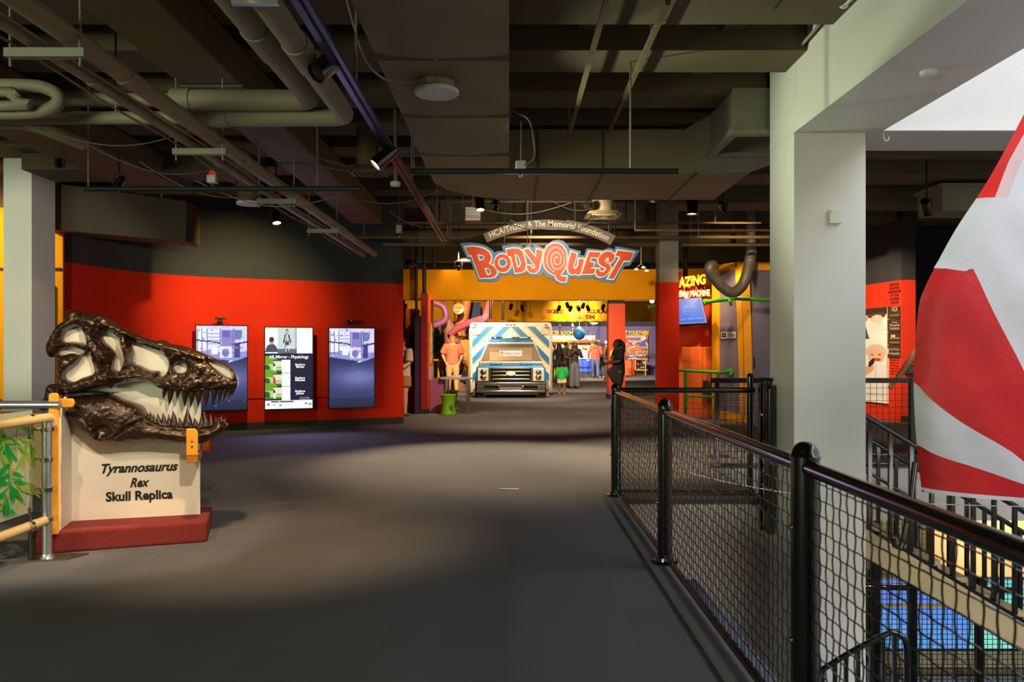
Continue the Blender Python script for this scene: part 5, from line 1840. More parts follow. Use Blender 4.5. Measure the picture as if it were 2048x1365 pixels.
MON = [(444, 736.5, 13.1, 'wall mounted portrait screen with a blue camera picture, behind the skull snout', mirror_view(1, 0)),
       (578, 737, 13.6, 'wall mounted portrait screen with the AR Mirror menu, middle of the three', menu_view()),
       (704, 736.5, 13.95, 'wall mounted portrait screen with a blue camera picture, nearest the wall end', mirror_view(5, .1))]
for px, py, Y, lab, cv in MON:
    c = at(px, py, Y)
    t = thing('wall_monitor', lab, 'screen', c, 0, 'portrait screens on the red wall')
    fm = lambda a, b, d: c + XD * a + NW * d + Vector((0, 0, b))
    rc_ = lambda x0, x1, y0, y1: [(x0, y0), (x1, y0), (x1, y1), (x0, y1)]
    P(t, 'housing', m_matte, lambda m: m.prism(rc_(-MW / 2, MW / 2, -MH / 2, MH / 2), -.055, 0, fm), True, bevel=.006)
    P(t, 'mount', m_matte, lambda m: m.prism(rc_(-.25, .25, -.3, .3), -.2, -.055, fm), True)
    P(t, 'bezel', M('bezel_black', (26, 26, 30), .25), lambda m: [m.prism(rc_(-MW / 2, MW / 2, MH / 2 - .018, MH / 2), 0, .006, fm), m.prism(rc_(-MW / 2, MW / 2, -MH / 2, -MH / 2 + .022), 0, .006, fm), m.prism(rc_(-MW / 2, -MW / 2 + .016, -MH / 2, MH / 2), 0, .006, fm), m.prism(rc_(MW / 2 - .016, MW / 2, -MH / 2, MH / 2), 0, .006, fm)], True)
    W, H = MW - .032, MH - .04
    s = cv.mesh('display', frame(fm(-MW / 2 + .016, -MH / 2 + .022, .002), XD), W, H, scr_m, t)
    if px == 578:
        def tx(st, x, y, fit, size, bold=.002):
            put_text('lettering', st, fm(-MW / 2 + .016 + W * x, -MH / 2 + .022 + H * (1 - y), .0045), XD, size, txt_w, t, fit=fit * W, bold=bold)
        tx('AR Mirror - Physiology', .5, .378, .84, .075, .002)
        for k, (a_, b_) in enumerate((('Explore', 'Bones'), ('Explore', 'Muscles'), ('Explore', 'Joints'))):
            tx(a_, .735, .468 + .165 * k, .21, .05)
            tx(b_, .735, .496 + .165 * k, .17 if k != 1 else .21, .05)
        tx('Activate Windows', .83, .873, .21, .022, 0)
        tx('Go to Settings to activate', .83, .892, .21, .018, 0)
lamp_area(at(600, 760, 13.0), at(620, 900, 9), 14, 1.6, 1.0, (.55, .52, 1))
for px, py, Y, lab in ((440, 638, 13.2, 'small black camera bar on the red wall over the left screen'), (702, 643, 14.05, 'small black camera bar on the red wall over the right screen')):
    c = at(px, py, Y)
    t = thing('camera_bar', lab, 'camera', c)
    fm = lambda a, b, d: XD * a + NW * d + Vector((0, 0, b))
    P(t, 'body', m_matte, lambda m: m.prism([(-.085, -.012), (.085, -.012), (.085, .022), (-.085, .022)], 0, .05, fm), bevel=.006)
    P(t, 'base', m_matte, lambda m: m.prism([(-.05, -.06), (.05, -.06), (.03, -.012), (-.03, -.012)], -.16, .03, fm), bevel=.004)
    P(t, 'lens', m_chrome, lambda m: m.ball(fm(0, .005, .052), .008))
# ------------------------------------------------------------------ the ambulance front
t = thing('ambulance', 'white play ambulance with blue and gold chevrons and a chrome grille facing us', 'ambulance', (.054, 22.5, 0))
a_wh = M('ambulance_white', (236, 226, 208), .4, 0, .03, 3)
a_bl = M('ambulance_blue', (34, 122, 184), .35, 0, .05, 4)
a_gd = M('ambulance_gold', (226, 160, 46), .4, 0, .05, 4)
a_in = M('cab_beige', (228, 216, 196), .6, 0, .05, 3)
a_rd = EM('marker_red', (190, 30, 24), .35)
HB, ZB, ZT, YB = 1.265, .06, 2.25, 1.7


def arch_rect(h, z0, z1, r):
    p = [(-h, z0), (h, z0)]
    for k in range(6):
        a = math.pi / 2 * k / 5
        p.append((h - r + r * math.cos(a), z1 - r + r * math.sin(a)))
    for k in range(6):
        a = math.pi / 2 + math.pi / 2 * k / 5
        p.append((-h + r + r * math.cos(a), z1 - r + r * math.sin(a)))
    return p


P(t, 'box_body', a_wh, lambda m: m.prism(arch_rect(HB, ZB, ZT, .09), YB + .02, YB + 1.2, lambda a, b, d: (a, d, b)))
P(t, 'front_panel', a_wh, lambda m: m.prism(arch_rect(HB - .04, ZB + .02, ZT - .02, .08), YB, YB + .02, lambda a, b, d: (a, d, b)))
PS(t, 'edge_trim', M('tread_plate', (190, 184, 172), .35, .7, .25, 60), lambda m: [m.box(s * HB - .03, s * HB + .03, YB - .02, YB + .05, ZB, ZT - .2) for s in (-1, 1)], bevel=.008)


def clip(poly, x0, x1, z0, z1):
    def cut(pl, f, g):
        out = []
        for i in range(len(pl)):
            a, b = pl[i], pl[(i + 1) % len(pl)]
            if f(a) >= 0:
                out.append(a)
            if (f(a) >= 0) != (f(b) >= 0):
                s = f(a) / (f(a) - f(b))
                out.append((a[0] + (b[0] - a[0]) * s, a[1] + (b[1] - a[1]) * s))
        return out
    for f in (lambda p: p[0] - x0, lambda p: x1 - p[0], lambda p: p[1] - z0, lambda p: z1 - p[1]):
        if poly:
            poly = cut(poly, f, 0)
    return poly


# apex of the middle white triangle at z = 2.08
per, k_ = .515, 1.0
for s in (-1, 1):
    for i in range(-1, 6):
        zt = 2.08 - per * (i - 1)
        for nm, mt, za, zb, y in (('chevron_stripe', a_bl, zt + .045, zt + .27, -.006), ('chevron_border', a_gd, zt, zt + .045, -.006)):
            X = HB
            pl = [(0, za), (0, zb), (s * 2.4, zb - 2.4 * k_), (s * 2.4, za - 2.4 * k_)]
            pl = clip(pl, -HB + .07, HB - .07, ZB + .06, ZT - .13)
            if len(pl) > 2:
                P(t, nm, mt, lambda m: m.prism(pl, YB + y, YB + .004, lambda a, b, d: (a, d, b)))
for x in (-1.1, -.11, 0, .11, 1.1):
    P(t, 'marker_light', a_rd, lambda m: m.box(x - .045, x + .045, YB - .02, YB, 2.155, 2.185), bevel=.006)
for s in (-1, 1):
    P(t, 'corner_lamp', M('lamp_cream', (222, 196, 160), .3, 0, .15, 60, .5, 60), lambda m: m.box(s * 1.06 - .125, s * 1.06 + .125, YB - .05, YB, 1.86, 2.05), bevel=.02)
# cab
cab = [(-.74, 1.6, 1.4), (.74, 1.6, 1.4)]
P(t, 'cab_roof', a_bl, lambda m: m.hexa([(-.74, 1.38, 1.6), (.74, 1.38, 1.6), (.74, 1.72, 1.62), (-.74, 1.72, 1.62), (-.62, 1.5, 1.74), (.62, 1.5, 1.74), (.62, 1.72, 1.76), (-.62, 1.72, 1.76)]), bevel=.02)
P(t, 'windshield_frame', a_wh, lambda m: [m.tube([(-.93, .72, 1.02), (-.72, 1.4, 1.60), (.72, 1.4, 1.60), (.93, .72, 1.02), (-.93, .72, 1.02)], .035, 8)], smooth=50)
PS(t, 'cab_interior', a_in, lambda m: [m.hexa([(-.9, .8, 1.0), (.9, .8, 1.0), (.62, 1.66, 1.08), (-.62, 1.66, 1.08), (-.9, .8, 1.01), (.9, .8, 1.01), (.62, 1.66, 1.09), (-.62, 1.66, 1.09)]), m.box(-.66, .66, 1.64, 1.68, 1.05, 1.62),
                                     m.add([(-.9, .8, 1.0), (-.66, 1.66, 1.0), (-.66, 1.66, 1.62), (-.70, 1.42, 1.6)], [(0, 1, 2, 3)]), m.add([(.9, .8, 1.0), (.66, 1.66, 1.0), (.66, 1.66, 1.62), (.70, 1.42, 1.6)], [(3, 2, 1, 0)])])
PS(t, 'door_side', a_wh, lambda m: [m.hexa([(s * .93, .75, .5), (s * 1.02, .75, .5), (s * .95, 1.7, .5), (s * .8, 1.7, .5), (s * .92, .75, 1.02), (s * .96, .75, 1.0), (s * .76, 1.7, 1.6), (s * .70, 1.7, 1.6)]) for s in (1,)] + [m.hexa([(-1.02, .75, .5), (-.93, .75, .5), (-.8, 1.7, .5), (-.95, 1.7, .5), (-.96, .75, 1.0), (-.92, .75, 1.02), (-.70, 1.7, 1.6), (-.76, 1.7, 1.6)])])
P(t, 'windshield', GLASS('windshield_glass', (232, 228, 222), .93), lambda m: m.add([(-.91, .70, 1.02), (.91, .70, 1.02), (.71, 1.38, 1.60), (-.71, 1.38, 1.60), (-.91, .705, 1.025), (.91, .705, 1.025), (.71, 1.385, 1.605), (-.71, 1.385, 1.605)], [(0, 1, 2, 3), (7, 6, 5, 4), (0, 4, 5, 1), (1, 5, 6, 2), (2, 6, 7, 3), (3, 7, 4, 0)]))
sgn_ = P(t, 'windshield_sign', M('sign_white', (238, 234, 232), .5), lambda m: m.box(-.335, .335, .92, .935, 1.21, 1.375))
nav = M('sign_navy', (58, 48, 140), .5)
put_text('lettering', "Children's Hospital", (.05, .918, 1.265), (1, 0, 0), .09, nav, sgn_, fit=.50, bold=.001, world=False)
put_text('lettering', 'The', (-.185, .918, 1.342), (1, 0, 0), .03, nav, sgn_, fit=.05, world=False)
P(sgn_, 'logo', M('logo_red', (196, 60, 70), .5), lambda m: [m.prism([(-.31, 1.31), (-.262, 1.36), (-.214, 1.31)], .916, .92, lambda a, b, d: (a, d, b)), m.prism([(-.295, 1.235), (-.275, 1.235), (-.275, 1.31), (-.295, 1.31)], .916, .92, lambda a, b, d: (a, d, b)), m.prism([(-.25, 1.235), (-.23, 1.235), (-.23, 1.31), (-.25, 1.31)], .916, .92, lambda a, b, d: (a, d, b))])
P(sgn_, 'underline', nav, lambda m: m.box(-.12, .17, .916, .92, 1.232, 1.24))
lb = P(t, 'light_bar', a_wh, lambda m: m.box(-.6, .6, 1.45, 1.6, 1.755, 1.79), bevel=.01)
PS(lb, 'beacon', a_rd, lambda m: [m.box(x - w, x + w, 1.43, 1.6, 1.765, 1.80) for x, w in ((-.56, .045), (-.40, .055), (-.30, .05), (.1, .055), (.22, .05), (.56, .045))])
PS(t, 'roof_marker', a_bl, lambda m: [m.box(-.14, .14, 1.36, 1.42, 1.64, 1.72), m.box(-.62, -.3, 1.37, 1.42, 1.63, 1.70), m.box(.3, .62, 1.37, 1.42, 1.63, 1.70)], bevel=.01)
# bonnet and front
P(t, 'bonnet', a_bl, lambda m: m.hexa([(-.99, .12, .86), (.99, .12, .86), (.99, .8, .90), (-.99, .8, .90), (-.92, .16, .95), (.92, .16, .95), (.92, .8, 1.02), (-.92, .8, 1.02)]), bevel=.03, seg=3)
PS(t, 'bonnet_scoop', a_bl, lambda m: [m.box(s * .44 - .17, s * .44 + .17, .2, .7, .96, 1.025) for s in (-1, 1)], bevel=.03, seg=3)
P(t, 'front_body', M('front_dark', (36, 34, 36), .4), lambda m: m.box(-.97, .97, .14, 1.7, .2, .88))
for s in (-1, 1):
    P(t, 'fender', a_bl, lambda m: m.box(s * .985 - .03, s * .985 + .03, .16, .9, .4, .9), bevel=.02)
    h = P(t, 'headlight', M('headlight_glass', (240, 222, 184), .15, .25, .35, 30, .9, 26), lambda m: m.hexa([(s * .80 - .165, .07, .49), (s * .80 + .165, .09, .49), (s * .80 + .165, .16, .49), (s * .80 - .165, .16, .49), (s * .80 - .165, .07, .87), (s * .80 + .165, .09, .87), (s * .80 + .165, .16, .87), (s * .80 - .165, .16, .87)]), bevel=.02)
    PS(h, 'reflector', m_chrome, lambda m: [m.ball((s * .80, .07, z), (.09, .03, .08)) for z in (.6, .75)], smooth=180)
    P(t, 'grille_surround', m_chrome, lambda m: m.box(s * .605 - .04, s * .605 + .04, .05, .14, .5, .88), bevel=.015)
    P(t, 'wheel', M('tyre', (20, 19, 19), .8), lambda m: m.tube([(s * .93 - .12, .62, .3), (s * .93 + .1, .62, .3)], .3, 24), smooth=50)
    P(t, 'skirt', m_matte, lambda m: m.box(s * .85 - .14, s * .85 + .14, .12, .4, .015, .2), bevel=.01)
P(t, 'grille_back', m_black, lambda m: m.box(-.57, .57, .1, .14, .5, .88))
for z in (.545, .655, .765, .86):
    P(t, 'grille_bar', m_chrome, lambda m: m.box(-.55, .55, .03, .11, z - .022, z + .022), bevel=.012)
P(t, 'grille_mesh', m_black, lambda m: [m.box(-.55 + .044 * k, -.54 + .044 * k, .06, .1, .5, .88) for k in range(26)])['kind'] = 'stuff'
e = P(t, 'emblem', M('emblem_cream', (240, 226, 192), .35), lambda m: m.lathe([(.13, 0), (.135, .02), (.12, .03)], 28, (0, .03, .71), Matrix.Rotation(R(90), 3, 'X'), 1, .45), smooth=40)
P(e, 'emblem_rim', m_chrome, lambda m: m.lathe([(.145, -.004), (.145, .012), (.13, .014)], 28, (0, .03, .71), Matrix.Rotation(R(90), 3, 'X'), 1, .48), smooth=40)
bmp = P(t, 'bumper', m_chrome, lambda m: [m.box(-1.0, 1.0, -.02, .12, .36, .455), m.box(-1.0, 1.0, -.02, .12, .165, .225), m.box(-1.0, -.76, -.02, .12, .225, .36), m.box(.76, 1.0, -.02, .12, .225, .36), m.box(-.37, -.32, -.02, .12, .225, .36), m.box(.32, .37, -.02, .12, .225, .36)], bevel=.012)
P(bmp, 'number_plate', M('plate_grey', (120, 104, 84), .4), lambda m: m.box(-.32, .32, .03, .06, .23, .355))
PS(bmp, 'opening', m_matte, lambda m: [m.box(-.76, -.37, .06, .1, .225, .36), m.box(.37, .76, .06, .1, .225, .36)])
P(t, 'lower_valance', m_chrome, lambda m: m.tube([(-.8, .1, .12), (.8, .1, .12)], .02, 8), smooth=50)
for s in (-1, 1):
    PS(t, 'jack_foot', m_tan, lambda m: [m.lathe([(.09, 0), (.08, .03), (.04, .05), (.04, .12)], 12, (s * 1.12, YB - .35, 0)), m.box(s * 1.12 - .02, s * 1.12 + .02, YB - .37, YB + .05, .05, .12)])
# ------------------------------------------------------------------ exhibits
def vp(A, B):
    """vertical plane through the floor points A, B: (px, py, off) -> point, off towards the camera"""
    A, B = Vector((*A, 0)), Vector((*B, 0))
    u = (B - A).normalized()
    n = Vector((u.y, -u.x, 0))

    def f(px, py, off=0.0):
        dx, dz = (px - VX) / F, (VY - py) / F
        s = (n.dot(A) + off) / (n.x * dx + n.y)
        return Vector((dx * s, s, CAMZ + dz * s))
    f.u, f.n = u, n
    return f


def slab(m, f, pts, o0, o1):
    a = [f(x, y) for x, y in pts]
    n = len(a)
    m.add([p + f.n * o0 for p in a] + [p + f.n * o1 for p in a], [tuple(range(n)), tuple(range(2 * n - 1, n - 1, -1))] + [(i, n + i, n + (i + 1) % n, (i + 1) % n) for i in range(n)])


# --- purple and yellow machine room
f1 = vp((4.16, 15.83), (4.56, 15.06))
f2 = vp((4.56, 15.06), (6.2, 15.35))
t = thing('exhibit_booth', 'purple walled exhibit booth with slanted yellow frames beside the white column', 'booth', (4.6, 15.4, 0))
mp = M('booth_purple', (104, 96, 122), .6, 0, .06, 4)
my = M('booth_yellow', (226, 152, 20), .5, 0, .08, 4)
P(t, 'panel', mp, lambda m: slab(m, f1, [(1428, 535), (1488, 528), (1490, 843), (1428, 836)], -.12, 0), True)
P(t, 'panel', mp, lambda m: slab(m, f2, [(1488, 528), (1600, 528), (1600, 846), (1488, 844)], -.12, 0), True)
for pts in ([(1426, 531), (1440, 529), (1439, 840), (1426, 838)], [(1426, 531.5), (1476.5, 524.5), (1476.5, 538), (1440, 545.5)], [(1439, 822), (1487, 829), (1492, 845), (1438, 838)], [(1472, 525), (1484, 525), (1490, 845), (1484, 845)]):
    P(t, 'frame', my, lambda m: slab(m, f1, pts, 0, .03), True)
for pts in ([(1484, 525), (1497, 525), (1506, 846), (1490, 845)], [(1484, 525), (1600, 525), (1600, 541), (1484, 541)]):
    P(t, 'frame', my, lambda m: slab(m, f2, pts, 0, .03), True)
PS(t, 'rivet', my, lambda m: [m.ball(f1(1479 + 8 * k / 9, 560 + 30 * k, .032), .012, 6, 4) for k in range(9)] + [m.ball(f2(1493 + 6 * k / 9, 560 + 30 * k, .032), .012, 6, 4) for k in range(9)], True)
pl = P(t, 'sponsor_sign', M('sign_ivory', (226, 220, 206), .5), lambda m: slab(m, f1, [(1443, 664.5), (1472, 663.5), (1472, 676.5), (1443, 678)], 0, .015), True)
P(pl, 'sign_block', M('sign_ink', (44, 48, 74), .5), lambda m: slab(m, f1, [(1445, 666.5), (1454, 666.3), (1454, 674.6), (1445, 675.2)], .015, .018), True)
put_text('lettering', 'TriStar', f1(1463, 673.6, .018), f1.u, .09, M('sign_ink', (44, 48, 74), .5), pl, fit=(f1(1470.5, 673) - f1(1455.5, 673)).length, bold=.001)
put_text('lettering', 'HCA', f1(1449.5, 672.9, .02), f1.u, .06, M('sign_ivory', (226, 220, 206), .5), pl, fit=(f1(1453, 673) - f1(1446, 673)).length)
P(t, 'handle', m_black, lambda m: m.tube([f2(1507, 715, .0), f2(1509, 718, .06), f2(1509, 732, .06), f2(1507, 735, 0)], .012, 6), True)

m_grn = M('green_pipe_paint', (70, 150, 34), .4, 0, .08, 6)
t = thing('green_railing', 'bright green pipe railing in front of the orange exhibit boxes', 'railing', at(1400, 840, 15.3))
P(t, 'rail', m_grn, lambda m: m.tube([at(1345, 740, 15.2), at(1436, 745, 15.0)], .035, 10), True, smooth=50)
P(t, 'rail', m_grn, lambda m: m.tube([at(1436, 746, 15.0), at(1458, 744.5, 15.35)], .035, 10), True, smooth=50)
P(t, 'flange', m_grn, lambda m: m.tube([at(1458, 744.5, 15.32), at(1461, 744.5, 15.4)], .075, 14), True, smooth=50)
for px in (1371, 1436):
    c = at(px, 742, 15.1)
    P(t, 'post', m_grn, lambda m: m.tube([(c.x, 15.1, 0), (c.x, 15.1, c.z)], .032, 10), True, smooth=50)
P(t, 'low_rail', m_grn, lambda m: m.tube([at(1371, 792, 15.1), at(1436, 794, 15.1)], .02, 8), True, smooth=50)
t = thing('green_pipe', 'bright green pipe bending round the top of the purple booth', 'pipe', at(1470, 600, 14.9))
P(t, 'pipe', m_grn, lambda m: m.tube([at(1403, 605, 15.6), at(1440, 601, 15.1), at(1472, 597, 14.75), at(1600, 603, 14.9)], .042, 10), True, smooth=50)
P(t, 'bracket', m_grn, lambda m: [m.tube([at(1460, 600, 14.85), at(1462, 609, 15.2)], .035, 8), m.tube([at(1410, 605, 15.5), at(1413, 604, 15.46)], .07, 10)], True, smooth=50)

t = thing('flexible_hose', 'thick grey ribbed hose drooping from the ceiling over the purple booth', 'hose', at(1460, 580, 14.7))
hp_ = smooth_loop([tuple(at(x, y, d)) for x, y, d in ((1503, 503, 14.9), (1499, 525, 14.7), (1493, 550, 14.55), (1484, 572, 14.4), (1466, 586, 14.35), (1446, 576, 14.4), (1430, 558, 14.5), (1420, 544, 14.6), (1420, 534, 14.8), (1426, 530, 15.1))], 16, False)
P(t, 'hose', M('hose_grey', (104, 98, 92), .45, .3, .12, 20), lambda m: m.tube(hp_, [.088 + .014 * (i % 2) for i in range(len(hp_))], 16), True, smooth=20)
P(t, 'collar', m_cable, lambda m: m.tube([at(1503, 503, 14.9), (at(1505, 500, 14.9).x, 15.0, 4.49)], .09, 12), True, smooth=50)

t = thing('machine_dome', 'round red and orange exhibit sign with yellow and white words AZING MACHINE', 'sign', (3.75, 16.4, 2.3))
dc = at(1374, 611, 16.25)
md = M('dome_red', (222, 66, 34), .45, 0, .08, 3)
P(t, 'dome', md, lambda m: m.ball(dc, (.56, .3, .56), 32, 20), True, smooth=180)
P(t, 'half_disc', M('dome_orange', (236, 112, 52), .5), lambda m: m.ball(at(1352, 580, 17.2), (.36, .1, .40), 24, 14), True, smooth=180)
P(t, 'pole', m_base, lambda m: m.tube([(dc.x, 16.4, dc.z + .4), (dc.x, 16.4, 4.49)], .05, 10), True)
ly = M('letter_yellow', (250, 204, 60), .4)
lw = M('letter_white', (250, 240, 226), .4)
wv = lambda co: Vector((co.x, co.y + .10 * co.x - .0, co.z))
put_text('lettering', 'AZING', at(1385, 571, 15.88), (1, 0, 0), .27, ly, t, fit=54 * 15.88 / F, bold=.012, extrude=.012, warp=lambda co: Vector((co.x, co.y + .14 * co.x, co.z)))
put_text('lettering', 'MACHiNE', at(1400, 592.5, 15.88), (1, 0, 0), .17, lw, t, fit=39 * 15.88 / F, bold=.008, extrude=.01, warp=lambda co: Vector((co.x, co.y + .06 * co.x, co.z)))
put_text('lettering', 'iNg', at(1366, 594, 15.88), (1, 0, 0), .17, lw, t, fit=20 * 15.88 / F, bold=.008, extrude=.01)

t = thing('info_screen', 'tilted bright blue screen with the word APRIL under the red dome', 'screen', at(1385, 622, 15.3))
q = [at(1335, 601.5, 15.55), at(1402, 595.5, 15.4), at(1413, 645.5, 15.1), at(1335, 650, 15.25)]
nq = (q[1] - q[0]).cross(q[3] - q[0]).normalized()
if nq.y > 0:
    nq = -nq
P(t, 'housing', m_matte, lambda m: m.add([p + (p - sum(q, Vector()) / 4) * .06 - nq * .06 for p in q] + [p + (p - sum(q, Vector()) / 4) * .06 - nq * .002 for p in q], [(0, 1, 2, 3), (7, 6, 5, 4), (0, 4, 5, 1), (1, 5, 6, 2), (2, 6, 7, 3), (3, 7, 4, 0)]), True, bevel=.01)
P(t, 'display_rim', EM('screen_lilac', (186, 170, 236), .9), lambda m: m.add(q, [(3, 2, 1, 0)]), True)
iq = [p + (sum(q, Vector()) / 4 - p) * .045 + nq * .004 for p in q]
P(t, 'display', EM('screen_blue', (24, 116, 226), .95), lambda m: m.add(iq, [(3, 2, 1, 0)]), True)
ux, uy = (q[1] - q[0]).normalized(), (q[1] - q[2]).normalized()
sl = EM('screen_lettering', (190, 176, 240), .9)
for s_, px, py, fw, sz in (('APRIL', 1380, 618, 22, .11), ('SCIENCE AT THE CENTER', 1379, 624, 22, .02), ('TOUCH SCREEN TO BEGIN', 1383, 640, 44, .06)):
    d_ = (px - VX) / F
    # point on the display plane
    dv = Vector((d_, 1, (VY - py) / F))
    o_ = Vector((0, 0, CAMZ))
    k = (iq[0] - o_).dot(nq) / dv.dot(nq)
    put_text('lettering', s_, o_ + dv * k + nq * .006, ux, sz, sl, t, up=uy, fit=fw * 15.3 / F)
P(t, 'map_outline', sl, lambda m: m.tube([(lambda dv: Vector((0, 0, CAMZ)) + dv * ((iq[0] - Vector((0, 0, CAMZ))).dot(nq) / dv.dot(nq)) + nq * .008)(Vector(((x - VX) / F, 1, (VY - y) / F))) for x, y in ((1365, 605), (1366, 609), (1365, 613), (1367, 617), (1367, 624), (1369, 629), (1375, 630))], .006, 5), True)
P(t, 'arm', m_matte, lambda m: m.tube([at(1370, 625, 15.45), at(1366, 628, 16.0), (at(1370, 600, 16).x, 16.62, 1.9)], .03, 8), True)
t = thing('exhibit_cabinet', 'orange exhibit cabinet below the blue APRIL screen', 'cabinet', (3.9, 16.3, 0))
mo = M('cabinet_orange', (232, 104, 30), .5, 0, .06, 4)
P(t, 'door', mo, lambda m: m.box(3.2, 4.02, 16.2, 16.8, .0, 1.46), True, bevel=.01)
P(t, 'door', mo, lambda m: m.box(4.03, 4.32, 16.22, 16.8, .0, 1.46), True, bevel=.01)
P(t, 'back_panel', mo, lambda m: m.box(3.2, 4.32, 16.6, 16.8, 1.46, 2.05), True)
P(t, 'side_panel', m_red, lambda m: m.box(4.28, 4.32, 16.3, 16.6, 1.46, 2.15), True)
P(t, 'light_strip', EM('strip_white', (255, 250, 236), 1.2), lambda m: m.box(4.12, 4.33, 16.25, 16.3, 2.18, 2.22), True)
lamp_spot((4.1, 16.15, 2.12), (3.9, 16.6, 1.65), 7, 150, (1, .75, .4), .9)
t = thing('phone_box', 'small black box with a handset on the orange cabinet behind the green railing', 'box', at(1420, 775, 15.9))
P(t, 'body', m_matte, lambda m: m.box(-.09, .12, 0, .25, -.02, .13), bevel=.015)
P(t, 'bracket', m_matte, lambda m: m.box(-.09, .1, 0, .2, -.15, -.04), bevel=.015)
P(t, 'stem', m_matte, lambda m: m.box(-.02, .08, .02, .12, -.36, -.1), bevel=.015)
P(t, 'mount', m_matte, lambda m: m.box(-.02, .06, .1, .34, -.1, .05))

# --- donor wall
fd = vp((7.00, 19.7), (7.58, 15.06))
t = thing('photo_poster', 'tall white poster with portraits on the red donor wall', 'poster', fd(1755, 804))
cv = Canvas(60, 150, (246, 242, 238))
cv.rect(0, 0, 1, .075, (60, 44, 36))
for x in (.1, .35, .62, .85):
    cv.ell(x, .08, .12, .03, (92, 64, 44))
cv.ell(.30, .11, .2, .05, (196, 140, 76)).ell(.30, .135, .13, .045, (232, 186, 160)).poly([(.02, .32), (.1, .2), (.45, .19), (.56, .33)], (70, 66, 92)).poly([(.2, .2), (.3, .3), (.4, .2)], (244, 240, 240))
cv.ell(.75, .12, .16, .045, (226, 206, 196)).poly([(.58, .24), (.66, .17), (.9, .17), (1, .25)], (232, 228, 232))
cv.rect(0, .36, .2, .56, (128, 120, 190)).ell(.1, .42, .12, .06, (214, 80, 90))
cv.ell(.72, .46, .27, .075, (206, 200, 196)).ell(.73, .50, .22, .085, (232, 182, 156)).line(.64, .545, .83, .545, .012, (160, 80, 70)).ell(.63, .495, .03, .008, (60, 50, 50)).ell(.82, .495, .03, .008, (60, 50, 50))
cv.poly([(.35, .78), (.5, .6), (.66, .57), (.85, .57), (1, .62), (1, .95), (.4, .95)], (232, 236, 248)).line(.72, .6, .72, .74, .02, (206, 214, 236))
cv.ell(.2, .69, .24, .08, (34, 24, 26)).ell(.29, .70, .17, .058, (226, 172, 146)).poly([(0, .95), (.05, .77), (.3, .75), (.46, .95)], (240, 240, 244)).line(.4, .69, .62, .63, .045, (226, 172, 146)).line(.56, .6, .66, .56, .03, (40, 34, 40))
cv.line(.05, .9, .9, .92, .012, (222, 214, 210))
A_, B__ = fd(1700, 806, .03), fd(1774.5, 806, .03)
W_ = (B__ - A_).length
cv.mesh('print', frame(Vector((A_.x, A_.y, .33)) + fd.n * .012, fd.u), W_, 1.92, ATTR('poster_print'), t)
P(t, 'mount', m_white, lambda m: [m.prism([(0, .33), (W_, .33), (W_, 2.25), (0, 2.25)], 0, .03, lambda a, b, d: Vector((A_.x, A_.y, 0)) - fd.n * .03 + fd.u * a + fd.n * d + Vector((0, 0, b)))], True)
pq = M('plaque_brown', (72, 58, 44), .4, .2, .1, 8)
pw = M('plaque_letter', (222, 208, 180), .5)
for i, (y0, y1, lines, lab) in enumerate(((613.5, 638, (('HCA', .11), ('Healthcare Foundation', .03)), 'dark plaque lettered HCA, topmost on the red donor wall'),
                                          (639.5, 664, (('The', .04), ('Memorial', .06), ('Foundation', .06)), 'dark plaque lettered The Memorial Foundation, second from the top'),
                                          (665.5, 690, (('BlueCross BlueShield', .04), ('of Tennessee', .04)), 'dark plaque with two pale shields, third from the top'),
                                          (691.5, 716, (('Saint Thomas', .055), ('Health', .055)), 'dark plaque lettered Saint Thomas Health, lowest of the four'))):
    pts = [(1776, y0 + .4), (1801.5, y0), (1801.5, y1), (1776, y1 - .4)]
    t = thing('donor_plaque', lab, 'plaque', fd(1789, (y0 + y1) / 2), 0, 'dark plaques on the donor wall')
    P(t, 'plate', pq, lambda m: slab(m, fd, pts, 0, .025), True)
    n_ = len(lines)
    for j, (s_, sz) in enumerate(lines):
        yy = y0 + (y1 - y0) * ((j + 1.15) / (n_ + .9)) + (3 if i == 2 else 0)
        put_text('lettering', s_, fd(1789, yy, .027), fd.u, sz * 1.2, pw, t, fit=(.3 if len(s_) > 4 else .17))
    if i == 2:
        PS(t, 'shield', pw, lambda m: [slab(m, fd, [(1785, 670), (1788, 670), (1788, 675.5), (1785, 675.5)], .025, .03), slab(m, fd, [(1789.5, 670), (1792.5, 670), (1792.5, 675.5), (1789.5, 675.5)], .025, .03)], True)
    if i == 3:
        P(t, 'cross', pw, lambda m: [slab(m, fd, [(1778, 697), (1780, 697), (1780, 709), (1778, 709)], .025, .03)], True)
t = thing('wall_lettering', 'dark lettering about the underwriting donors high on the red donor wall', 'lettering', fd(1789, 590))
dk = M('lettering_maroon', (92, 26, 18), .5)
for j, s_ in enumerate(('BODYQUEST', 'GENEROUSLY', 'UNDERWRITTEN', 'BY THE', 'FOLLOWING', 'DONORS')):
    put_text('lettering', s_, fd(1789, 572 + 7.2 * j, .004), fd.u, .075, dk, t, fit=.034 * len(s_) * (1.25 if len(s_) < 7 else 1), bold=.002, extrude=.002)
t = thing('wall_lettering', 'small dark lettering on the red donor wall below the plaques', 'lettering', fd(1789, 735))
for j, s_ in enumerate(('with generous', 'support from', 'The Junior', 'League, 1995', 'Family Friends', 'of the Center')):
    put_text('lettering', s_, fd(1789, 722 + 5.6 * j, .004), fd.u, .045, dk, t, fit=.28, extrude=.001)
t = thing('wall_speaker', 'small dark box on the shaded end face of the donor wall', 'speaker', at(1819, 740, 15.0))
P(t, 'body', m_matte, lambda m: m.box(-.08, .08, -.08, .06, -.09, .09), bevel=.01)
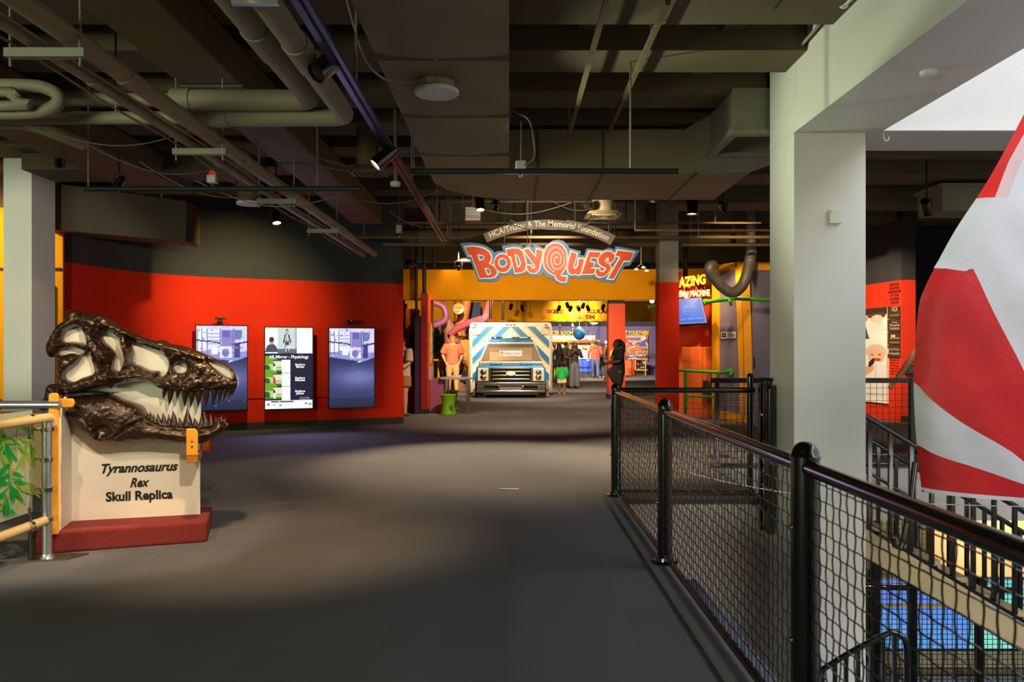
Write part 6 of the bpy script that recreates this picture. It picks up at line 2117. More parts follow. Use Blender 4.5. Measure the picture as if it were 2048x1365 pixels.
P(t, 'grille', M('speaker_dark_grille', (64, 62, 66), .6), lambda m: m.box(-.06, .06, -.085, -.08, -.07, .07))

# --- partition, table and stools at the left of the entry
t = thing('partition', 'narrow dark red partition standing at the left of the entry', 'partition', (-1.85, 17.1, 0))
P(t, 'front_edge', M('partition_shaded_red', (150, 24, 26), .5), lambda m: m.box(-1.93, -1.79, 17.06, 17.2, .1, 2.63), True)  # dark red is the panel's shaded front, put into the colour
P(t, 'side', m_orange, lambda m: m.box(-1.93, -1.78, 17.2, 18.4, .1, 2.63), True)  # orange is the lit side of the same panel, put into the colour
P(t, 'base', m_base, lambda m: m.box(-1.94, -1.775, 17.05, 18.41, 0, .1), True)
sb = P(t, 'activity_board', m_yellow, lambda m: m.box(-1.78, -1.74, 17.3, 17.9, 1.05, 2.0), True, bevel=.008)
PS(sb, 'blue_stripe', a_bl, lambda m: [m.box(-1.742, -1.735, 17.42 + .02 * k, 17.62, z, z + .1) for k, z in enumerate((1.25, 1.45, 1.65))], True)
PS(sb, 'black_dash', m_matte, lambda m: [m.box(-1.742, -1.735, 17.72, 17.86, z, z + .09) for z in (1.12, 1.32, 1.52, 1.72, 1.9)], True)
P(sb, 'print', m_white, lambda m: m.box(-1.742, -1.737, 17.35, 17.68, 1.12, 1.94), True)
t = thing('wall_pole', 'tall black pole standing against the dark red partition, thickest of the three', 'pole', (-1.95, 17.0, 0))
P(t, 'pole', m_matte, lambda m: m.tube([(-1.86, 17.12, 2.63), (-1.86, 17.12, 4.5)], .045, 10), True, smooth=50)
P(t, 'foot', m_matte, lambda m: m.tube([(-1.86, 17.12, 2.63), (-1.86, 17.12, 2.66)], .06, 10), True)
for x, y, z0, r, lab in ((-2.02, 17.0, 2.2, .03, 'thin black pole left of the dark red partition'), (-1.73, 18.0, 2.63, .035, 'thin dark pole rising behind the dark red partition')):
    t = thing('wall_pole', lab, 'pole', (x, y, z0))
    P(t, 'pole', m_matte, lambda m: m.tube([(x, y, z0), (x, y, 4.5)], r, 8), True, smooth=50)
    P(t, 'foot', m_matte, lambda m: m.tube([(x, y, z0), (x, y, z0 + .05)], r * 1.4, 8), True)
t = thing('purple_panel', 'tall dark purple panel left of the red partition', 'panel', (-2.0, 17.05, 0))
P(t, 'panel', M('dark_purple', (58, 36, 66), .5), lambda m: m.box(-2.06, -1.95, 17.0, 17.4, 0, 2.1), True, bevel=.006)
P(t, 'cap', m_matte, lambda m: m.box(-2.065, -1.945, 16.99, 17.41, 2.1, 2.14), True)
t = thing('costume_cabinet', 'red cabinet with an orange top and dark garments behind the purple panel', 'cabinet', (-2.15, 17.6, 0))
P(t, 'body', m_red, lambda m: m.box(-2.3, -2.06, 17.5, 18, 0, 1.85), True)
P(t, 'top_box', mo, lambda m: m.box(-2.32, -2.05, 17.48, 18, 1.85, 2.32), True, bevel=.01)
P(t, 'garment', M('dark_garment', (44, 36, 42), .7, 0, .5, 14), lambda m: m.tube([(-2.16, 17.42, 1.78), (-2.13, 17.4, 1.4), (-2.16, 17.4, .9), (-2.12, 17.42, .62)], [.05, .1, .12, .06], 10, ell=[.6] * 4), True, smooth=60)
t = thing('pink_cabinet', 'low pink and lilac cabinet against the red partition', 'cabinet', (-1.6, 17.6, 0))
P(t, 'body', M('pink_laminate', (160, 88, 120), .5, 0, .08, 3), lambda m: m.box(-1.77, -1.45, 17.3, 18.2, 0, .74), True, bevel=.008)
P(t, 'upper_panel', M('lilac_print', (196, 176, 190), .5, 0, .2, 5), lambda m: m.box(-1.775, -1.745, 17.3, 18.1, .74, 1.04), True)
t = thing('activity_table', 'small table with a colourful six sided printed top on steel legs', 'table', (-1.2, 17.6, 0))
cv = Canvas(40, 30, (176, 156, 196))
cv.poly([(0, 0), (.45, 0), (.4, .6), (.1, .8)], (220, 190, 120)).poly([(.4, .1), (.8, .2), (.7, .7), (.45, .8)], (186, 120, 150)).rect(.5, .1, .7, .4, (220, 214, 210)).poly([(.75, .5), (1, .3), (1, 1), (.7, 1)], (120, 150, 196)).speck(.3, 4)
hexa_ = [(-1.66, 17.55), (-1.5, 17.15), (-.95, 17.1), (-.8, 17.5), (-.95, 18.2), (-1.5, 18.2)]
tt_ = P(t, 'tabletop', M('table_print', (168, 150, 176), .3, 0, .1, 3), lambda m: m.prism(hexa_, .745, .775, lambda a, b, d: (a, b, d)), True, bevel=.004)
cv.mesh('print', frame((-1.5, 17.2, .7765), (1, 0, 0), (0, 1, 0)), .55, .95, ATTR('poster_print'), tt_)
for x, y in ((-.93, 17.3), (-1.40, 17.3), (-1.40, 18.05), (-.93, 18.05)):
    P(t, 'leg', m_chrome, lambda m: m.tube([(x, y, 0), (x, y, .745)], .024, 10), True, smooth=50)
t = thing('paper_stack', 'small pile of folded papers on the printed table', 'papers', (-1.2, 17.7, .777))
PS(t, 'sheets', m_white, lambda m: [m.hexa([(-.12 + .01 * k, -.1, .012 * k), (.1 + .01 * k, -.09, .012 * k), (.12, .1, .012 * k), (-.11, .1, .012 * k), (-.12 + .01 * k, -.1, .012 * k + .008), (.1 + .01 * k, -.09, .012 * k + .02), (.12, .1, .012 * k + .008), (-.11, .1, .012 * k + .008)]) for k in range(4)])
m_sto = M('stool_green', (110, 166, 20), .4, 0, .06, 4)


def stool(x, y, lab, rot=0.0):
    t = thing('stool', lab, 'stool', (x, y, 0), rot, 'green plastic stools by the table')
    P(t, 'body', m_sto, lambda m: m.lathe([(.16, 0), (.172, .01), (.165, .05), (.14, .15), (.134, .22), (.145, .32), (.165, .40), (.168, .41), (.15, .418)], 28), smooth=40)
    P(t, 'seat', m_sto, lambda m: m.lathe([(.172, .405), (.178, .415), (.176, .43), (.15, .437), (.02, .432)], 28), smooth=40)
    P(t, 'hand_hole', M('stool_hole_shade', (52, 92, 10), .6), lambda m: m.hexa([(.02, -.152, .06), (.105, -.13, .06), (.1, -.08, .06), (.02, -.1, .06), (.02, -.15, .2), (.1, -.13, .2), (.1, -.08, .2), (.02, -.1, .2)]), bevel=.012)  # solid plug; the shade inside the hole is its dark green
    P(t, 'base_ring', m_sto, lambda m: m.lathe([(.174, .0), (.18, .008), (.178, .028), (.16, .035)], 28), smooth=40)


stool((895.5 - VX) / F * 16.7, 16.85, 'green hourglass plastic stool in front of the printed table', .05)
stool((902 - VX) / F * 18.35, 18.45, 'green hourglass plastic stool standing behind the printed table', 1.2)

# --- climbing structure behind
tr_o = M('tree_orange', (226, 136, 62), .5, 0, .12, 4)
tr_p = M('tube_pink', (216, 106, 128), .4, 0, .1, 4)
tr_m = M('tube_mauve', (150, 78, 128), .4, 0, .12, 6)
t = thing('climbing_tree', 'sculpted climbing tree with pink and mauve tube branches behind the partition', 'sculpture', (-2, 26.6, 0))


def tb(nm, mt, pts, r, n=10):
    P(t, nm, mt, lambda m: m.tube(smooth_loop([tuple(at(*p)) for p in pts], 5, False), r, n), True, smooth=60)


tb('branch', tr_m, [(858, 604, 26), (872, 607, 26), (886, 614, 26), (892, 628, 26), (889, 641, 26), (876, 649, 26), (862, 652, 26)], .11)
tb('branch', tr_p, [(902, 668, 26.4), (915, 658, 26.2), (935, 648, 25.9), (955, 641, 25.6), (968, 637, 25.4), (974, 628, 25.4), (978, 612, 25.6), (986, 590, 25.8)], .12)
P(t, 'trunk', M('trunk_mauve', (168, 116, 102), .6, 0, .15, 5, .3, 12), lambda m: m.tube([at(912, 800, 26.8), at(909, 730, 26.8), at(906, 690, 26.8), at(901, 665, 26.8), at(895, 648, 26.8), at(893, 638, 26.8)], [.5, .42, .28, .24, .2, .12], 14), True, smooth=60)
P(t, 'trunk', tr_o, lambda m: m.tube([at(928, 800, 27.5), at(924, 740, 27.5), at(918, 690, 27.5), at(917, 665, 27.5), at(925, 640, 27.5), at(931, 615, 27.5), at(936, 590, 27.5)], [.5, .45, .3, .24, .2, .18, .16], 14), True, smooth=60)
P(t, 'branch', tr_o, lambda m: m.tube([at(921, 655, 27.4), at(928, 672, 27.4), at(933, 690, 27.4), at(938, 705, 27.4)], [.1, .08, .07, .06], 8), True, smooth=60)
P(t, 'pouch', M('pouch_yellow', (226, 166, 74), .6, 0, .12, 6, .3, 10), lambda m: [m.ball(at(928, 706, 27.0), (.42, .3, .55), 20, 12)], True, smooth=180)
P(t, 'strap', tr_m, lambda m: m.tube([at(905, 690, 26.6), at(916, 684, 26.5), at(922, 696, 26.5), at(922, 730, 26.5)], .05, 8), True, smooth=60)
t = thing('round_sign', 'round grey and yellow disc hanging above the climbing tree', 'sign', at(917, 618, 26.5))
P(t, 'disc', M('disc_grey', (186, 170, 140), .4, .2, .2, 5), lambda m: m.lathe([(.1, -.06), (.19, -.04), (.2, 0), (.19, .03), (.1, .05)], 28, (0, 0, 0), Matrix.Rotation(R(80), 3, 'X')), smooth=50)
PS(t, 'inlay', m_yellow, lambda m: [m.ball((.03, -.07, .03), (.1, .03, .06)), m.ball((-.02, -.06, -.09), (.09, .03, .04))], smooth=180)
P(t, 'wire', m_cable, lambda m: m.tube([(0, 0, .18), (0, 0, 4.5 - at(917, 618, 26.5).z)], .012, 6))
t = thing('goal_net', 'green and white goal net panel behind the partition', 'net', (-2.6, 28.5, 0))
P(t, 'backing', M('pitch_green', (96, 180, 40), .6, 0, .2, 4), lambda m: m.box(at(868, 0, 28.8).x, at(886, 0, 28.8).x, 28.8, 28.9, 1.3, 1.9), True)
P(t, 'sky_print', M('net_teal', (150, 190, 176), .6, 0, .2, 4), lambda m: m.box(at(868, 0, 28.8).x, at(886, 0, 28.8).x, 28.8, 28.9, 1.9, 2.5), True)
w = wire_net((at(868, 0, 28.6).x, 28.6, 0), (1, 0, 0), .34, 1.3, 2.5, .06, .006, 0, 1, sides=3).build('netting', m_matte, t, True)
w['kind'] = 'stuff'
P(t, 'post', mo, lambda m: m.tube([(at(887, 0, 28.4).x, 28.4, 0), (at(887, 0, 28.4).x, 28.4, 2.6)], .05, 10), True, smooth=50)
t = thing('soccer_ball', 'white and black soccer ball hanging by the goal net', 'ball', at(893.5, 663, 28.2))
P(t, 'ball', m_white, lambda m: m.ball((0, 0, 0), .11, 20, 12), smooth=180)
PS(t, 'patch', m_matte, lambda m: [m.ball((.02, -.09, .0), (.035, .03, .04), 8, 6), m.ball((-.07, -.06, .06), (.03, .03, .03), 8, 6), m.ball((.07, -.05, -.06), (.03, .03, .03), 8, 6)], smooth=180)
P(t, 'string', m_cable, lambda m: m.tube([(0, 0, .1), (0, 0, 4.5 - at(893.5, 663, 28.2).z)], .01, 5))
t = thing('yellow_rail', 'yellow pipe barrier behind the printed table', 'railing', (-2.4, 26.3, 0))
for px in (877, 938):
    c = at(px, 720, 26.3)
    P(t, 'post', m_yellow, lambda m: m.tube([(c.x, 26.3, 0), (c.x, 26.3, 1.05)], .035, 8), True, smooth=50)
P(t, 'rail', m_yellow, lambda m: [m.tube([(at(860, 0, 26.3).x, 26.3, z), (at(938, 0, 26.3).x, 26.3, z)], .03, 8) for z in (1.05,)], True, smooth=50)
P(t, 'dark_panel', m_matte, lambda m: m.box(at(878, 0, 26.4).x, at(938, 0, 26.4).x, 26.4, 26.45, .3, .72), True)
for px, z0 in ((981, 615), (1006, 612)):
    c = at(px, 600, 24.6)
    t = thing('steel_tube', 'vertical shiny steel tube hanging above the ambulance, ' + ('left' if px < 1000 else 'right') + ' one', 'tube', c)
    zb = 1.4 + (700 - (638 if px < 1000 else 640)) / F * 24.6
    P(t, 'tube', m_chrome, lambda m: m.tube([(c.x, 24.6, zb), (c.x, 24.6, 4.5)], .045, 12), True, smooth=50)
    P(t, 'end_ring', m_chrome, lambda m: m.tube([(c.x, 24.6, zb), (c.x, 24.6, zb + .04)], .055, 12), True, smooth=50)

# --- far room: lettering, counter, mural, globe
t = thing('wall_lettering', 'orange comic lettering SKELETAL-MUSCULAR SYSTEM on the far yellow header', 'lettering', (2.3, 29.5, 2.9))
lo = M('letter_orange', (226, 96, 26), .5)
put_text('lettering', 'SKELETAL-MUSCULAR', at(1156, 627, 29.55), (1, 0, 0), .2, lo, t, fit=128 * 29.55 / F, bold=.012, extrude=.02)
put_text('lettering', 'SYSTEM', at(1165, 638, 29.55), (1, 0, 0), .2, lo, t, fit=50 * 29.55 / F, bold=.012, extrude=.02)
t = thing('wall_lettering', 'yellow comic lettering CER ROOM on the purple far wall above the counter', 'lettering', at(1124, 667, 43.9))
lyy = M('letter_gold', (240, 190, 50), .5)
P(t, 'shadow_board', m_dark, lambda m: m.box(at(1098, 0, 43.9).x, at(1147, 0, 43.9).x, 43.95, 44.0, at(0, 671, 43.9).z, at(0, 662, 43.9).z), True)
put_text('lettering', 'CER ROOM', at(1125, 670, 43.88), (1, 0, 0), .3, lyy, t, fit=42 * 43.9 / F, bold=.014, extrude=.03)
t = thing('wall_lettering', 'yellow comic lettering TOGETHER! on the purple far wall above the mural', 'lettering', at(1270, 667, 43.9))
put_text('lettering', 'T', at(1252.5, 669.5, 43.88), (1, 0, 0), .3, lyy, t, fit=5 * 43.9 / F, bold=.014, extrude=.03)
put_text('lettering', 'TOGETHER!', at(1277, 670, 43.88), (1, 0, 0), .3, lyy, t, fit=41 * 43.9 / F, bold=.014, extrude=.03)
t = thing('wall_mural', 'colourful painted mural with streaks and bones on the purple far wall', 'mural', at(1275, 700, 43.8))
cv = Canvas(56, 70, (92, 82, 120))
rs = np.random.RandomState(8)
cv.rect(0, 0, 1, .1, (210, 170, 150)).rect(0, .12, .8, .3, (120, 110, 150)).poly([(0, .05), (.35, .3), (0, .6)], (224, 96, 50)).rect(0, .35, .75, .6, (206, 116, 76)).rect(0, .58, 1, .8, (178, 120, 84)).rect(.1, .2, .7, .27, (180, 176, 186))
for _ in range(60):
    x, y = rs.rand(), .3 + rs.rand() * .65
    cv.line(x, y, x + .25 * rs.rand(), y + .12 * (rs.rand() - .5), .008 + .012 * rs.rand(), [(232, 206, 160), (196, 96, 60), (90, 60, 60), (240, 224, 196), (226, 170, 80)][rs.randint(5)])
cv.line(.74, .15, .95, .05, .07, (232, 206, 180)).line(.94, .05, 1, .1, .06, (206, 76, 76)).line(.66, .38, .9, .26, .06, (60, 110, 150)).line(.92, .3, 1, .45, .04, (226, 170, 90))
A_, B__ = at(1251, 722, 43.9), at(1296, 671, 43.9)
cv.mesh('print', frame((A_.x, 43.86, A_.z), (1, 0, 0)), B__.x - A_.x, B__.z - A_.z, ATTR('poster_print'), t)
P(t, 'panel', m_dark, lambda m: m.box(A_.x, B__.x, 43.87, 43.95, A_.z, B__.z), True)
t = thing('exhibit_cabinet', 'low orange cabinet below the mural beside the bone display', 'cabinet', at(1262, 749, 42.5))
P(t, 'front', mo, lambda m: m.box(at(1246, 0, 42.5).x, at(1263, 0, 42.5).x, 42.5, 43.2, 0, .82), True, bevel=.01)
P(t, 'side', M('cabinet_rust', (176, 70, 24), .5), lambda m: m.box(at(1263, 0, 42.5).x, at(1270, 0, 42.5).x, 42.6, 43.2, 0, .84), True)
P(t, 'tray', M('tray_blue', (170, 176, 190), .5), lambda m: m.prism([(at(1256, 0, 42.4).x, .86), (at(1273, 0, 42.4).x, .92), (at(1273, 0, 42.4).x, .98), (at(1258, 0, 42.4).x, .94)], 42.4, 42.9, lambda a, b, d: (a, d, b)), True)
t = thing('bone_display', 'yellow framed display case with bones standing below the mural', 'display', at(1283, 749, 42.4))
x0, x1 = at(1271, 0, 42.4).x, at(1295, 0, 42.4).x
PS(t, 'frame', m_yellow, lambda m: [m.tube([(x0, 42.4, .3), (x1, 42.4, .3)], .035, 8), m.tube([(x0, 42.4, .88), (x1, 42.4, .88)], .035, 8), m.tube([(x0, 42.4, .3), (x0, 42.4, .88)], .035, 8), m.tube([(at(1291, 0, 42.4).x, 42.38, 0), (at(1291, 0, 42.4).x, 42.38, .9)], .035, 8)], True, smooth=50)
P(t, 'back', m_base, lambda m: m.box(x0, x1, 42.8, 42.85, 0, .9), True)
bn = M('bone_cream', (232, 210, 168), .6)
for k in range(11):
    a = Vector((x0 + .06 + .52 * rs.rand(), 42.6, .35 + .9 * rs.rand()))
    P(t, 'bone', bn, lambda m: (lambda b: [m.tube([a, b], .018, 6), m.ball(a, .03, 6, 5), m.ball(b, .03, 6, 5)])(a + Vector((rs.rand() * .3 - .15, 0, rs.rand() * .3 - .1))), True, smooth=60)

t = thing('service_counter', 'bright yellow and white exhibit counter with a pale blue header', 'counter', at(1150, 755, 41))
bx = lambda x0, x1, y0, y1, Y, d=.15: (at(x0, 0, Y).x, at(x1, 0, Y).x, Y, Y + d, max(0, at(0, y1, Y).z), at(0, y0, Y).z)
P(t, 'header', M('header_ice', (206, 218, 236), .4), lambda m: m.box(*bx(1085, 1190, 671.5, 680, 41.5)), True)
P(t, 'base', m_gold, lambda m: m.box(*bx(1085, 1190, 735, 800, 42)), True)
PS(t, 'arch', m_yellow, lambda m: [m.box(*bx(1085, 1200, 680, 684, 41.3)), m.box(*bx(1130, 1138, 684, 745, 41.3)), m.box(*bx(1182, 1188, 684, 750, 41.3))], True)
P(t, 'back_panel', M('counter_cream', (240, 222, 180), .5, 0, .15, 4), lambda m: m.box(*bx(1085, 1190, 684, 735, 42)), True)
PS(t, 'poster', m_white, lambda m: [m.box(*bx(1160, 1170, 692, 706, 41.9, .05)), m.box(*bx(1170, 1177, 694, 704, 41.8, .05)), m.box(*bx(1104, 1128, 684, 694, 41.9, .05))], True)
PS(t, 'poster_gold', m_gold, lambda m: [m.box(*bx(1164, 1169, 694, 700, 41.85, .04)), m.box(*bx(1138, 1150, 690, 712, 41.85, .04))], True)
P(t, 'rail', mo, lambda m: [m.box(*bx(1136, 1190, 681, 683, 41.2, .05)), m.box(*bx(1160, 1190, 686, 690, 41.85, .04))], True)
t = thing('game_console', 'blue exhibit console with a pale sloping screen between the standing people', 'console', at(1172, 755, 39.5))
cb_ = M('console_blue', (40, 76, 180), .4, 0, .1, 4)
P(t, 'screen_hood', M('console_ice', (150, 188, 222), .3), lambda m: m.add([at(1158, 705, 40), at(1180, 705, 40), at(1182, 719, 39.4), at(1158, 719, 39.4), at(1158, 705, 40.4), at(1180, 705, 40.4), at(1182, 719, 40.4), at(1158, 719, 40.4)], [(3, 2, 1, 0), (4, 5, 6, 7), (0, 1, 5, 4), (1, 2, 6, 5), (2, 3, 7, 6), (3, 0, 4, 7)]), True)
P(t, 'lettering', m_white, lambda m: [m.box(*bx(1163, 1167, 708, 709.2, 39.3, .04)), m.box(*bx(1164.5, 1165.5, 709, 716, 39.3, .04)), m.box(*bx(1160, 1181, 717, 718, 39.3, .04))], True)
P(t, 'body', cb_, lambda m: m.box(*bx(1157, 1183, 719, 745, 39.4, .9)), True, bevel=.02)
P(t, 'band', m_matte, lambda m: m.box(*bx(1157, 1183, 734, 737, 39.38, .1)), True)
P(t, 'plinth', m_base, lambda m: m.box(*bx(1156, 1184, 744, 756.5, 39.45, .8)), True)
t = thing('globe', 'blue globe ball hanging over the far counter', 'globe', at(1158.5, 668.5, 34))
P(t, 'ball', M('globe_blue', (60, 150, 255), .4, 0, .3, 3), lambda m: m.ball((0, 0, 0), .26, 28, 16), smooth=180)
P(t, 'cap', m_tan, lambda m: m.lathe([(.1, .23), (.09, .29), (.03, .33)], 14), smooth=50)
P(t, 'cord', m_cable, lambda m: m.tube([(0, 0, .3), (.02, 0, 4.5 - at(0, 668.5, 34).z)], .012, 6))
for px, py, lab in ((1120, 655, 'small striped rocket hanging left of the blue globe'), (1145, 654, 'small white rocket hanging just left of the blue globe')):
    c = at(px, py, 34)
    t = thing('hanging_rocket', lab, 'ornament', c)
    P(t, 'body', m_white if px > 1130 else m_tan, lambda m: m.lathe([(.03, -.14), (.055, -.1), (.055, .06), (.03, .13), (.005, .17)], 12), smooth=50)
    P(t, 'band', m_red, lambda m: m.lathe([(.057, -.05), (.059, -.03), (.057, .0)], 12), smooth=50)
    P(t, 'string', m_cable, lambda m: m.tube([(0, 0, .15), (0, 0, 4.5 - c.z)], .01, 5))
for px, py in ((1176, 684), (1185, 670)):
    c = at(px - (0 if px > 1180 else 4), py, 36)
    t = thing('stage_arm', 'dark metal arm with small fittings hanging over the counter, ' + ('right' if px > 1180 else 'left') + ' one', 'lamp', c)
    P(t, 'rod', m_matte, lambda m: m.tube([(0, 0, -.35), (0, 0, 4.5 - c.z)], .015, 6))
    P(t, 'cross_bar', m_matte, lambda m: [m.box(-.1, .1, -.02, .02, .1, .13), m.box(-.12, -.06, -.04, .04, -.02, .12), m.box(.05, .1, -.04, .04, .0, .12), m.box(-.06, .06, -.04, .04, -.4, -.3)])
t = thing('ceiling_lamp', 'white shallow ceiling lamp beyond the far yellow header', 'lamp', at(1188, 647, 38))
P(t, 'shade', EM('lamp_shade_lit', (255, 240, 214), 2.5), lambda m: m.lathe([(.02, -.06), (.12, -.04), (.2, .02), (.18, .03)], 20), smooth=60)
P(t, 'stem', m_cable, lambda m: m.tube([(0, 0, .02), (0, 0, 1.9)], .015, 6))
t = thing('bulb_lamp', 'glowing round bulb under the yellow header beside the red column', 'lamp', at(1304, 602, 20))
P(t, 'bulb', EM('bulb_lit', (255, 246, 226), 6), lambda m: m.ball((0, 0, 0), .06), smooth=180)
P(t, 'socket', m_matte, lambda m: m.tube([(0, 0, .05), (0, 0, 4.5 - at(0, 602, 20).z)], .02, 8))
t = thing('green_fixture', 'lime green fixture peeking out left of the red column', 'lamp', at(1306, 613, 20.5))
P(t, 'body', M('lime_plastic', (126, 206, 30), .4), lambda m: m.tube([(-.13, 0, -.02), (0, 0, .02), (.14, 0, .01)], [.05, .06, .05], 10), smooth=60)
P(t, 'stem', m_cable, lambda m: m.tube([(.1, 0, .02), (.1, 0, 4.5 - at(0, 613, 20.5).z)], .012, 6))
t = thing('chandelier', 'small cluster of white lamps hanging right of the big sign', 'lamp', at(1284, 539, 16.5))
for dx, dz in ((-.12, .0), (.03, .04), (.1, -.03)):
    P(t, 'lamp_head', EM('lamp_head_lit', (255, 226, 190), 1.6), lambda m: m.lathe([(.03, -.015), (.05, 0), (.02, .02)], 12, (dx, 0, dz)), smooth=60)
P(t, 'arm', m_grey, lambda m: [m.tube([(-.12, 0, .02), (-.02, 0, .12), (.03, 0, .06)], .008, 6), m.tube([(-.02, 0, .12), (-.02, 0, 4.5 - at(0, 539, 16.5).z)], .008, 6), m.tube([(-.02, 0, .12), (.1, 0, -.01)], .008, 6)])
t = thing('yellow_disc', 'yellow round face-sized disc on the orange red column beside the woman in black', 'sign', at(1227, 709, 22.25))
P(t, 'disc', M('disc_yellow', (232, 206, 30), .45), lambda m: m.lathe([(.04, -.02), (.13, -.015), (.135, .01), (.1, .02)], 24, (0, 0, 0), Matrix.Rotation(R(90), 3, 'X'), .8, 1.1), smooth=50)
P(t, 'mark', m_dark, lambda m: m.box(-.06, .02, -.025, -.02, -.01, .005))
# ------------------------------------------------------------------ people
def skinmat(n, rgb):
    return M('skin_' + n, rgb, .5, 0, .05, 8)


def remesh(o, vox):
    m = o.modifiers.new('remesh', 'REMESH')
    m.mode = 'VOXEL'
    m.voxel_size = vox
    m.use_smooth_shade = True
    s = o.modifiers.new('soften', 'SMOOTH')
    s.factor = .5
    s.iterations = 2
    return o


def hand(m, w, d, side, s):
    """palm, four unequal curled fingers and a thumb leaving the side of the palm"""
    d = d.normalized()
    x = Vector((side, 0, 0))
    fwd = Vector((0, -1, 0))
    ac = (fwd - d * fwd.dot(d))
    ac = ac.normalized() if ac.length > .2 else (x - d * x.dot(d)).normalized()
    nn = d.cross(ac)
    m.tube([w, w + d * .045 * s, w + d * .09 * s], [.024 * s, .034 * s, .034 * s], 10, ell=[.7, .5, .45], round_caps=True)
    for k, (ln, o) in enumerate(((.07, .027), (.08, .009), (.074, -.009), (.058, -.027))):
        b = w + d * .085 * s + ac * o * s
        m.tube([b, b + d * ln * .5 * s, b + d * ln * .9 * s - nn * side * .02 * s], [.010 * s, .0095 * s, .008 * s], 7, round_caps=True)
    b = w + d * .03 * s + ac * .03 * s
    m.tube([b, b + (d * .6 + ac) * .03 * s, b + (d * .9 + ac * .7) * .055 * s], [.012 * s, .011 * s, .009 * s], 7, round_caps=True)


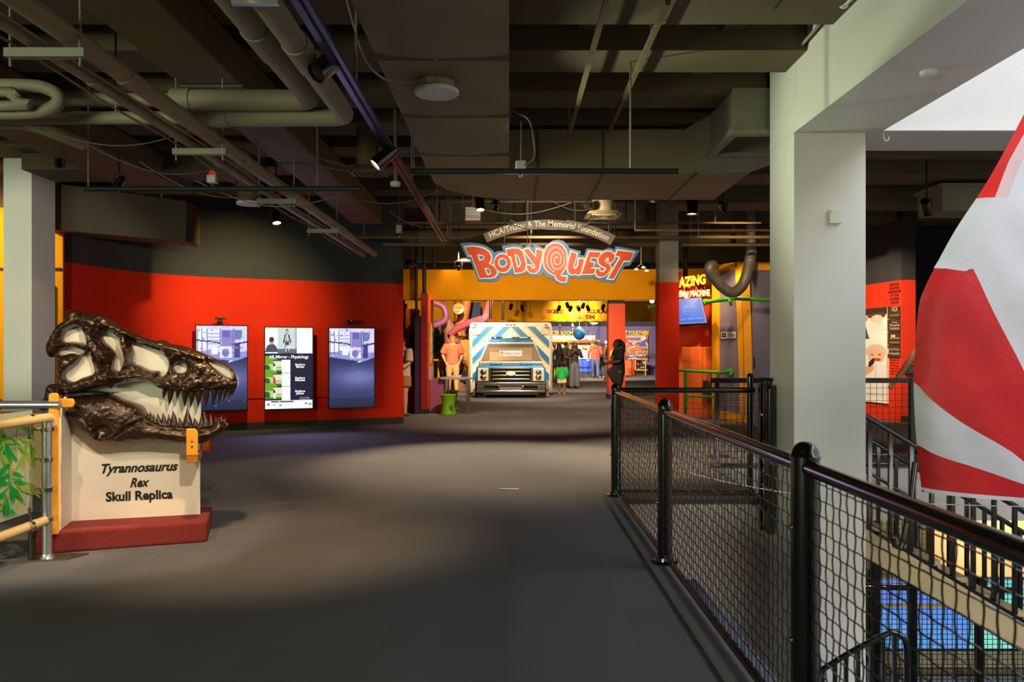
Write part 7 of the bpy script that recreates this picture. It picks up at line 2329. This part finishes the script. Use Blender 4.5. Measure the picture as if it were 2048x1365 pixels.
def person(label, loc, yaw, H=1.7, skin=(150, 100, 70), shirt=(60, 60, 60), pants=(50, 50, 60), shoe=(40, 36, 34), hair=(20, 15, 14), hairstyle='short', armL=None, armR=None,
           build=1.0, sleeve='short', leg='long', loose=1.0, stride=.0, bow=0.0, child=False, extra=None, vox=None):
    """armL / armR: (elbow, wrist) in the figure's own frame, x to its left... facing -y; units of a 1.7 m figure"""
    s = H / 1.7
    b = build
    t = thing('person', label, 'person', loc, yaw)
    hs = 1.32 if child else 1.0
    zs = 1.40 if not child else 1.30
    zh, zk, za = (.90, .49, .085) if not child else (.78, .42, .08)
    hz = 1.575 if not child else 1.50
    sk_ = skinmat('%d_%d_%d' % tuple(skin), skin)
    V = lambda x, y, z: Vector((x * s, y * s, z * s))
    AL = armL or ((.25 * b + .02, .03, 1.13), (.27 * b + .01, -.05, .88))
    AR = armR or ((-.25 * b - .02, .03, 1.13), (-.27 * b - .01, -.05, .88))
    shoulders = {1: (.175 * b + .005, 0, zs), -1: (-.175 * b - .005, 0, zs)}
    arms = {1: AL, -1: AR}
    fwd = -.10 * bow
    m = MB()
    # trunk, neck, head
    m.tube([V(0, 0, zh - .02), V(0, .0, zh + .12), V(0, 0, zh + .28), V(0, 0, zs - .06), V(0, .0, zs + .02)], [.135 * b * s, .125 * b * s, .135 * b * s, .155 * b * s, .09 * b * s], 14, ell=[.72, .72, .72, .66, .7], round_caps=True)
    m.tube([V(0, .01, zs - .02), V(0, fwd * .4 - .0, zs + .06), V(0, fwd - .005, hz - .06)], [.062 * s, .052 * s, .055 * s], 10, round_caps=True)
    hr = .098 * s * hs
    hc = V(0, fwd - .015, hz)
    m.ball(hc + Vector((0, hr * .1, hr * .18)), (hr * .80, hr * .98, hr * .98), 16, 12)
    m.ball(hc + Vector((0, -hr * .30, -hr * .48)), (hr * .58, hr * .62, hr * .62), 12, 9)          # jaw
    m.tube([hc + Vector((0, -hr * .88, hr * .10)), hc + Vector((0, -hr * 1.10, -hr * .22)), hc + Vector((0, -hr * .86, -hr * .30))], [hr * .10, hr * .17, hr * .14], 8, round_caps=True)   # nose
    for q in (1, -1):
        m.ball(hc + Vector((q * hr * .82, hr * .1, -hr * .05)), (hr * .10, hr * .18, hr * .26), 8, 6)  # ears
        sh, (el, wr) = shoulders[q], arms[q]
        S_, E_, W_ = V(*sh), V(*el), V(*wr)
        m.tube([V(q * .09 * b, 0, zs - .02), S_, S_.lerp(E_, .5), E_, E_.lerp(W_, .35), W_], [.055 * s, .058 * s * b, .050 * s * b, .040 * s * b, .040 * s * b, .027 * s], 10, round_caps=True)
        hand(m, W_, W_ - E_, q, s)
        st = stride * q
        hip, kn, an = V(q * .085 * b, 0, zh - .03), V(q * .095 * b, -.02 - .4 * st, zk), V(q * .10 * b, .01 - st, za)
        m.tube([hip, hip.lerp(kn, .45), kn, kn.lerp(an, .35), an], [.092 * s * b, .078 * s * b, .055 * s * b, .054 * s * b, .036 * s], 12, round_caps=True)
        m.tube([an + V(0, .05, -.04), an + V(0, -.06, -.05), an + V(0, -.15, -.06)], [.036 * s, .04 * s, .03 * s], 8, round_caps=True)
    o = m.build('body', sk_, t, smooth=180)
    remesh(o, vox or .0085 * max(s, .75))
    # face
    ey = PS(t, 'eye', M('eye_dark', (24, 18, 16), .3), lambda m: [m.ball(hc + Vector((q * hr * .34, -hr * .80, hr * .04)), (hr * .13, hr * .08, hr * .09), 8, 6) for q in (1, -1)], smooth=180)
    P(t, 'mouth', M('lips', (132, 62, 56), .5), lambda m: m.ball(hc + Vector((0, -hr * .86, -hr * .58)), (hr * .26, hr * .10, hr * .07), 10, 6), smooth=180)
    # shirt
    if shirt is not None:
        m = MB()
        L_ = loose
        m.tube([V(0, 0, zh - (.06 if L_ > 1 else .0)), V(0, 0, zh + .12), V(0, 0, zh + .28), V(0, 0, zs - .06), V(0, 0, zs + .035)], [(.150 * b * L_) * s, .146 * b * L_ * s, .152 * b * s, .168 * b * s, .085 * s], 16, ell=[.78, .78, .76, .70, .8])
        for q in (1, -1):
            sh, (el, wr) = shoulders[q], arms[q]
            S_, E_, W_ = V(*sh), V(*el), V(*wr)
            if sleeve == 'long':
                m.tube([V(q * .07 * b, 0, zs - .01), S_, S_.lerp(E_, .5), E_, E_.lerp(W_, .5), E_.lerp(W_, .95)], [.06 * s, .075 * s * b, .066 * s * b * L_ ** .5, .056 * s * b * L_ ** .5, .05 * s * b, .042 * s], 10)
            elif sleeve == 'short':
                m.tube([V(q * .07 * b, 0, zs - .01), S_, S_.lerp(E_, .4), S_.lerp(E_, .85)], [.06 * s, .076 * s * b, .076 * s * b * L_ ** .5, .080 * s * b * L_ ** .5], 10)
        o = m.build('shirt', M('cloth_%d_%d_%d' % tuple(shirt), shirt, .8, 0, .12, 9, .25, 24), t, smooth=180)
        remesh(o, .011 * max(s, .75))
    # trousers
    m = MB()
    fl_ = 1.0 if leg != 'wide' else 1.45
    m.tube([V(0, 0, zh + .10), V(0, 0, zh), V(0, 0, zh - .1)], [.142 * b * s, .152 * b * s, .14 * b * s], 14, ell=[.8, .8, .8], round_caps=True)
    for q in (1, -1):
        st = stride * q
        hip, kn, an = V(q * .085 * b, 0, zh - .03), V(q * .095 * b, -.02 - .4 * st, zk), V(q * .10 * b, .01 - st, za)
        if leg in ('long', 'wide'):
            m.tube([hip, hip.lerp(kn, .5), kn, kn.lerp(an, .5), an + V(0, 0, .0)], [.105 * s * b, .094 * s * b, .072 * s * b * fl_ ** .6, .07 * s * b * fl_, .066 * s * fl_], 12)
        else:
            m.tube([hip, hip.lerp(kn, .35), hip.lerp(kn, .6)], [.112 * s * b, .115 * s * b, .118 * s * b], 12)
    o = m.build('trousers', M('cloth_%d_%d_%d' % tuple(pants), pants, .8, 0, .12, 9, .25, 24), t, smooth=180)
    remesh(o, .011 * max(s, .75))
    for q in (1, -1):
        st = stride * q
        an = V(q * .10 * b, .01 - st, za)
        P(t, 'shoe', M('shoe_%d_%d_%d' % tuple(shoe), shoe, .6), lambda m: [m.tube([an + V(0, .07, -.045), an + V(0, -.04, -.04), an + V(0, -.14, -.05), an + V(0, -.18, -.055)], [.04 * s, .047 * s, .042 * s, .028 * s], 10, ell=[.85] * 4, round_caps=True), m.box(an.x - .045 * s, an.x + .045 * s, an.y - .2 * s, an.y + .1 * s, 0, .02 * s)], smooth=60)
    # hair
    hm = M('hair_%d_%d_%d' % tuple(hair), hair, .55, 0, .2, 30, .4, 60)

    def hf(m):
        if hairstyle != 'bald':
            m.ball(hc + Vector((0, hr * .22, hr * .32)), (hr * .90, hr * .96, hr * .92), 16, 10)
        if hairstyle in ('long', 'ponytail', 'bob'):
            m.ball(hc + Vector((0, hr * .45, -hr * .05)), (hr * .88, hr * .72, hr * .95), 14, 9)
        if hairstyle == 'long':
            m.tube([hc + Vector((0, hr * .5, hr * .3)), hc + Vector((0, hr * .85, -hr * 1.2)), hc + Vector((0, hr * .9, -hr * 3.0)), hc + Vector((0, hr * .7, -hr * 4.2))], [hr * .85, hr * .95, hr * 1.05, hr * .6], 12, ell=[.6, .5, .45, .4], round_caps=True)
            for q in (1, -1):
                m.tube([hc + Vector((q * hr * .7, -hr * .1, hr * .5)), hc + Vector((q * hr * .95, -hr * .2, -hr * .9)), hc + Vector((q * hr * 1.1, -hr * .5, -hr * 2.6))], [hr * .3, hr * .42, hr * .3], 8, round_caps=True)
        if hairstyle == 'ponytail':
            m.ball(hc + Vector((0, hr * .85, hr * .85)), hr * .45, 10, 8)
            m.tube([hc + Vector((0, hr * 1.0, hr * .8)), hc + Vector((0, hr * 1.6, hr * .2)), hc + Vector((0, hr * 1.75, -hr * 1.4)), hc + Vector((0, hr * 1.6, -hr * 3.0))], [hr * .35, hr * .5, hr * .55, hr * .2], 10, round_caps=True)
        if hairstyle == 'buns':
            for q in (1, -1):
                m.ball(hc + Vector((q * hr * .6, hr * .4, hr * 1.05)), hr * .36, 10, 8)
            m.ball(hc + Vector((0, hr * .4, -hr * .1)), (hr * .8, hr * .7, hr * .8), 12, 8)
    P(t, 'hair', hm, hf, smooth=180)
    if extra:
        extra(t, s, hc, hr, V)
    return t


def cap(rgb, back=False, brim=True):
    def f(t, s, hc, hr, V):
        y = 1 if back else -1
        c = P(t, 'cap', M('cap_%d_%d_%d' % rgb, rgb, .8, 0, .08, 20), lambda m: m.lathe([(hr * .96, hr * .25), (hr * 1.0, hr * .5), (hr * .92, hr * .9), (hr * .6, hr * 1.25), (hr * .1, hr * 1.38)], 18, hc + Vector((0, hr * .1, 0))), smooth=60)
        P(c, 'brim', M('cap_%d_%d_%d' % rgb, rgb, .8), lambda m: m.ball(hc + Vector((0, y * hr * 1.1, hr * .32)), (hr * .6, hr * .6, hr * .08), 14, 6), smooth=180)
    return f


G = lambda px, Y: Vector(((px - VX) / F * Y, Y, 0))
LB, DB, MBk = (214, 160, 124), (92, 58, 42), (128, 84, 60)

person('man in a coral T-shirt and khaki trousers with hands in pockets and a backward cap', G(905, 25.6), R(8), 1.86, LB, (238, 116, 84), (196, 160, 104), (214, 150, 60), (110, 80, 50), 'short',
       ((.30, .05, 1.14), (.22, -.04, .93)), ((-.30, .05, 1.14), (-.22, -.04, .93)), 1.15, 'short', 'long', 1.12, .06, 0, extra=cap((206, 116, 40), True))


def woman_extra(t, s, hc, hr, V):
    P(t, 'lanyard', M('lanyard_grey', (140, 140, 150), .5), lambda m: m.tube([V(.08, -.02, 1.44), V(.05, -.15, 1.25), V(0, -.17, 1.08), V(-.05, -.15, 1.25), V(-.08, -.02, 1.44)], .007 * s, 6))
    P(t, 'badge', m_white, lambda m: m.box(-.04 * s, .04 * s, -.20 * s, -.185 * s, 1.0 * s, 1.1 * s))
    P(t, 'phone', m_black, lambda m: m.box(-.05 * s, .02 * s, -.44 * s, -.36 * s, 1.10 * s, 1.125 * s))
    P(t, 'earring', m_chrome, lambda m: m.tube([hc + Vector((hr * .95, hr * .1 + .02 * math.cos(a), -hr * .55 + .025 * math.sin(a))) for a in np.linspace(0, 6.28, 11)], .004, 5))
    P(t, 'sleeve_print', M('print_grey', (110, 116, 118), .6), lambda m: m.ball(V(.21, -.06, 1.28), (.05 * s, .06 * s, .07 * s), 10, 8), smooth=180)


person('woman in black with a long ponytail looking at her phone before the orange red column', G(1237, 19.0), R(-82), 1.66, DB, (26, 24, 26), (40, 38, 42), (26, 24, 24), (16, 13, 14), 'ponytail',
       ((.26, -.05, 1.15), (.10, -.30, 1.10)), ((-.26, -.05, 1.15), (-.09, -.30, 1.08)), 1.2, 'short', 'long', 1.12, .05, .3, extra=woman_extra)
t = thing('handbag', 'black bag with a pointed flap carried at the hip of the woman in black', 'bag', G(1229, 18.9) + Vector((0, 0, .78)))
P(t, 'body', M('bag_black', (22, 20, 22), .6), lambda m: m.prism([(-.2, .1), (-.05, -.18), (.12, -.2), (.16, .22), (.0, .26)], -.07, .07, lambda a, b, d: (a, d, b)), bevel=.02)
P(t, 'strap', M('bag_black', (22, 20, 22), .6), lambda m: m.tube([(.0, 0, .24), (.08, .0, .5), (.15, 0, .64)], .012, 6))


def bows(t, s, hc, hr, V):
    PS(t, 'hair_bow', M('bow_cream', (240, 214, 170), .6), lambda m: [m.ball(hc + Vector((q * hr * .6, hr * .5, hr * .95)), hr * .24, 8, 6) for q in (1, -1)], smooth=180)
    P(t, 'shirt_fold', M('cloth_40_190_90', (40, 190, 90), .8), lambda m: m.ball(V(0, .1, 1.0), (.12 * s, .05 * s, .14 * s), 10, 8), smooth=180)


person('little girl in a green long sleeved top and pale shorts seen from behind', G(1124, 24.8), R(176), 1.06, MBk, (40, 190, 90), (222, 200, 176), (226, 150, 40), (26, 18, 16), 'buns',
       ((.27, .0, 1.05), (.24, -.12, .82)), ((-.27, .0, 1.05), (-.24, -.12, .82)), 1.25, 'long', 'shorts', 1.12, .07, 0, child=True, extra=bows, vox=.009)
person('woman in a dark jacket and wide grey jeans with long dark hair and raised hands', G(1149, 28.0), R(10), 1.68, DB, (40, 38, 42), (92, 92, 98), (60, 60, 64), (20, 16, 16), 'long',
       ((.25, -.06, 1.15), (.10, -.18, 1.30)), ((-.25, -.06, 1.15), (-.08, -.18, 1.32)), 1.0, 'long', 'wide', 1.0, .03, 0)
person('person in a black T-shirt standing sideways behind the girl in green', G(1131, 31.0), R(70), 1.72, MBk, (28, 26, 26), (38, 36, 36), (40, 38, 40), (22, 18, 16), 'short',
       ((.25, -.05, 1.12), (.15, -.28, 1.0)), ((-.25, -.05, 1.12), (-.1, -.28, 1.0)), 1.15, 'short', 'long', 1.15, .03, .4)
person('person with long dark hair in black clothes next to the ambulance', G(1118, 32.5), R(150), 1.66, DB, (32, 28, 30), (44, 42, 46), (40, 38, 40), (20, 16, 16), 'long', build=1.05, sleeve='long')
person('person in a white and grey shirt in front of the yellow counter', G(1136, 36.0), R(60), 1.72, MBk, (196, 196, 200), (60, 60, 72), (50, 46, 44), (26, 20, 18), 'short', build=1.0)
person('person in a pale grey shirt and red cap behind the ambulance corner', G(1109, 35.0), R(20), 1.70, MBk, (176, 180, 190), (54, 58, 76), (50, 46, 44), (26, 20, 18), 'short', build=1.05, extra=cap((186, 50, 40)))


def hood(t, s, hc, hr, V):
    P(t, 'hood', M('cloth_232_66_40', (232, 66, 40), .8), lambda m: m.ball(V(0, .1, 1.42), (.14 * s, .09 * s, .08 * s), 14, 9), smooth=180)
    P(t, 'paper', m_white, lambda m: m.box(.28 * s, .38 * s, -.16 * s, -.15 * s, .80 * s, .90 * s))


person('person in a bright red hoodie and rolled blue jeans seen from behind at the console', G(1191, 38.0), R(172), 1.84, DB, (232, 66, 40), (58, 70, 92), (40, 36, 36), (20, 16, 15), 'short', ((.30, .0, 1.14), (.32, -.12, .90)), ((-.28, -.05, 1.14), (-.18, -.25, 1.02)), 1.12, 'long', 'long', 1.2, .08, .3, extra=hood)
person('person in dark top and jeans close behind the red hoodie', G(1203, 39.2), R(200), 1.74, MBk, (44, 40, 44), (70, 80, 104), (214, 160, 70), (24, 20, 18), 'short', build=1.1, sleeve='long')
person('person in a cap and dark jacket partly hidden by the orange red column', G(1213, 35.5), R(70), 1.80, MBk, (46, 36, 36), (60, 56, 60), (50, 46, 44), (24, 20, 18), 'short', build=1.1, sleeve='long', extra=cap((196, 186, 176)))
person('person in a cream shirt and tan shorts half hidden behind the red wall end', G(806, 16.4), R(-40), 1.66, LB, (214, 192, 158), (176, 120, 62), (70, 66, 66), (60, 40, 30), 'short', ((.25, -.06, 1.14), (.18, -.33, 1.0)), ((-.25, -.06, 1.12), (-.12, -.34, 1.0)), 1.1, 'short', 'shorts', 1.15, .05, .3)
person('person reaching out one bare arm beside the sail beyond the stairs', G(1862, 10.4), R(-60), 1.68, LB, (60, 58, 70), (50, 52, 66), (50, 46, 44), (50, 36, 28), 'short', ((.27, -.05, 1.14), (.26, -.12, .9)), ((-.30, -.12, 1.16), (-.26, -.40, .98)), 1.05, 'none', 'long', 1.05, .05)
